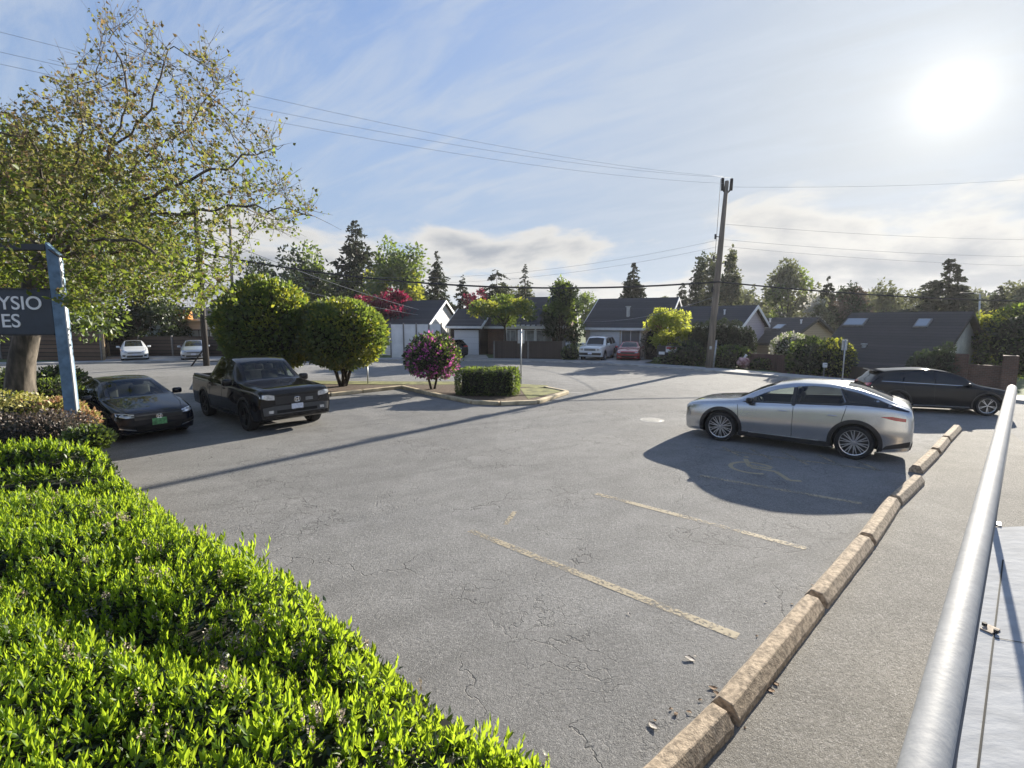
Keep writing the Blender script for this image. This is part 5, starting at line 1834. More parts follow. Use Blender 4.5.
fence([gp(966, 24.6), gp(1016, 23.4)], 'low red brown wall between two stout posts at the right edge', M['brick_red'], .95, M['brick_red'], 2.4, .55, .5, base=-.4, thick=.2, name='garden_wall', cat='wall', post_front=False)


def pad(pxs, name, mat, z=.108):
    m_ = MB(); m_.add([(p.x, p.y, z) for p in pxs], [tuple(range(len(pxs)))])
    return tag(m_.build(name, mat), kind='structure')


pad([gp(572, 36.6), gp(645, 34.9), gp(668, 40.0), gp(586, 43.6)], 'driveway', M['drive'], .112)
pad([gp(440, 38.6), gp(489, 38.4), gp(486, 43.2), gp(446, 44)], 'driveway', M['drive'], .112)
pad([gp(100, 37.0), gp(240, 37.3), gp(236, 41.6), gp(104, 42)], 'driveway', M['drive'], .112)

# ------------------------------------------------------------------ planted islands in the lot
def kerb_run(pts, label, wd=.2, h=.15):
    for i, (a, b) in enumerate(zip(pts[:-1], pts[1:])):
        d = b - a
        m_ = MB(); m_.box(((a.x + b.x) / 2, (a.y + b.y) / 2, h / 2), (d.length - .03, wd, h), rz=math.atan2(d.y, d.x), bev=.03)
        tag(m_.build('kerb', M['kerb']), kind='structure')


isl = [at(402, 388.5), at(433, 396), at(472, 404), at(500, 405.5), at(537, 404), at(567, 394)]
isl_back = [at(545, 389.5), at(500, 387), at(450, 385), at(410, 385)]
kerb_run(isl + isl_back[:1], '')
m_ = MB(); m_.add([(p.x, p.y, .11) for p in isl + isl_back], [tuple(range(len(isl + isl_back)))])
tag(m_.build('soil', M['soil']), kind='structure')
isl2 = [at(196, 389), at(262, 396), at(330, 396.5), at(362, 393), at(402, 388.5)]
isl2b = [at(410, 385), at(330, 384), at(200, 381)]
kerb_run(isl2[1:], '')
m_ = MB(); m_.add([(p.x, p.y, .10) for p in isl2 + isl2b], [tuple(range(len(isl2 + isl2b)))])
tag(m_.build('soil', M['soil']), kind='structure')
m_ = MB()
g_ = isl2b[::-1] + isl_back[::-1]
g2 = [at(x, 382.5) for x in (195, 330, 410, 450, 500, 548)]
for p, q in zip([(200, 384), (330, 386.5), (410, 387), (450, 387), (500, 388.5), (548, 391)][:-1], [(200, 384), (330, 386.5), (410, 387), (450, 387), (500, 388.5), (548, 391)][1:]):
    a, b, c_, d_ = at(*p), at(*q), at(q[0], q[1] - 3.2), at(p[0], p[1] - 3.2)
    m_.add([(v_.x, v_.y, .118) for v_ in (a, b, c_, d_)], [(0, 1, 2, 3)])
m_.add([(v_.x, v_.y, .118) for v_ in (at(528, 402), at(562, 394), at(545, 390), at(520, 391))], [(0, 1, 2, 3)])
tag(m_.build('verge', M['verge']), kind='structure')

# trees and shrubs of the islands
p = at(271, 387, 0.1)
ball_shrub(p, (2.12, 2.0, 2.15), 2.72, 'tall rounded clipped tree behind the pickup, left of the multi-stemmed one', [('green', .74), ('yellowgreen', .26)], 11000, .20, 'clipped_tree', 'tree', 3, .10, (5, .10, .8))
p = at(343, 386, 0.1)
ball_shrub(p, (2.05, 1.9, 1.52), 2.36, 'round clipped tree on several bare dark stems beside the pickup', [('green', .68), ('yellowgreen', .32)], 9500, .19, 'clipped_tree', 'tree', 5, .11, (6, .09, .75))
p = at(433, 389, 0.1)
ball_shrub(p, (1.28, 1.2, .98), 1.42, 'rhododendron in pink and purple bloom on the kerbed island', [('dark', .54), ('green', .28), ('pink', .18)], 4200, .15, 'rhododendron', 'shrub', 8, .18, (2, .06, .25), thick=.4)
p = at(488, 394.5, 0.1)
ball_shrub(p, (1.28, .60, .52), .53, 'box-shaped clipped dark hedge on the kerbed island', [('dark', .3), ('green', .7)], 7000, .085, 'clipped_hedge', 'hedge', 9, .05, box=True, thick=.16)

# sign posts seen from behind
def sign_post(px, py, top_py, label, w_=.32, h_=.62, z_=0.1, has=True, r=.03):
    b = at(px, py, z_); h_top = atd(px, top_py, b.y).z
    t = thing('sign_post', b, label, 'sign', None, math.atan2(b.x, -b.y) * 0 + .12)
    m_ = MB(); m_.tube([(0, 0, -.1), (0, 0, h_top - z_)], r, 10); m_.build('post', M['galv'], t, smooth=True)
    if has:
        m_ = MB(); m_.box((0, .045, h_top - z_ - h_ / 2 - .05), (w_, .02, h_), bev=.006); m_.build('sign_plate', M['galv'], t)
        m_ = MB(); m_.box((0, .03, h_top - z_ - h_ * .3), (.09, .04, .03)); m_.box((0, .03, h_top - z_ - h_ * .8), (.09, .04, .03)); m_.build('bracket', M['galv'], t)


sign_post(521, 384, 329, 'street sign on a thin grey post behind the box hedge, back towards us')
sign_post(842, 383, 339, 'street sign on a grey post above the silver car roof, back towards us', .30, .50, 0)
sign_post(368, 384, 362, 'short bare grey post beside the round clipped tree', has=False)


# ------------------------------------------------------------------ far planting
def row(*a, **k):
    return a, k


decid(398, 360, 243, 32, 72, 'big yellow green broadleaf tree behind the plum tree and the white gable', kinds=(('green', .75), ('yellowgreen', .25)), n=5200, leaf=.5, seed=11, clumps=44, trunk_frac=.1)
decid(300, 360, 249, 34, 70, 'wide dark green tree group crown above the clipped trees', kinds=(('green', .55), ('dark', .45)), n=4200, leaf=.55, seed=12, clumps=44, trunk_frac=.1)
decid(335, 360, 268, 26, 78, 'dark green crown low between the wide tree and the tall black spruce', kinds=(('green', .35), ('dark', .65)), n=2600, leaf=.5, seed=13, trunk_frac=.1)
decid(262, 360, 262, 22, 74, 'dark leafy tree just right of the thin left pole', kinds=(('green', .3), ('dark', .7)), n=2200, leaf=.5, seed=14, trunk_frac=.1)
conifer(359, 219, 20, 80, 'tall black spruce with ragged top, highest of the left skyline', 21, gappy=.55, droop=.15, n=2400, leaf=.75, power=.6)
conifer(320, 247, 11, 84, 'thin pointed conifer poking out of the wide dark green tree', 22, n=1500)
conifer(438, 250, 14, 78, 'narrow conifer right of the yellow green tree', 23, n=1800, gappy=.5)
conifer(463, 274, 10, 76, 'small conifer standing behind the garage roof', 24, n=1200)
decid(476, 345, 287, 11, 66, 'purple leaved small tree behind the garage ridge', kinds=(('purple', 1),), n=900, leaf=.35, seed=31)
conifer(497, 268, 17, 74, 'broad conifer behind the brick bungalow, left of the slim one', 25, n=2200, gappy=.4, power=.55)
conifer(525, 263, 9, 72, 'slim dark conifer spike behind the brick bungalow', 26, n=1400, leaf=.45)
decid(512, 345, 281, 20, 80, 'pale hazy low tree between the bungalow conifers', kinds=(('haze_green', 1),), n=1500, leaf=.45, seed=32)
conifer(632, 262, 15, 70, 'dark pyramidal conifer rising behind the garage house ridge', 27, n=2400, gappy=.35)
conifer(681, 282, 11, 72, 'small conifer at the right end of the garage house ridge', 28, n=1300)
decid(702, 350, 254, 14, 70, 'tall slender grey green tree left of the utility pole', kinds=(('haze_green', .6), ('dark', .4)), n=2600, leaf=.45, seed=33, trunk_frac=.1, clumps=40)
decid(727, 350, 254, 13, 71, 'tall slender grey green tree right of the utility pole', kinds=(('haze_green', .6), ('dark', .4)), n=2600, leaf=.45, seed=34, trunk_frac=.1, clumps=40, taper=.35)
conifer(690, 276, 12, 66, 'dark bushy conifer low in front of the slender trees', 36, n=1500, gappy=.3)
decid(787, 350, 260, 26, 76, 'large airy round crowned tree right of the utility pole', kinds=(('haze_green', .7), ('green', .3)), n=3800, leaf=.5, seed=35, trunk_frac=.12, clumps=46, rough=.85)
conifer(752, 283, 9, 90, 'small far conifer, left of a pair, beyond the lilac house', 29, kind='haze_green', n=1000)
conifer(765, 287, 9, 94, 'small far conifer, right of a pair, beyond the lilac house', 30, kind='haze_green', n=1000)
conifer(825, 275, 13, 62, 'dark reddish conifer left of the big dark roof', 37, n=1900, gappy=.3)
decid(850, 350, 277, 17, 60, 'dark bronze leaved tree behind the left end of the big dark roof', kinds=(('dark', .6), ('brown', .4)), n=2600, leaf=.4, seed=38, trunk_frac=.1)
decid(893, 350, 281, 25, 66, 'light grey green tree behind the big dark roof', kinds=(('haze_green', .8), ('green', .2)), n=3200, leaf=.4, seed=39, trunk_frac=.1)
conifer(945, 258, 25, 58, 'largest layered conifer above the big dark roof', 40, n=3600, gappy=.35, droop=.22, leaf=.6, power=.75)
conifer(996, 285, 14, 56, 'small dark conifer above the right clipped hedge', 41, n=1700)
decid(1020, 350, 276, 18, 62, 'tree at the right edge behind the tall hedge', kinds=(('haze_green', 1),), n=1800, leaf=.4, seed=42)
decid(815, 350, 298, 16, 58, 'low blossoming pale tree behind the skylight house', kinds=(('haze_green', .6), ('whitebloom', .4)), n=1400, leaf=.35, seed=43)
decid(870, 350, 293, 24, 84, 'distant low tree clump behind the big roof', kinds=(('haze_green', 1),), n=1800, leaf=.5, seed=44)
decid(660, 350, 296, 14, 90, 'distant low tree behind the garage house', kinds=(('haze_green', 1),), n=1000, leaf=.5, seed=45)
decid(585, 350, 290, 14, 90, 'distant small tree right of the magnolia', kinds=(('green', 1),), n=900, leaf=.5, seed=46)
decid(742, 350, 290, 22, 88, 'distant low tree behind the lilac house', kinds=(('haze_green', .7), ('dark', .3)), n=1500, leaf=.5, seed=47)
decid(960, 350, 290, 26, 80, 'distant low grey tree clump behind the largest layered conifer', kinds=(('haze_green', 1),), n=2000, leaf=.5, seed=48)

decid(391, 358, 286, 34, 47, 'purple plum tree against the white gable wall', kinds=(('purple', 1),), n=4200, leaf=.26, seed=51, trunk_frac=.25, clumps=36, depth_r=2.2)
decid(505, 356, 296, 31, 40.5, 'green flat topped tree in the front garden of the brick bungalow', kinds=(('green', .55), ('yellowgreen', .45)), n=3800, leaf=.22, seed=52, trunk_frac=.55, clumps=40)
decid(562, 356, 279, 24, 42.0, 'glossy dark magnolia hiding the corner of the brick bungalow', kinds=(('dark', .75), ('green', .25)), n=4200, leaf=.27, seed=53, trunk_frac=.08, clumps=44, taper=.45)
decid(669, 362, 306, 25, 37.0, 'small bright yellow green maple in front of the garage house', kinds=(('lime', .94), ('coral', .06)), n=3200, leaf=.2, seed=54, trunk_frac=.2, clumps=36, taper=.35)
for i, (px, tp, hp_) in enumerate(((699, 322, 9), (712, 319, 9), (724, 318, 9), (736, 320, 9), (749, 327, 8))):
    b = gp(px, 35.4 - i * .25); Ht = atd(px, tp, b.y).z
    ball_shrub(b, (hp_ * b.y / 500, hp_ * b.y / 500, Ht / 2), Ht / 2, ('first', 'second', 'third', 'fourth', 'fifth and lowest')[i] + ' clipped cedar column counted from the tall utility pole' if i else 'clipped cedar column standing right behind the tall utility pole foot',
               [('conifer', .7), ('dark', .3)], 1500, .14, 'cedar_column', 'hedge', 60 + i, .06, group='clipped cedar columns')
ball_shrub(gp(733, 33.2), (1.4, 1.0, .8), .6, 'bushy dark shrub at the right of the tall utility pole foot', [('dark', .6), ('green', .4)], 1800, .2, seed=66)
ball_shrub(gp(690, 34.2), (1.3, .8, .9), .7, 'dark shrub between the sign fence and the tall utility pole', [('dark', .7), ('green', .3)], 1200, .18, seed=67)
ball_shrub(gp(794, 33.0), (1.35, 1.0, .9), 1.35, 'white flowering shrub in front of the skylight house', [('whitebloom', .6), ('green', .4)], 2200, .16, seed=68, thick=.4)
ball_shrub(gp(812, 29.2), (1.25, 1.1, 1.35), .75, 'big round dark shrub before the dark roof, left of the street sign', [('dark', .7), ('green', .3)], 2600, .17, seed=69)
ball_shrub(gp(839, 28.4), (.95, .9, 1.25), .75, 'yellow green shrub around the street sign post', [('yellowgreen', .5), ('dark', .5)], 1900, .17, seed=70)
ball_shrub(gp(766, 31.8), (.8, .5, .4), .25, 'low mound of green at the foot of the red brown fence', [('dark', .5), ('green', .5)], 700, .14, seed=71)
ball_shrub(gp(676, 34.4), (1.4, .5, .35), .3, 'low ground shrub below the red and white sign', [('dark', .5), ('green', .5)], 800, .14, seed=72)
ball_shrub(gp(571, 38.0), (.65, .5, .65), .6, 'small green bush left of the white SUV', [('dark', .5), ('green', .5)], 900, .14, seed=73)
ball_shrub(gp(654, 38.0), (.8, .6, 1.2), 1.5, 'purple brown bush right of the red sedan', [('brown', .7), ('dark', .3)], 1200, .16, seed=74)
ball_shrub(gp(929, 25.2), (.75, .7, 1.25), .35, 'dark columnar bush against the big dark roof', [('dark', 1)], 1500, .13, 'cedar_column', 'hedge', seed=75)
ball_shrub(gp(948, 24.9), (.68, .6, 1.55), .45, 'dark columnar bush against the white painted gable', [('dark', 1)], 1600, .13, 'cedar_column', 'hedge', seed=76)
ball_shrub(gp(1030, 28.5), (2.2, 2.0, 2.4), 1.75, 'tall dark green hedge with sunlit top at the right edge', [('dark', .6), ('green', .4)], 5200, .2, 'tall_hedge', 'hedge', 77, .12)
ball_shrub(gp(1105, 27.0), (2.3, 2.0, 2.3), 1.7, 'end of the tall hedge, beyond the right frame edge', [('dark', .6), ('green', .4)], 3000, .2, 'tall_hedge', 'hedge', 78, .12)
decid(985, 372, 308, 15, 30, 'light green tree top over the dark hedge at the right edge', kinds=(('green', .5), ('yellowgreen', .5)), n=1800, leaf=.2, seed=79)
decid(1014, 372, 309, 13, 30, 'second light green tree top, furthest right over the dark hedge', kinds=(('green', .5), ('yellowgreen', .5)), n=1500, leaf=.2, seed=80)

for k_, (px, tp, hw, d_, kn, lab) in enumerate(((285, 283, 40, 92, 'dark', 'dark low tree mass behind the wide green tree group'), (350, 284, 40, 95, 'dark', 'dark low tree mass behind the black spruce'), (420, 288, 34, 90, 'dark', 'dark low tree mass behind the white gable'),
        (775, 296, 34, 96, 'haze_green', 'pale distant trees low behind the skylight house'), (835, 292, 36, 92, 'brown', 'brownish distant trees left of the big dark roof'), (910, 294, 40, 94, 'haze_green', 'greyish distant trees over the big dark roof'), (985, 292, 36, 90, 'dark', 'dark distant trees at the far right'))):
    decid(px, 350, tp, hw, d_, lab, kinds=((kn, 1),), n=2600, leaf=.55, seed=200 + k_, trunk_frac=.05, clumps=44)

# street furniture and bits on the far side
b = gp(668, 34.7)
t = thing('property_sign', b, 'red and white sign board hung on the dark wood fence', 'sign', None, -.35)
m_ = MB(); m_.box((0, -.02, 1.0), (1.35, .05, .70), bev=.01); m_.build('board', M['black'], t)
m_ = MB(); m_.box((.28, -.052, 1.08), (.70, .016, .40)); m_.build('white_panel', M['white'], t)
m_ = MB(); m_.box((.28, -.066, 1.18), (.62, .010, .14)); m_.build('red_panel', pmat('red sign panel', (.45, .03, .04), .5, var=.1), t)
m_ = MB(); m_.box((-.33, -.052, .82), (.40, .016, .2)); m_.build('white_panel', M['white'], t)
for sx in (-.6, .6):
    m_ = MB(); m_.box((sx, .04, .55), (.07, .05, 1.3)); m_.build('post', M['post_grey'], t)
# red wrapped bundle
b = gp(746, 31.9)
t = thing('rubbish_bag', b, 'crumpled red and pink bag by the shrub on the far pavement', 'bag')
bm = bmesh.new(); bmesh.ops.create_icosphere(bm, subdivisions=3, radius=1)
P = np.array([q.co[:] for q in bm.verts]); k = 1 + .3 * vnoise(P, 4.0, 4)
for q, kk in zip(bm.verts, k):
    q.co = Vector((q.co.x * .40 * kk, q.co.y * .32 * kk, max(-.0, q.co.z * .36 * kk + .38)))
me = bpy.data.meshes.new('bag'); bm.to_mesh(me); bm.free(); me.materials.append(pmat('red cloth', (.40, .10, .11), .8, var=.6, scale=3, col2=(.55, .38, .38)))
o = bpy.data.objects.new('bag', me); COL.objects.link(o); o.parent = t
m_ = MB(); m_.tube([(.05, 0, .70), (.1, .02, .82), (.18, .02, .88)], [.09, .05, .09], 8); m_.build('knot', M['white'], t, smooth=True)
# white mailbox
b = gp(828, 27.6)
t = thing('letter_box', b, 'small white letter box in front of the big round shrub', 'letter box')
m_ = MB(); m_.box((0, 0, .2), (.05, .05, .8)); m_.build('post', M['post_grey'], t)
m_ = MB(); m_.box((0, -.05, .62), (.20, .16, .26), bev=.03); m_.build('box', M['white'], t)
m_ = MB(); m_.box((0, -.135, .68), (.15, .012, .02)); m_.build('slot', M['trim'], t)

# ------------------------------------------------------------------ utility poles and wires
def upole(px, py, top_px, top_py, d, label, r0, r1, mat, name='utility_pole', z=0.0):
    b = atd(px, 320, d); b.z = z
    tp = atd(top_px, top_py, d)
    t = thing(name, b, label, 'utility pole')
    v_ = tp - b
    m_ = MB(); m_.tube([Vector((0, 0, -.4)), v_ * .3, v_ * .65, v_], [r0, r0 * .92, (r0 + r1) / 2, r1], 14); m_.build('shaft', mat, t, smooth=True)
    return t, b, v_


PD = 31.6
t, b, v_ = upole(711, 368, 727, 181, PD, 'tall leaning wooden utility pole at the far kerb, with equipment on its top', .22, .115, M['pole_wood'])
m_ = MB()
for sx, hh in ((-.24, .55), (.26, .45)):
    m_.tube([v_ + Vector((sx, 0, -.55)), v_ + Vector((sx * 1.1, 0, hh * .3))], [.10, .085], 10)
    m_.tube([v_ + Vector((0, 0, -.75)), v_ + Vector((sx, 0, -.5))], .05, 6)
m_.build('insulator_bracket', M['pole_dark'], t)
for k, (dz, sx) in enumerate(((-3.3, -.42), (-4.6, -.40), (-4.9, .36), (-6.5, -.30))):
    m_ = MB(); q = v_ + Vector((0, 0, dz)) + Vector((-v_.x * (-dz) / v_.z, 0, 0))
    m_.tube([q, q + Vector((sx, -.1, .02))], .025, 6); m_.tube([q + Vector((sx, -.1, -.14)), q + Vector((sx, -.1, .16))], .055, 8); m_.build('standoff_bracket', M['trim'], t)
m_ = MB(); m_.tube([v_ + Vector((-.42, -.1, .1)), v_ + Vector((-.5, -.1, -3.3)), v_ + Vector((-.55, -.1, -4.6)), v_ * .6 + Vector((-.25, -.1, 0))], .014, 5); m_.build('lead_wire', M['wire'], t)
m_ = MB(); m_.tube([Vector((.25, -.12, .1)), v_ * .16 + Vector((.27, -.1, 0))], .06, 8); m_.build('cable_guard', M['galv'], t, smooth=True)
m_ = MB(); m_.box(v_ * .12 + Vector((-.1, -.26, 0)), (.14, .02, .2)); m_.build('tag_plate', M['galv'], t)
ptop = b + v_

t2, b2, v2 = upole(203, 365, 195, 205, 34.0, 'dark utility pole rising through the sparse tree, between hatchback and pickup', .20, .14, M['pole_dark'])
m_ = MB(); m_.tube([Vector((-.9, -.2, 0.0)), Vector((-.1, 0, 1.15))], .05, 8); m_.build('prop', M['pole_dark'], t2)
t3, b3, v3 = upole(232, 345, 230, 219, 62, 'far thin wooden pole in the gap right of the sparse tree', .2, .14, M['pole_wood'])
m_ = MB(); m_.box(v3 * .93, (1.6, .12, .14)); m_.build('crossarm', M['pole_wood'], t3)
# street lamp on the skyline at the right
t4, b4, v4 = upole(982, 345, 980, 294, 44, 'street lamp with flat head in front of the layered conifer', .09, .06, M['galv'], 'street_lamp')
t4['category'] = 'street lamp'
m_ = MB(); m_.tube([v4, v4 + Vector((-.7, 0, .06))], .035, 8); m_.build('arm', M['galv'], t4, smooth=True)
m_ = MB(); m_.box(v4 + Vector((-1.15, 0, .05)), (1.05, .34, .17), bev=.06); m_.build('lamp_head', M['trim'], t4)


def wire(a, b, sag, r, label, mat, name='overhead_wire', n=28, group=None):
    pts = []
    for i in range(n + 1):
        s = i / n
        p = a.lerp(b, s); p.z -= sag * 4 * s * (1 - s)
        pts.append(p)
    m_ = MB(); m_.tube([p - a for p in pts], r, 5)
    o = m_.build(name, mat, smooth=True)
    o.location = a
    return tag(o, label, 'wire', group)


pc_ = b + v_ * .475; pc_.y -= .2
leftc = atd(197, 252, 33.9)
wire(leftc, pc_, 1.15, .055, 'thick black cable from the dark left pole to the tall leaning pole', M['wire'])
wire(pc_, atd(1250, 300, 30), .55, .045, 'thick black cable leaving the tall leaning pole to the right', M['wire'])
wire(leftc, atd(-260, 190, 33), .6, .05, 'thick black cable leaving the dark left pole to the left', M['wire'])
for k, (py, dz, ox, lab) in enumerate(((32, 0.25, -.24, 'uppermost'), (52, .18, .26, 'middle'), (64, -.15, 0, 'lowest'))):
    a = atd(0, py, 15.5); d_ = (ptop + Vector((ox, 0, dz))) - a
    a.z += 1.45 * 4 * .355 * .645; d_ = (ptop + Vector((ox, 0, dz))) - a
    wire(a - d_ * .55, ptop + Vector((ox, 0, dz)), 1.45, .0055, lab + ' of the thin bare wires crossing the sky to the tall pole top', M['wire_grey'])
for k, (zf, py, dd, lab) in enumerate(((.97, 181, 40, 'top'), (.70, 253, 38, 'upper'), (.665, 262, 38, 'lower'), (.78, 236, 40, 'faint second'))):
    q = b + v_ * zf
    e = atd(1024, py, dd) if k != 0 else atd(1024, 176, 40)
    wire(q, q + (e - q) * 1.35, .35, .007, lab + ' thin wire running from the tall leaning pole to the right', M['wire_grey'])
for k, (zf, py, lab) in enumerate(((.70, 268, 'upper'), (.665, 262, 'lower'))):
    q = b + v_ * zf
    wire(atd(300, 272 + 5 * k, 40), q, 1.2, .007, lab + ' thin wire running from the tall leaning pole to the left trees', M['wire_grey'])
wire(atd(198, 230, 34), atd(428, 312, 46.4), .4, .022, 'pale service cable slanting down to the white gable house', M['wire_grey'])
wire(atd(199, 262, 34), atd(440, 318, 46.4), .4, .018, 'second service cable slanting down past the plum tree', M['wire_grey'])
wire(b + v_ * .40, atd(560, 318, 43.2), .8, .014, 'service cable slanting down to the magnolia corner of the bungalow', M['wire_grey'])

# ------------------------------------------------------------------ planting bed, hedges
HT = 1.15
BED_Z = 0.62


def poly_px(pts, z):
    return [at(x, y, z) for x, y in pts]


MAIN = [(665, 830), (598, 768), (498, 706), (416, 650), (350, 604), (298, 565), (222, 534), (193, 526), (186, 508), (166, 493), (130, 475), (60, 481), (0, 487), (-60, 494), (-300, 560), (-420, 830)]
ROW_B = [(124, 466), (106, 461), (60, 464.5), (-40, 469), (-200, 476), (-200, 485), (-40, 477), (60, 469.5), (110, 468)]
ROW_A = [(112, 449), (104, 442), (60, 440), (-40, 444), (-200, 449), (-200, 458), (-40, 457), (60, 452.5)]


def inside(P, poly):
    x, y = P[:, 0], P[:, 1]
    r = np.zeros(len(P), bool)
    n = len(poly)
    for i in range(n):
        a, b = poly[i], poly[(i + 1) % n]
        c_ = ((a.y > y) != (b.y > y)) & (x < (b.x - a.x) * (y - a.y) / (b.y - a.y + 1e-12) + a.x)
        r ^= c_
    return r


def edge_dist(P, poly):
    d = np.full(len(P), 1e9)
    n = len(poly)
    for i in range(n):
        a = np.array(poly[i].xy); b = np.array(poly[(i + 1) % n].xy)
        ab = b - a
        t_ = np.clip(((P[:, :2] - a) @ ab) / (ab @ ab + 1e-12), 0, 1)
        q = a + t_[:, None] * ab
        d = np.minimum(d, np.hypot(P[:, 0] - q[:, 0], P[:, 1] - q[:, 1]))
    return d


def hedge_height(P, poly, top, amp, seed):
    e = edge_dist(P, poly)
    Q = np.stack([P[:, 0], P[:, 1], np.zeros(len(P))], 1)
    h = top + amp * (vnoise(Q, 2.6, seed) + 0.6 * vnoise(Q, 6.0, seed + 1))
    # long hollows left by uneven growth
    g_ = np.sin(Q[:, 0] * .9 + Q[:, 1] * 3.4 + 1.5 * vnoise(Q, 1.1, seed + 5))
    h -= amp * 1.5 * np.clip(g_ - .55, 0, 1) * 2
    h -= 0.30 * np.clip(1 - e / 0.28, 0, 1) ** 2
    return h, e


def shoot_hedge(poly_, top, label, dens, seed, amp=.045, base=BED_Z, mats=('hedge', 'hedge_old', 'flower_dry'), leaf=.068, wl=.33, nleaf=9, flowers=40, extra=(), name='laurel_hedge', limit=None):
    poly = poly_px(poly_, top)
    cx = sum(p.x for p in poly) / len(poly); cy = sum(p.y for p in poly) / len(poly)
    loc = Vector((cx, cy, base))
    t = thing(name, loc, label, 'hedge')
    rr = np.random.default_rng(seed)
    lo = np.array([min(p.x for p in poly), min(p.y for p in poly)]); hi = np.array([max(p.x for p in poly), max(p.y for p in poly)])
    n = int(np.prod(hi - lo) * dens)
    P = lo + rr.uniform(size=(n, 2)) * (hi - lo)
    P = P[inside(P, poly)]
    # keep what the frame can see from near this viewpoint
    ang_ok = (P[:, 1] > 0.9)
    P = P[ang_ok]
    h, e = hedge_height(P, poly, top, amp, seed)
    # patchy growth
    pt = vnoise(np.c_[P, np.zeros(len(P))], 4.2, seed + 7)
    keep = rr.uniform(size=len(P)) < np.clip(.95 + .6 * pt, .25, 1)
    P, h, e = P[keep], h[keep], e[keep]
    chunks = []
    off = np.array(loc[:])
    m = len(P)
    H_ = rr.uniform(.03, .13, m)                       # shoot length above the leaf mass
    lean = rr.normal(size=(m, 2)) * .16
    SC = rr.uniform(.6, 1.4, m)
    H_ = H_ * SC
    base_ = np.c_[P, h - .05]
    for k in range(nleaf):
        f = (k + rr.uniform(-.3, .3, m)) / (nleaf - 1)
        az = k * 2.4 + rr.uniform(0, 6.28, m) * .15 + np.arange(m) * 1.7
        open_ = np.clip(.85 - .66 * f, .10, 1.0) * rr.uniform(.7, 1.3, m)
        D = np.stack([np.cos(az) * open_ + lean[:, 0], np.sin(az) * open_ + lean[:, 1], np.ones(m) * (.35 + .9 * f)], 1)
        B = base_ + np.stack([lean[:, 0] * H_ * f, lean[:, 1] * H_ * f, H_ * f], 1)
        L = leaf * SC * rr.uniform(.75, 1.2, m) * (1.1 - .3 * f)
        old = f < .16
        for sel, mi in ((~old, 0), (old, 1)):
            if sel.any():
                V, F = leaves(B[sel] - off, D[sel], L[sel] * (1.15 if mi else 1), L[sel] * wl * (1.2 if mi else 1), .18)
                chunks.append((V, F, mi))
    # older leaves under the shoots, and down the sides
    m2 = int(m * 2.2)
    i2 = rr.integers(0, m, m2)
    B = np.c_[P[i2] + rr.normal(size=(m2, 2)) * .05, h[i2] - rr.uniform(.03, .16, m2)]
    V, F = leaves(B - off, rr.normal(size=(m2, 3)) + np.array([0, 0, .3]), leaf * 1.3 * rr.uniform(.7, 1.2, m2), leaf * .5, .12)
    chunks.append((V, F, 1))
    # flanks
    ns = 0
    for a, b in zip(poly, poly[1:] + poly[:1]):
        L_ = (b - a).length
        if min(a.y, b.y) < 0.2 or L_ < .05:
            continue
        q = int(L_ * dens * 1.1)
        s_ = rr.uniform(size=(q, 1))
        nn = np.array([(b - a).y, -(b - a).x]) / L_
        cc_ = np.array([cx, cy])
        if (np.array(a.xy) - cc_) @ nn < 0:
            nn = -nn
        XY = np.array(a.xy) * (1 - s_) + np.array(b.xy) * s_ + nn * rr.normal(-.04, .03, (q, 1))
        B = np.c_[XY, rr.uniform(base, top - .30, q)]
        D = np.c_[np.tile(nn, (q, 1)), np.full(q, .7)] + rr.normal(size=(q, 3)) * .5
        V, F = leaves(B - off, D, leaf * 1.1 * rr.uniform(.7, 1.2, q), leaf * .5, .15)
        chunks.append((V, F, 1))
    # tall stray shoots
    for ex in extra:
        px, py, ht, cnt = ex
        for c_ in range(cnt):
            p = at(px + rr.normal() * 14, py + rr.normal() * 6, top)
            d = np.array([rr.normal() * .18, rr.normal() * .18, 1.0]); d /= np.linalg.norm(d)
            hh = ht * rr.uniform(.6, 1.1)
            q = 16
            f = np.linspace(-.3, 1, q)
            B = np.array(p[:]) + d * (hh * f)[:, None]
            az = np.arange(q) * 2.4
            D = np.stack([np.cos(az) * (1.0 - .7 * f), np.sin(az) * (1.0 - .7 * f), .6 + f], 1)
            V, F = leaves(B - off, D, leaf * 1.45 * (1.15 - .4 * f), leaf * .42, .15)
            chunks.append((V, F, 0))
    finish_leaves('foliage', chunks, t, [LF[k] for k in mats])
    # spent flower spikes
    if flowers:
        fl = []
        idx = rr.choice(m, size=min(flowers, m), replace=False)
        for i in idx:
            for s_ in range(rr.integers(1, 4)):
                o_ = np.array([P[i, 0], P[i, 1], h[i] + .02]) + np.array([*rr.normal(0, .03, 2), 0])
                q = 26
                f = rr.uniform(0, 1, q)
                az = rr.uniform(0, 6.28, q)
                B = o_ + np.stack([np.cos(az) * .007, np.sin(az) * .007, f * .075], 1)
                D = np.stack([np.cos(az), np.sin(az), np.full(q, .5)], 1)
                V, F = leaves(B - off, D, .014, .011, .1)
                fl.append((V, F, 0))
        finish_leaves('blossom', fl, t, [LF['flower_dry']])
    # solid dark fill that blocks light, inner shade put into its colour
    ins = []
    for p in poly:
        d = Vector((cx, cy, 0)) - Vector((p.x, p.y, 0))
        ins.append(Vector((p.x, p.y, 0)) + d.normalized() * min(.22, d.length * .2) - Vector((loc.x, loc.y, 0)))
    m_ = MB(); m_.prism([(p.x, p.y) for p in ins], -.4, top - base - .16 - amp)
    m_.build('dark_core', LF['core'], t)
    return t


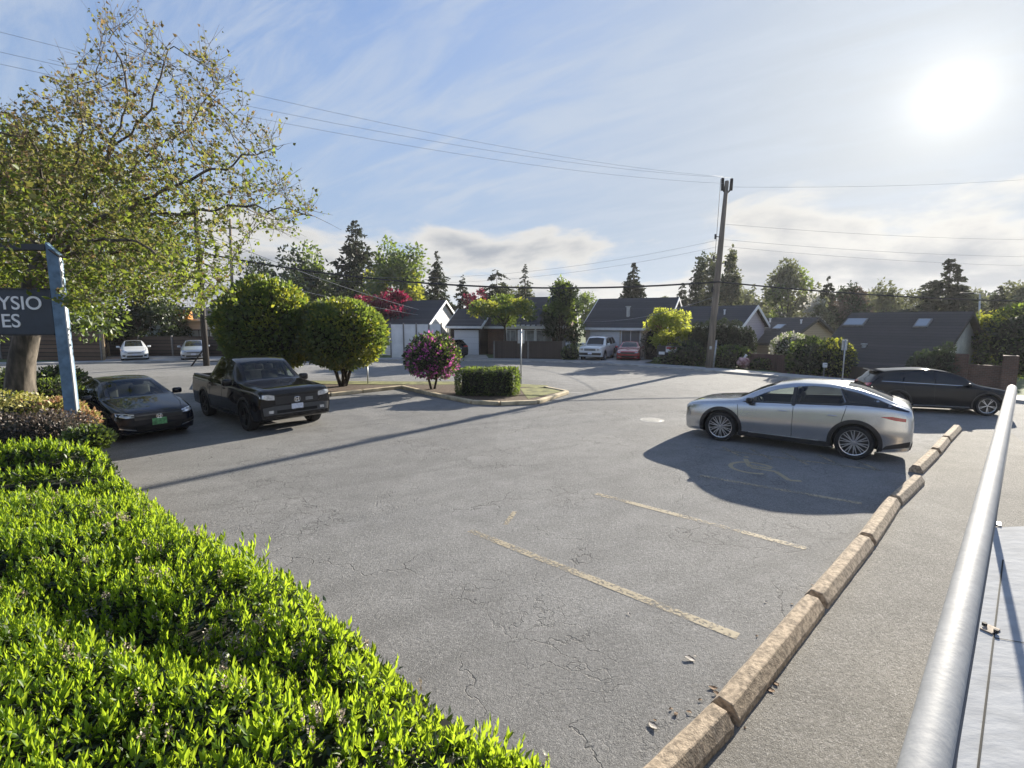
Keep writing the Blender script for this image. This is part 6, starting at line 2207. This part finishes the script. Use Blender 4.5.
shoot_hedge(MAIN, HT, 'broad bright green laurel hedge filling the foreground', 560, 101, .085, flowers=120, leaf=.052,
            extra=((248, 572, .30, 9), (228, 560, .18, 5), (300, 608, .14, 4), (360, 680, .12, 3), (280, 590, .16, 4)))
shoot_hedge(ROW_B, HT - .04, 'thin ragged strip of laurel between the foreground hedge and the farther laurel row', 240, 102, .05, flowers=10, leaf=.075)
shoot_hedge(ROW_A, HT, 'farther straight clipped row of bright laurel next to the brown shrubs', 240, 103, .04, flowers=4, leaf=.075)

# raised earth of the bed
bedp = [Vector((p.x, p.y, 0)) for p in poly_px([(585, 790), (465, 708), (395, 655), (335, 606), (285, 566), (212, 533), (182, 518), (160, 497), (120, 474)], HT)]
bed = [(p.x, p.y) for p in bedp] + [(-5.9, 7.3), (-7.9, 9.0), (-9.6, 10.6), (-13.6, 14.2), (-18, 17.2), (-30, 20.5), (-44, 10), (-30, -6), (0.0, -6), (.1, .8)]
m_ = MB(); m_.prism(bed, -.05, BED_Z)
tag(m_.build('planting_bed', M['soil']), kind='structure')

# shrubs of the bed
def bed_shrub(px, py, d, r, label, kinds, n, leaf, seed, amp=.18, name='shrub', thick=.45):
    p = atd(px, py, d)
    zc = p.z - BED_Z
    ball_shrub(Vector((p.x, p.y, BED_Z)), r, max(zc, .1), label, kinds, n, leaf, name, 'shrub', seed, amp, thick=thick, fine=4.0)


bed_shrub(8, 437, 8.6, (1.15, .55, .40), 'dull brown purple shrub behind the farther laurel row, at the left frame edge', [('brown', 1)], 5200, .055, 111)
bed_shrub(52, 434, 8.7, (.72, .5, .40), 'dull brown purple shrub behind the farther laurel row, nearest the sign post', [('brown', 1)], 3600, .055, 112)
bed_shrub(-60, 440, 8.4, (1.1, .6, .42), 'brown purple shrub just outside the left frame edge', [('brown', 1)], 2500, .055, 113)
bed_shrub(28, 416, 10.6, (.95, .6, .42), 'yellow and coral variegated shrub left of the sign post', [('varieg', .6), ('coral', .15), ('yellowgreen', .25)], 3600, .075, 114)
bed_shrub(60, 414, 10.4, (.42, .5, .36), 'coral tipped variegated shrub touching the sign post', [('varieg', .6), ('coral', .4)], 2200, .075, 115)
bed_shrub(0, 408, 11.0, (.8, .6, .36), 'yellow green low shrub at the foot of the thick tree trunk', [('yellowgreen', .7), ('varieg', .3)], 2200, .075, 116)
bed_shrub(87, 421, 9.4, (.2, .22, .22), 'small coral and yellow plant right of the sign post', [('varieg', .5), ('coral', .5)], 700, .07, 117)
bed_shrub(88, 439, 8.3, (.36, .3, .2), 'small dark green shrub at the sign post foot by the sedan wheel', [('green', .9), ('dark', .1)], 1700, .07, 118)
bed_shrub(50, 393, 13.0, (.62, .7, .38), 'dark green shrub between the thick trunk and the sign post', [('dark', .6), ('green', .4)], 2200, .09, 119)
bed_shrub(58, 380, 16.0, (.8, .8, .42), 'dark green rounded shrub behind the sign post, nearer the road', [('dark', .6), ('green', .4)], 2200, .1, 120)
bed_shrub(4, 385, 14.2, (.6, .7, .5), 'dark shrub left of the thick tree trunk', [('dark', .6), ('green', .4)], 1600, .1, 121)
bed_shrub(-30, 396, 13.2, (.9, .7, .5), 'dark low shrub beyond the left frame edge', [('dark', .7), ('green', .3)], 1500, .1, 122)

# ------------------------------------------------------------------ sign at the left
sd = 9.3
pb = atd(74, 428, sd); pt = atd(59, 247, sd)
t = thing('business_sign', Vector((pb.x, pb.y, BED_Z)), 'dark slate sign board with white letters YSIO and ES on a blue grey steel post', 'sign', None, math.radians(7))
hz = pt.z - BED_Z
pw, pdp = .20, .10
m_ = MB()
# channel post with a slanted top: wide web, two flanges
q = [(-pw / 2, -pdp / 2), (pw / 2, -pdp / 2), (pw / 2, pdp / 2), (-pw / 2, pdp / 2)]
vs = [(x, y, -.3) for x, y in q] + [(-pw / 2, -pdp / 2, hz + .08), (pw / 2, -pdp / 2, hz - .14), (pw / 2, pdp / 2, hz - .14), (-pw / 2, pdp / 2, hz + .08)]
m_.add(vs, [(0, 1, 5, 4), (1, 2, 6, 5), (2, 3, 7, 6), (3, 0, 4, 7), (4, 5, 6, 7)])
m_.build('post', M['steel_blue'], t)
m_ = MB()
m_.box((pw / 2 + .012, -pdp / 2 + .012, hz / 2 - .16), (.024, .05, hz + .02), bev=.004)
m_.build('post_edge', M['galv'], t)
m_ = MB(); m_.box((pw / 2 - .04, 0, hz - .12), (.20, .22, .02), M=Matrix.Rotation(math.radians(39), 3, 'Y')); m_.build('post_cap', M['trim'], t)
zt_ = atd(40, 249, sd).z - BED_Z
m_ = MB(); m_.box((-pw / 2 - 1.32, 0, zt_ + .02), (2.64, .14, .11), bev=.008); m_.build('top_rail', M['sign_rail'] if 'sign_rail' in M else M['trim'], t)
m_ = MB(); m_.box((-pw / 2 - 2.64 - pw / 2, 0, hz / 2 - .2), (pw, pdp, hz + .2)); m_.build('post', M['steel_blue'], t)
z1 = atd(30, 290, sd).z - BED_Z; z0 = atd(30, 334, sd).z - BED_Z
m_ = MB(); m_.box((-pw / 2 - 1.32, -.01, (z0 + z1) / 2), (2.64, .10, z1 - z0), bev=.006); pan = m_.build('sign_panel', M['sign_blue'], t)
m_ = MB(); m_.box((-pw / 2 - 1.32, -.01, z1 + .012), (2.64, .13, .024)); m_.box((-pw / 2 - 1.32, -.01, z0 - .012), (2.64, .13, .024)); m_.build('panel_frame', M['trim'], t)


def lettering(txt, x_right, z_base, cap, parent, y):
    cu = bpy.data.curves.new('text', 'FONT'); cu.body = txt; cu.align_x = 'RIGHT'; cu.size = cap / .70; cu.extrude = .006; cu.space_character = 1.0; cu.offset = cap * .012
    o = bpy.data.objects.new('text', cu); COL.objects.link(o)
    bpy.context.view_layer.update()
    me = bpy.data.meshes.new_from_object(o.evaluated_get(bpy.context.evaluated_depsgraph_get()))
    bpy.data.objects.remove(o)
    me.transform(Matrix.Rotation(math.pi / 2, 4, 'X'))
    me.materials.clear(); me.materials.append(M['letter'])
    lo_ = bpy.data.objects.new('lettering', me); COL.objects.link(lo_); lo_.parent = parent; lo_.location = (x_right, y, z_base)
    return lo_


def sx(px, py):
    """x along the board of a photograph point"""
    p = Matrix.Rotation(-t.rotation_euler.z, 3, 'Z') @ (atd(px, py, sd) - t.location)
    return p.x, p.z


xr, zb_ = sx(47, 309.5)
_, zc_ = sx(47, 296.5)
lettering('PHYSIO', xr, zb_, zc_ - zb_, t, -.064)
xr2, zb2 = sx(28, 327)
_, zc2 = sx(28, 314)
lettering('ES', xr2, zb2, zc2 - zb2, t, -.064)

# ------------------------------------------------------------------ the sparse tree on the left, grown towards a cloud of points
def grow_tree(base, trunk_pts, attract, step, kill, infl, iters=260, seed=3, par0=None):
    rr = np.random.default_rng(seed)
    nodes = [np.array(p, float) for p in trunk_pts]
    par = list(par0) if par0 else [-1] + list(range(len(nodes) - 1))
    A = attract.copy()
    near = np.full(len(A), 0); nd = np.full(len(A), 1e9)
    for i, p in enumerate(nodes):
        d = np.linalg.norm(A - p, axis=1); s_ = d < nd; nd[s_] = d[s_]; near[s_] = i
    alive = np.ones(len(A), bool)
    for it in range(iters):
        act = alive & (nd < infl)
        if not act.any():
            break
        ids = np.unique(near[act])
        new = []
        for i in ids:
            sel = act & (near == i)
            v_ = A[sel] - nodes[i]
            v_ = (v_ / np.linalg.norm(v_, axis=1, keepdims=True)).sum(0) + rr.normal(size=3) * .25 + np.array([0, 0, .12])
            l = np.linalg.norm(v_)
            if l < 1e-3:
                continue
            p = nodes[i] + v_ / l * step
            new.append((p, i))
        k0 = len(nodes)
        for p, i in new:
            if len(nodes) > 3 and np.linalg.norm(p - nodes[par[i]]) < step * .4 and par[i] >= 0:
                continue
            nodes.append(p); par.append(i)
        if len(nodes) == k0:
            break
        for j in range(k0, len(nodes)):
            d = np.linalg.norm(A - nodes[j], axis=1)
            s_ = d < nd; nd[s_] = d[s_]; near[s_] = j
        alive &= nd > kill
        if len(nodes) > 9000:
            break
    return np.array(nodes), np.array(par)


def px_inside(xy, poly):
    return inside(xy, [Vector((a, b, 0)) for a, b in poly])


TD = 12.2
CROWN = [(-160, 300), (-150, 130), (-60, 60), (20, 120), (48, 72), (86, 62), (100, 6), (150, 10), (168, 40), (182, 72), (206, 34), (220, 70), (245, 82), (252, 122), (292, 132),
         (278, 172), (326, 214), (292, 236), (252, 242), (240, 292), (205, 316), (150, 296), (104, 312), (58, 304), (0, 300)]
rr = np.random.default_rng(5)
att = []
while len(att) < 2400:
    q = np.array([rr.uniform(-160, 330), rr.uniform(0, 320)])
    if px_inside(q[None], CROWN)[0]:
        if q[1] < 150 and rr.uniform() < .35:
            continue
        if q[0] > 150 and rr.uniform() < .25:
            continue
        att.append(atd(q[0], q[1], TD + rr.normal() * 1.5)[:])
att = np.array(att)
tb = atd(24, 404, TD); tb.z = BED_Z - .1
trunk = [tb, atd(20, 385, TD), atd(22, 360, TD), atd(27, 335, TD), atd(32, 310, TD), atd(36, 285, TD - .1), atd(44, 262, TD - .1)]
LIMBS = [[(44, 262, .0), (74, 212, .3), (104, 165, .5), (128, 98, .6), (112, 40, .5)], [(44, 262, 0), (62, 205, -.4), (84, 130, -.6), (72, 70, -.8)],
         [(74, 212, .3), (130, 170, .9), (185, 128, 1.2), (222, 80, 1.2)], [(104, 165, .5), (150, 110, .1), (168, 50, -.2)],
         [(50, 250, -.1), (118, 212, -.7), (180, 182, -1.2), (245, 160, -1.3), (282, 145, -1.3)], [(118, 212, -.7), (190, 215, -1.1), (255, 205, -1.4), (315, 216, -1.6)],
         [(46, 258, 0), (110, 250, .6), (175, 256, 1.1), (225, 270, 1.4)], [(44, 262, 0), (10, 190, .4), (-30, 120, .7), (-60, 80, .8)], [(40, 270, 0), (-20, 220, -.6), (-90, 190, -1.0)],
         [(44, 262, 0), (80, 240, -1.0), (130, 240, -1.9), (180, 268, -2.2)], [(62, 205, -.4), (30, 150, -1.4), (20, 120, -1.8)]]
ini = [np.array(p[:]) for p in trunk]
ipar = [-1] + list(range(len(trunk) - 1))
rl = np.random.default_rng(12)
for lm in LIMBS:
    W3 = [np.array(atd(a, b_, TD + c_)[:]) for a, b_, c_ in lm]
    i0 = int(np.argmin([np.linalg.norm(W3[0] - q) for q in ini]))
    prev_ = i0
    for a, b_ in zip(W3[:-1], W3[1:]):
        k_ = max(1, int(np.linalg.norm(b_ - a) / .24))
        for j in range(1, k_ + 1):
            ini.append(a + (b_ - a) * j / k_ + rl.normal(size=3) * .035)
            ipar.append(prev_); prev_ = len(ini) - 1
nodes, par = grow_tree(tb, ini, att, .20, .27, 1.5, seed=4, par0=ipar)
nn_ = len(nodes)
kids = [[] for _ in range(nn_)]
for i in range(1, nn_):
    kids[par[i]].append(i)
flow = np.zeros(nn_)
for i in range(nn_ - 1, -1, -1):
    if not kids[i]:
        flow[i] = 1
    if par[i] >= 0:
        flow[par[i]] += flow[i]
rad_ = .0042 * flow ** .52
rad_ = np.minimum(rad_, .21)
rad_[:7] = [.34, .29, .26, .25, .25, .25, .22]
tree_t = thing('maple_tree', tb, 'big sparse young-leaved tree with thick pale trunk behind the sign', 'tree')
mbt = MB()
offv = Vector(tb)
done = set()
starts = [(0, None)]
while starts:
    s0, pre = starts.pop()
    ch = [] if pre is None else [pre]
    i = s0
    while True:
        ch.append(i)
        ks = kids[i]
        if not ks:
            break
        ks = sorted(ks, key=lambda k: -flow[k])
        for k in ks[1:]:
            starts.append((k, i))
        i = ks[0]
    if len(ch) > 1:
        rr_ = [float(rad_[k]) for k in ch]
        if pre is not None:
            rr_[0] = min(rr_[0], rr_[1] * 1.25)
        mbt.tube([Vector(nodes[k]) - offv for k in ch], rr_, 12 if max(rr_) > .1 else (6 if max(rr_) > .02 else 4), cap=False)
# straight young twigs off the outer branches
tw_p, tw_f = [], []
rt = np.random.default_rng(77)
for i in range(1, nn_):
    if flow[i] <= 4 and par[i] >= 0:
        for _ in range(2 if flow[i] <= 1 else 1):
            if rt.uniform() > .75:
                continue
            d = nodes[i] - nodes[par[i]]
            d = d / (np.linalg.norm(d) + 1e-9) + rt.normal(size=3) * .45 + np.array([0, 0, .55])
            d /= np.linalg.norm(d)
            ln = rt.uniform(.22, .62)
            e = nodes[i] + d * ln
            mid = nodes[i] + d * ln * .5 + rt.normal(size=3) * .015
            mbt.tube([Vector(nodes[i]) - offv, Vector(mid) - offv, Vector(e) - offv], [.0055, .004, .0022], 3, cap=False)
            for f in np.linspace(.35, 1, 6):
                tw_p.append(nodes[i] + d * ln * f); tw_f.append(i)
mbt.build('trunk', M['bark'], tree_t, smooth=True)
# leaves
Pn = nodes
depthz = Pn[:, 1]
cz = CP * depthz - SP * (Pn[:, 2] - CAM_H)
ypx = 384 - FPX * (SP * depthz + CP * (Pn[:, 2] - CAM_H)) / cz
xpx = 512 + FPX * Pn[:, 0] / cz
dens = np.clip((ypx - 60) / 110, .0, 1) * np.clip((300 - xpx) / 150, .12, 1)
lam = np.where(flow <= 6, 1.2 + 10.5 * dens, 0.0)
cnt = rr.poisson(lam * .55)
ii = np.repeat(np.arange(nn_), cnt)
B = Pn[ii] + rr.normal(size=(len(ii), 3)) * .06
tw_f = np.array(tw_f); tw_p = np.array(tw_p)
tc_ = rr.poisson(.26 + 1.15 * dens[tw_f] ** 1.2)
it_ = np.repeat(np.arange(len(tw_f)), tc_)
B = np.concatenate([B, tw_p[it_] + rr.normal(size=(len(it_), 3)) * .025])
ii = np.concatenate([ii, tw_f[it_]])
D = rr.normal(size=(len(ii), 3)) + np.array([0, 0, -.45])
L = .088 * rr.uniform(.5, 1.3, len(ii))
red = rr.uniform(size=len(ii)) < np.clip(.34 - (ypx[ii] - 120) / 300, .05, .34)
grn = (~red) & (rr.uniform(size=len(ii)) < np.clip((ypx[ii] - 120) / 170, 0, .9))
chunks = []
for sel, mi in ((red, 1), (grn, 2), (~red & ~grn, 0)):
    V, F = leaves(B[sel] - np.array(offv[:]), D[sel], L[sel], L[sel] * .78, .2)
    chunks.append((V, F, mi))
finish_leaves('crown', chunks, tree_t, [LF['maple'], LF['maple_red'], LF['leafgreen']])
print('maple nodes', nn_, 'leaves', len(ii))

# fuller trees behind it
decid(62, 362, 128, 92, 24, 'dense green tree filling the space behind the sparse left tree', kinds=(('green', .5), ('maple', .5)), n=7000, leaf=.26, seed=91, trunk_frac=.22, clumps=70, depth_r=3.5)
decid(-60, 362, 130, 95, 23, 'dense green tree at the left frame edge behind the sparse tree', kinds=(('green', .6), ('maple', .4)), n=5200, leaf=.26, seed=92, trunk_frac=.2, clumps=60, depth_r=3.5)
decid(138, 365, 214, 52, 43.4, 'leafy yellow green tree above the hatchbacks and the dark pole', kinds=(('yellowgreen', .35), ('maple', .45), ('green', .2)), n=5200, leaf=.24, seed=93, trunk_frac=.30, clumps=60, depth_r=3.0)
decid(100, 362, 300, 14, 40.6, 'small bright lime bush spilling over the brown fence end', kinds=(('lime', 1),), n=1500, leaf=.22, seed=94, trunk_frac=.3, clumps=20)
decid(150, 355, 300, 36, 44.5, 'dark tree mass behind the fence and the white hatchback', kinds=(('dark', 1),), n=3600, leaf=.3, seed=95, trunk_frac=.1, clumps=40)
decid(50, 355, 296, 55, 46, 'dark trees behind the brown fence on the left', kinds=(('dark', .7), ('green', .3)), n=4200, leaf=.35, seed=96, trunk_frac=.1, clumps=44)
decid(-70, 355, 280, 70, 46, 'dark tree beyond the left frame edge', kinds=(('dark', .7), ('green', .3)), n=3600, leaf=.35, seed=97, trunk_frac=.1, clumps=40)

# ------------------------------------------------------------------ wheel stops
STOPS = [((640, 786), (722, 705), 'nearest wheel stop, running out of the bottom of the frame'), ((723.5, 703), (814, 595), 'second wheel stop, counted from the frame bottom'),
         ((816, 593), (865, 535.5), 'third wheel stop, long and straight before the gap'), ((866.5, 534), (893, 497), 'fourth wheel stop, counted from the frame bottom'), ((894.5, 496), (918, 475), 'wheel stop just on the near side of the gap'),
         ((916, 466), (934, 449.5), 'wheel stop just past the gap, rough and cracked at its near end'), ((935.5, 448), (945, 437), 'last wheel stop but one, at the far end'), ((946, 436), (957, 425), 'farthest wheel stop, near the black SUV')]
SH, SW = .155, .235
first_stop = None
for i, (a, b, lab) in enumerate(STOPS):
    A_, B_ = at(a[0], a[1], SH), at(b[0], b[1], SH)
    d = B_ - A_
    L_ = d.length - .06
    t = thing('wheel_stop', Vector(((A_.x + B_.x) / 2, (A_.y + B_.y) / 2, 0.008)), lab, 'wheel stop', 'concrete wheel stops along the footpath', math.atan2(d.y, d.x))
    bm = bmesh.new()
    k = 12
    prof = [(-SW / 2, 0), (-SW / 2, .06), (-SW * .24, SH), (SW * .24, SH), (SW / 2, .06), (SW / 2, 0)]
    rings = []
    rs = random.Random(30 + i)
    for j in range(k + 1):
        x = -L_ / 2 + L_ * j / k
        rings.append([bm.verts.new((x + (rs.uniform(-.006, .006) if j in (0, k) else 0), y + rs.uniform(-.0025, .0025), z + (rs.uniform(-.006, .003) if z > .1 else 0))) for y, z in prof])
    for r0, r1 in zip(rings[:-1], rings[1:]):
        for q in range(len(prof) - 1):
            bm.faces.new((r0[q], r0[q + 1], r1[q + 1], r1[q]))
    bm.faces.new(rings[0]); bm.faces.new(list(reversed(rings[-1])))
    bmesh.ops.recalc_face_normals(bm, faces=bm.faces)
    bmesh.ops.bevel(bm, geom=[e for e in bm.edges if len(e.link_faces) == 2 and e.calc_face_angle(0) > .5], offset=.006, segments=1, affect='EDGES')
    me = bpy.data.meshes.new('block'); bm.to_mesh(me); bm.free(); me.materials.append(M['stop'])
    o = bpy.data.objects.new('block', me); COL.objects.link(o); o.parent = t

# ------------------------------------------------------------------ handrail and landing at the right
DK = 1.5
ra, rb = atd(919, 790, .74), atd(1012, 388, 4.55)
rd = (rb - ra).normalized()
t = thing('handrail', Vector((ra.x, ra.y, DK)), 'thick grey painted pipe handrail running away at the right', 'handrail')
o_ = Vector((ra.x, ra.y, DK))
s0 = ra - rd * 1.2
m_ = MB(); m_.tube([s0 - o_, ra - o_, ra.lerp(rb, .35) - o_, ra.lerp(rb, .7) - o_, rb - o_ - rd * .03, rb - o_, rb - o_ + rd * .012], [.034, .034, .034, .034, .034, .030, .018], 40)
m_.build('pipe', M['rail'], t, smooth=True)
side = Vector((rd.y, -rd.x, 0)).normalized()
m_ = MB(); q0 = s0 + side * .026 - Vector((0, 0, .040)) - o_; q1 = rb + side * .026 - Vector((0, 0, .040)) - o_  # dark-coloured tube stands for the pipe's shaded side and lower flange
m_.tube([q0, q1], .012, 8); m_.build('shaded_flange', M['rail_dark'] if 'rail_dark' in M else M['galv'], t, smooth=True)
for s_ in (.80,):
    p = ra.lerp(rb, s_)
    m_ = MB(); m_.tube([p - o_, Vector((p.x, p.y, DK - .05)) - o_], .02, 10); m_.build('rail_post', M['rail'], t, smooth=True)
    m_ = MB(); m_.box(Vector((p.x, p.y, DK + .006)) - o_, (.10, .10, .012), rz=.78, bev=.003); m_.build('base_plate', M['rail_dark'], t)

# landing floor
c1 = at(984, 528, DK); c2 = at(1100, 523, DK)
e1 = Vector((.35, -.6, 0)); 
fl = [Vector((c1.x - .02, c1.y, 0)), Vector((c2.x, c2.y, 0)), Vector((6.5, -2.5, 0)), Vector((-.75, -2.5, 0)), Vector((-.55, -.6, 0))]
m_ = MB(); m_.prism([(p.x, p.y) for p in fl], DK - .14, DK)
tag(m_.build('landing_floor', M['deck']), kind='structure')
m_ = MB()
for a, b in zip(fl, fl[1:] + fl[:1]):
    pass
sk = [p + (Vector((2.0, 0, 0)) - p) * .06 for p in fl]
m_.prism([(p.x, p.y) for p in sk], -.05, DK - .14)
tag(m_.build('landing_wall', M['concrete']), kind='structure')
# board joints and fixings
m_ = MB()
j0, j1 = at(1003, 560, DK), at(978, 768, DK)
dj = (j1 - j0)
line_quad(m_, j0, j0 + dj * 1.6, .007, DK + .003)
line_quad(m_, at(994, 638, DK), at(1040, 646, DK), .006, DK + .003)
tag(m_.build('floor_joint', M['gap']), kind='structure')
p = at(990, 630, DK)
t = thing('floor_bracket', p, 'small rusty fixing plate with two bolts on the landing floor', 'bracket', None, .4)
m_ = MB(); m_.box((0, 0, .004), (.085, .05, .008), bev=.002); m_.build('plate', pmat('rusty plate', (.34, .27, .21), .8, var=.4, scale=30), t)
for k in (-.028, .028):
    m_ = MB(); m_.tube([(k * .3, k, .006), (k * .3, k, .022)], .011, 6); m_.build('bolt', M['pole_dark'], t)

# ------------------------------------------------------------------ small things on the ground
M['dry_leaf'] = pmat('dry leaf', (.36, .25, .17), .8, var=.45, scale=25)
M['paper'] = pmat('pale litter', (.62, .58, .54), .8, var=.15)


def curled(px, py, size, mat, label, name='fallen_leaf', cat='leaf', group=None, seed=0, z=.01):
    p = at(px, py, z)
    rs = random.Random(seed)
    a0 = rs.uniform(0, 6.28)
    bm = bmesh.new()
    nx_, ny_ = 8, 5
    g = {}
    for i in range(nx_):
        for j in range(ny_):
            u_ = i / (nx_ - 1); w_ = (j / (ny_ - 1) - .5) * math.sin(math.pi * min(.98, max(.04, u_))) ** .8 * .62
            x = (u_ - .5); y = w_
            zz_ = .35 * abs(w_) ** 1.3 * 2 + .18 * math.sin(u_ * 5 + seed) + rs.uniform(-.03, .03)
            g[i, j] = bm.verts.new((size * (x * math.cos(a0) - y * math.sin(a0)), size * (x * math.sin(a0) + y * math.cos(a0)), size * (zz_ * .42 + .08)))
    for i in range(nx_ - 1):
        for j in range(ny_ - 1):
            bm.faces.new((g[i, j], g[i + 1, j], g[i + 1, j + 1], g[i, j + 1]))
    mz = min(q.co.z for q in bm.verts)
    for q in bm.verts:
        q.co.z -= mz
    bmesh.ops.solidify(bm, geom=bm.faces[:], thickness=size * .03)
    me = bpy.data.meshes.new(name); bm.to_mesh(me); bm.free(); me.materials.append(mat)
    me.polygons.foreach_set('use_smooth', [True] * len(me.polygons))
    o = bpy.data.objects.new(name, me); COL.objects.link(o); o.location = p
    tag(o, label, cat, group)


LG = 'dry leaves scattered on the asphalt'
for k, (x, y, s_) in enumerate(((713, 688, .10), (717, 694, .09), (676, 714, .07), (671, 709, .05), (689, 712, .06), (776, 684, .09), (770, 690, .11), (812, 585, .05), (792, 604, .05), (757, 636, .05), (700, 700, .05), (737, 706, .04), (655, 720, .04), (845, 556, .05), (880, 513, .06), (745, 728, .04))):
    curled(x, y, s_ * .72, M['dry_leaf'], 'curled brown dry leaf lying by the near wheel stops', group=LG, seed=40 + k)
for k, (x, y, s_, lab) in enumerate(((690, 659, .13, 'largest white scrap of litter on the asphalt, near the stall line end'), (653, 726, .12, 'white scrap of litter close to the nearest wheel stop'),
                                     (766, 602, .06, 'small white scrap by the second wheel stop, under the stall line'), (629, 614, .06, 'white scrap of litter just below the near stall line'), (695, 656, .05, 'tiny pale crumb beside the largest scrap'))):
    curled(x, y, s_ * .75, M['paper'], lab, 'litter', 'litter', seed=70 + k)
# manhole cover
p = at(652, 420, .0045)
t = thing('manhole_cover', p, 'round pale iron manhole cover in the lot before the silver car', 'manhole cover')
m_ = MB(); m_.lathe([(.001, .006), (.27, .006), (.28, .001)], 32, 'Z'); m_.build('lid', pmat('worn iron', (.30, .29, .27), .55, metal=.4, var=.3, scale=14, bump=.5, bscale=30), t)
m_ = MB(); m_.lathe([(.285, .003), (.36, .004), (.37, 0)], 32, 'Z'); m_.build('frame', M['concrete'], t)

# ------------------------------------------------------------------ thin evening haze
mhz, t_, out_ = new_mat('air')
vv = N(t_, 'ShaderNodeVolumePrincipled')
vv.inputs['Color'].default_value = (.92, .94, 1, 1)
vv.inputs['Density'].default_value = 0.00026
vv.inputs['Anisotropy'].default_value = 0.35
lk(t_, vv.outputs[0], out_.inputs['Volume'])
m_ = MB(); m_.box((0, 730, 11), (1440, 1600, 30))
tag(m_.build('haze', mhz), kind='stuff')
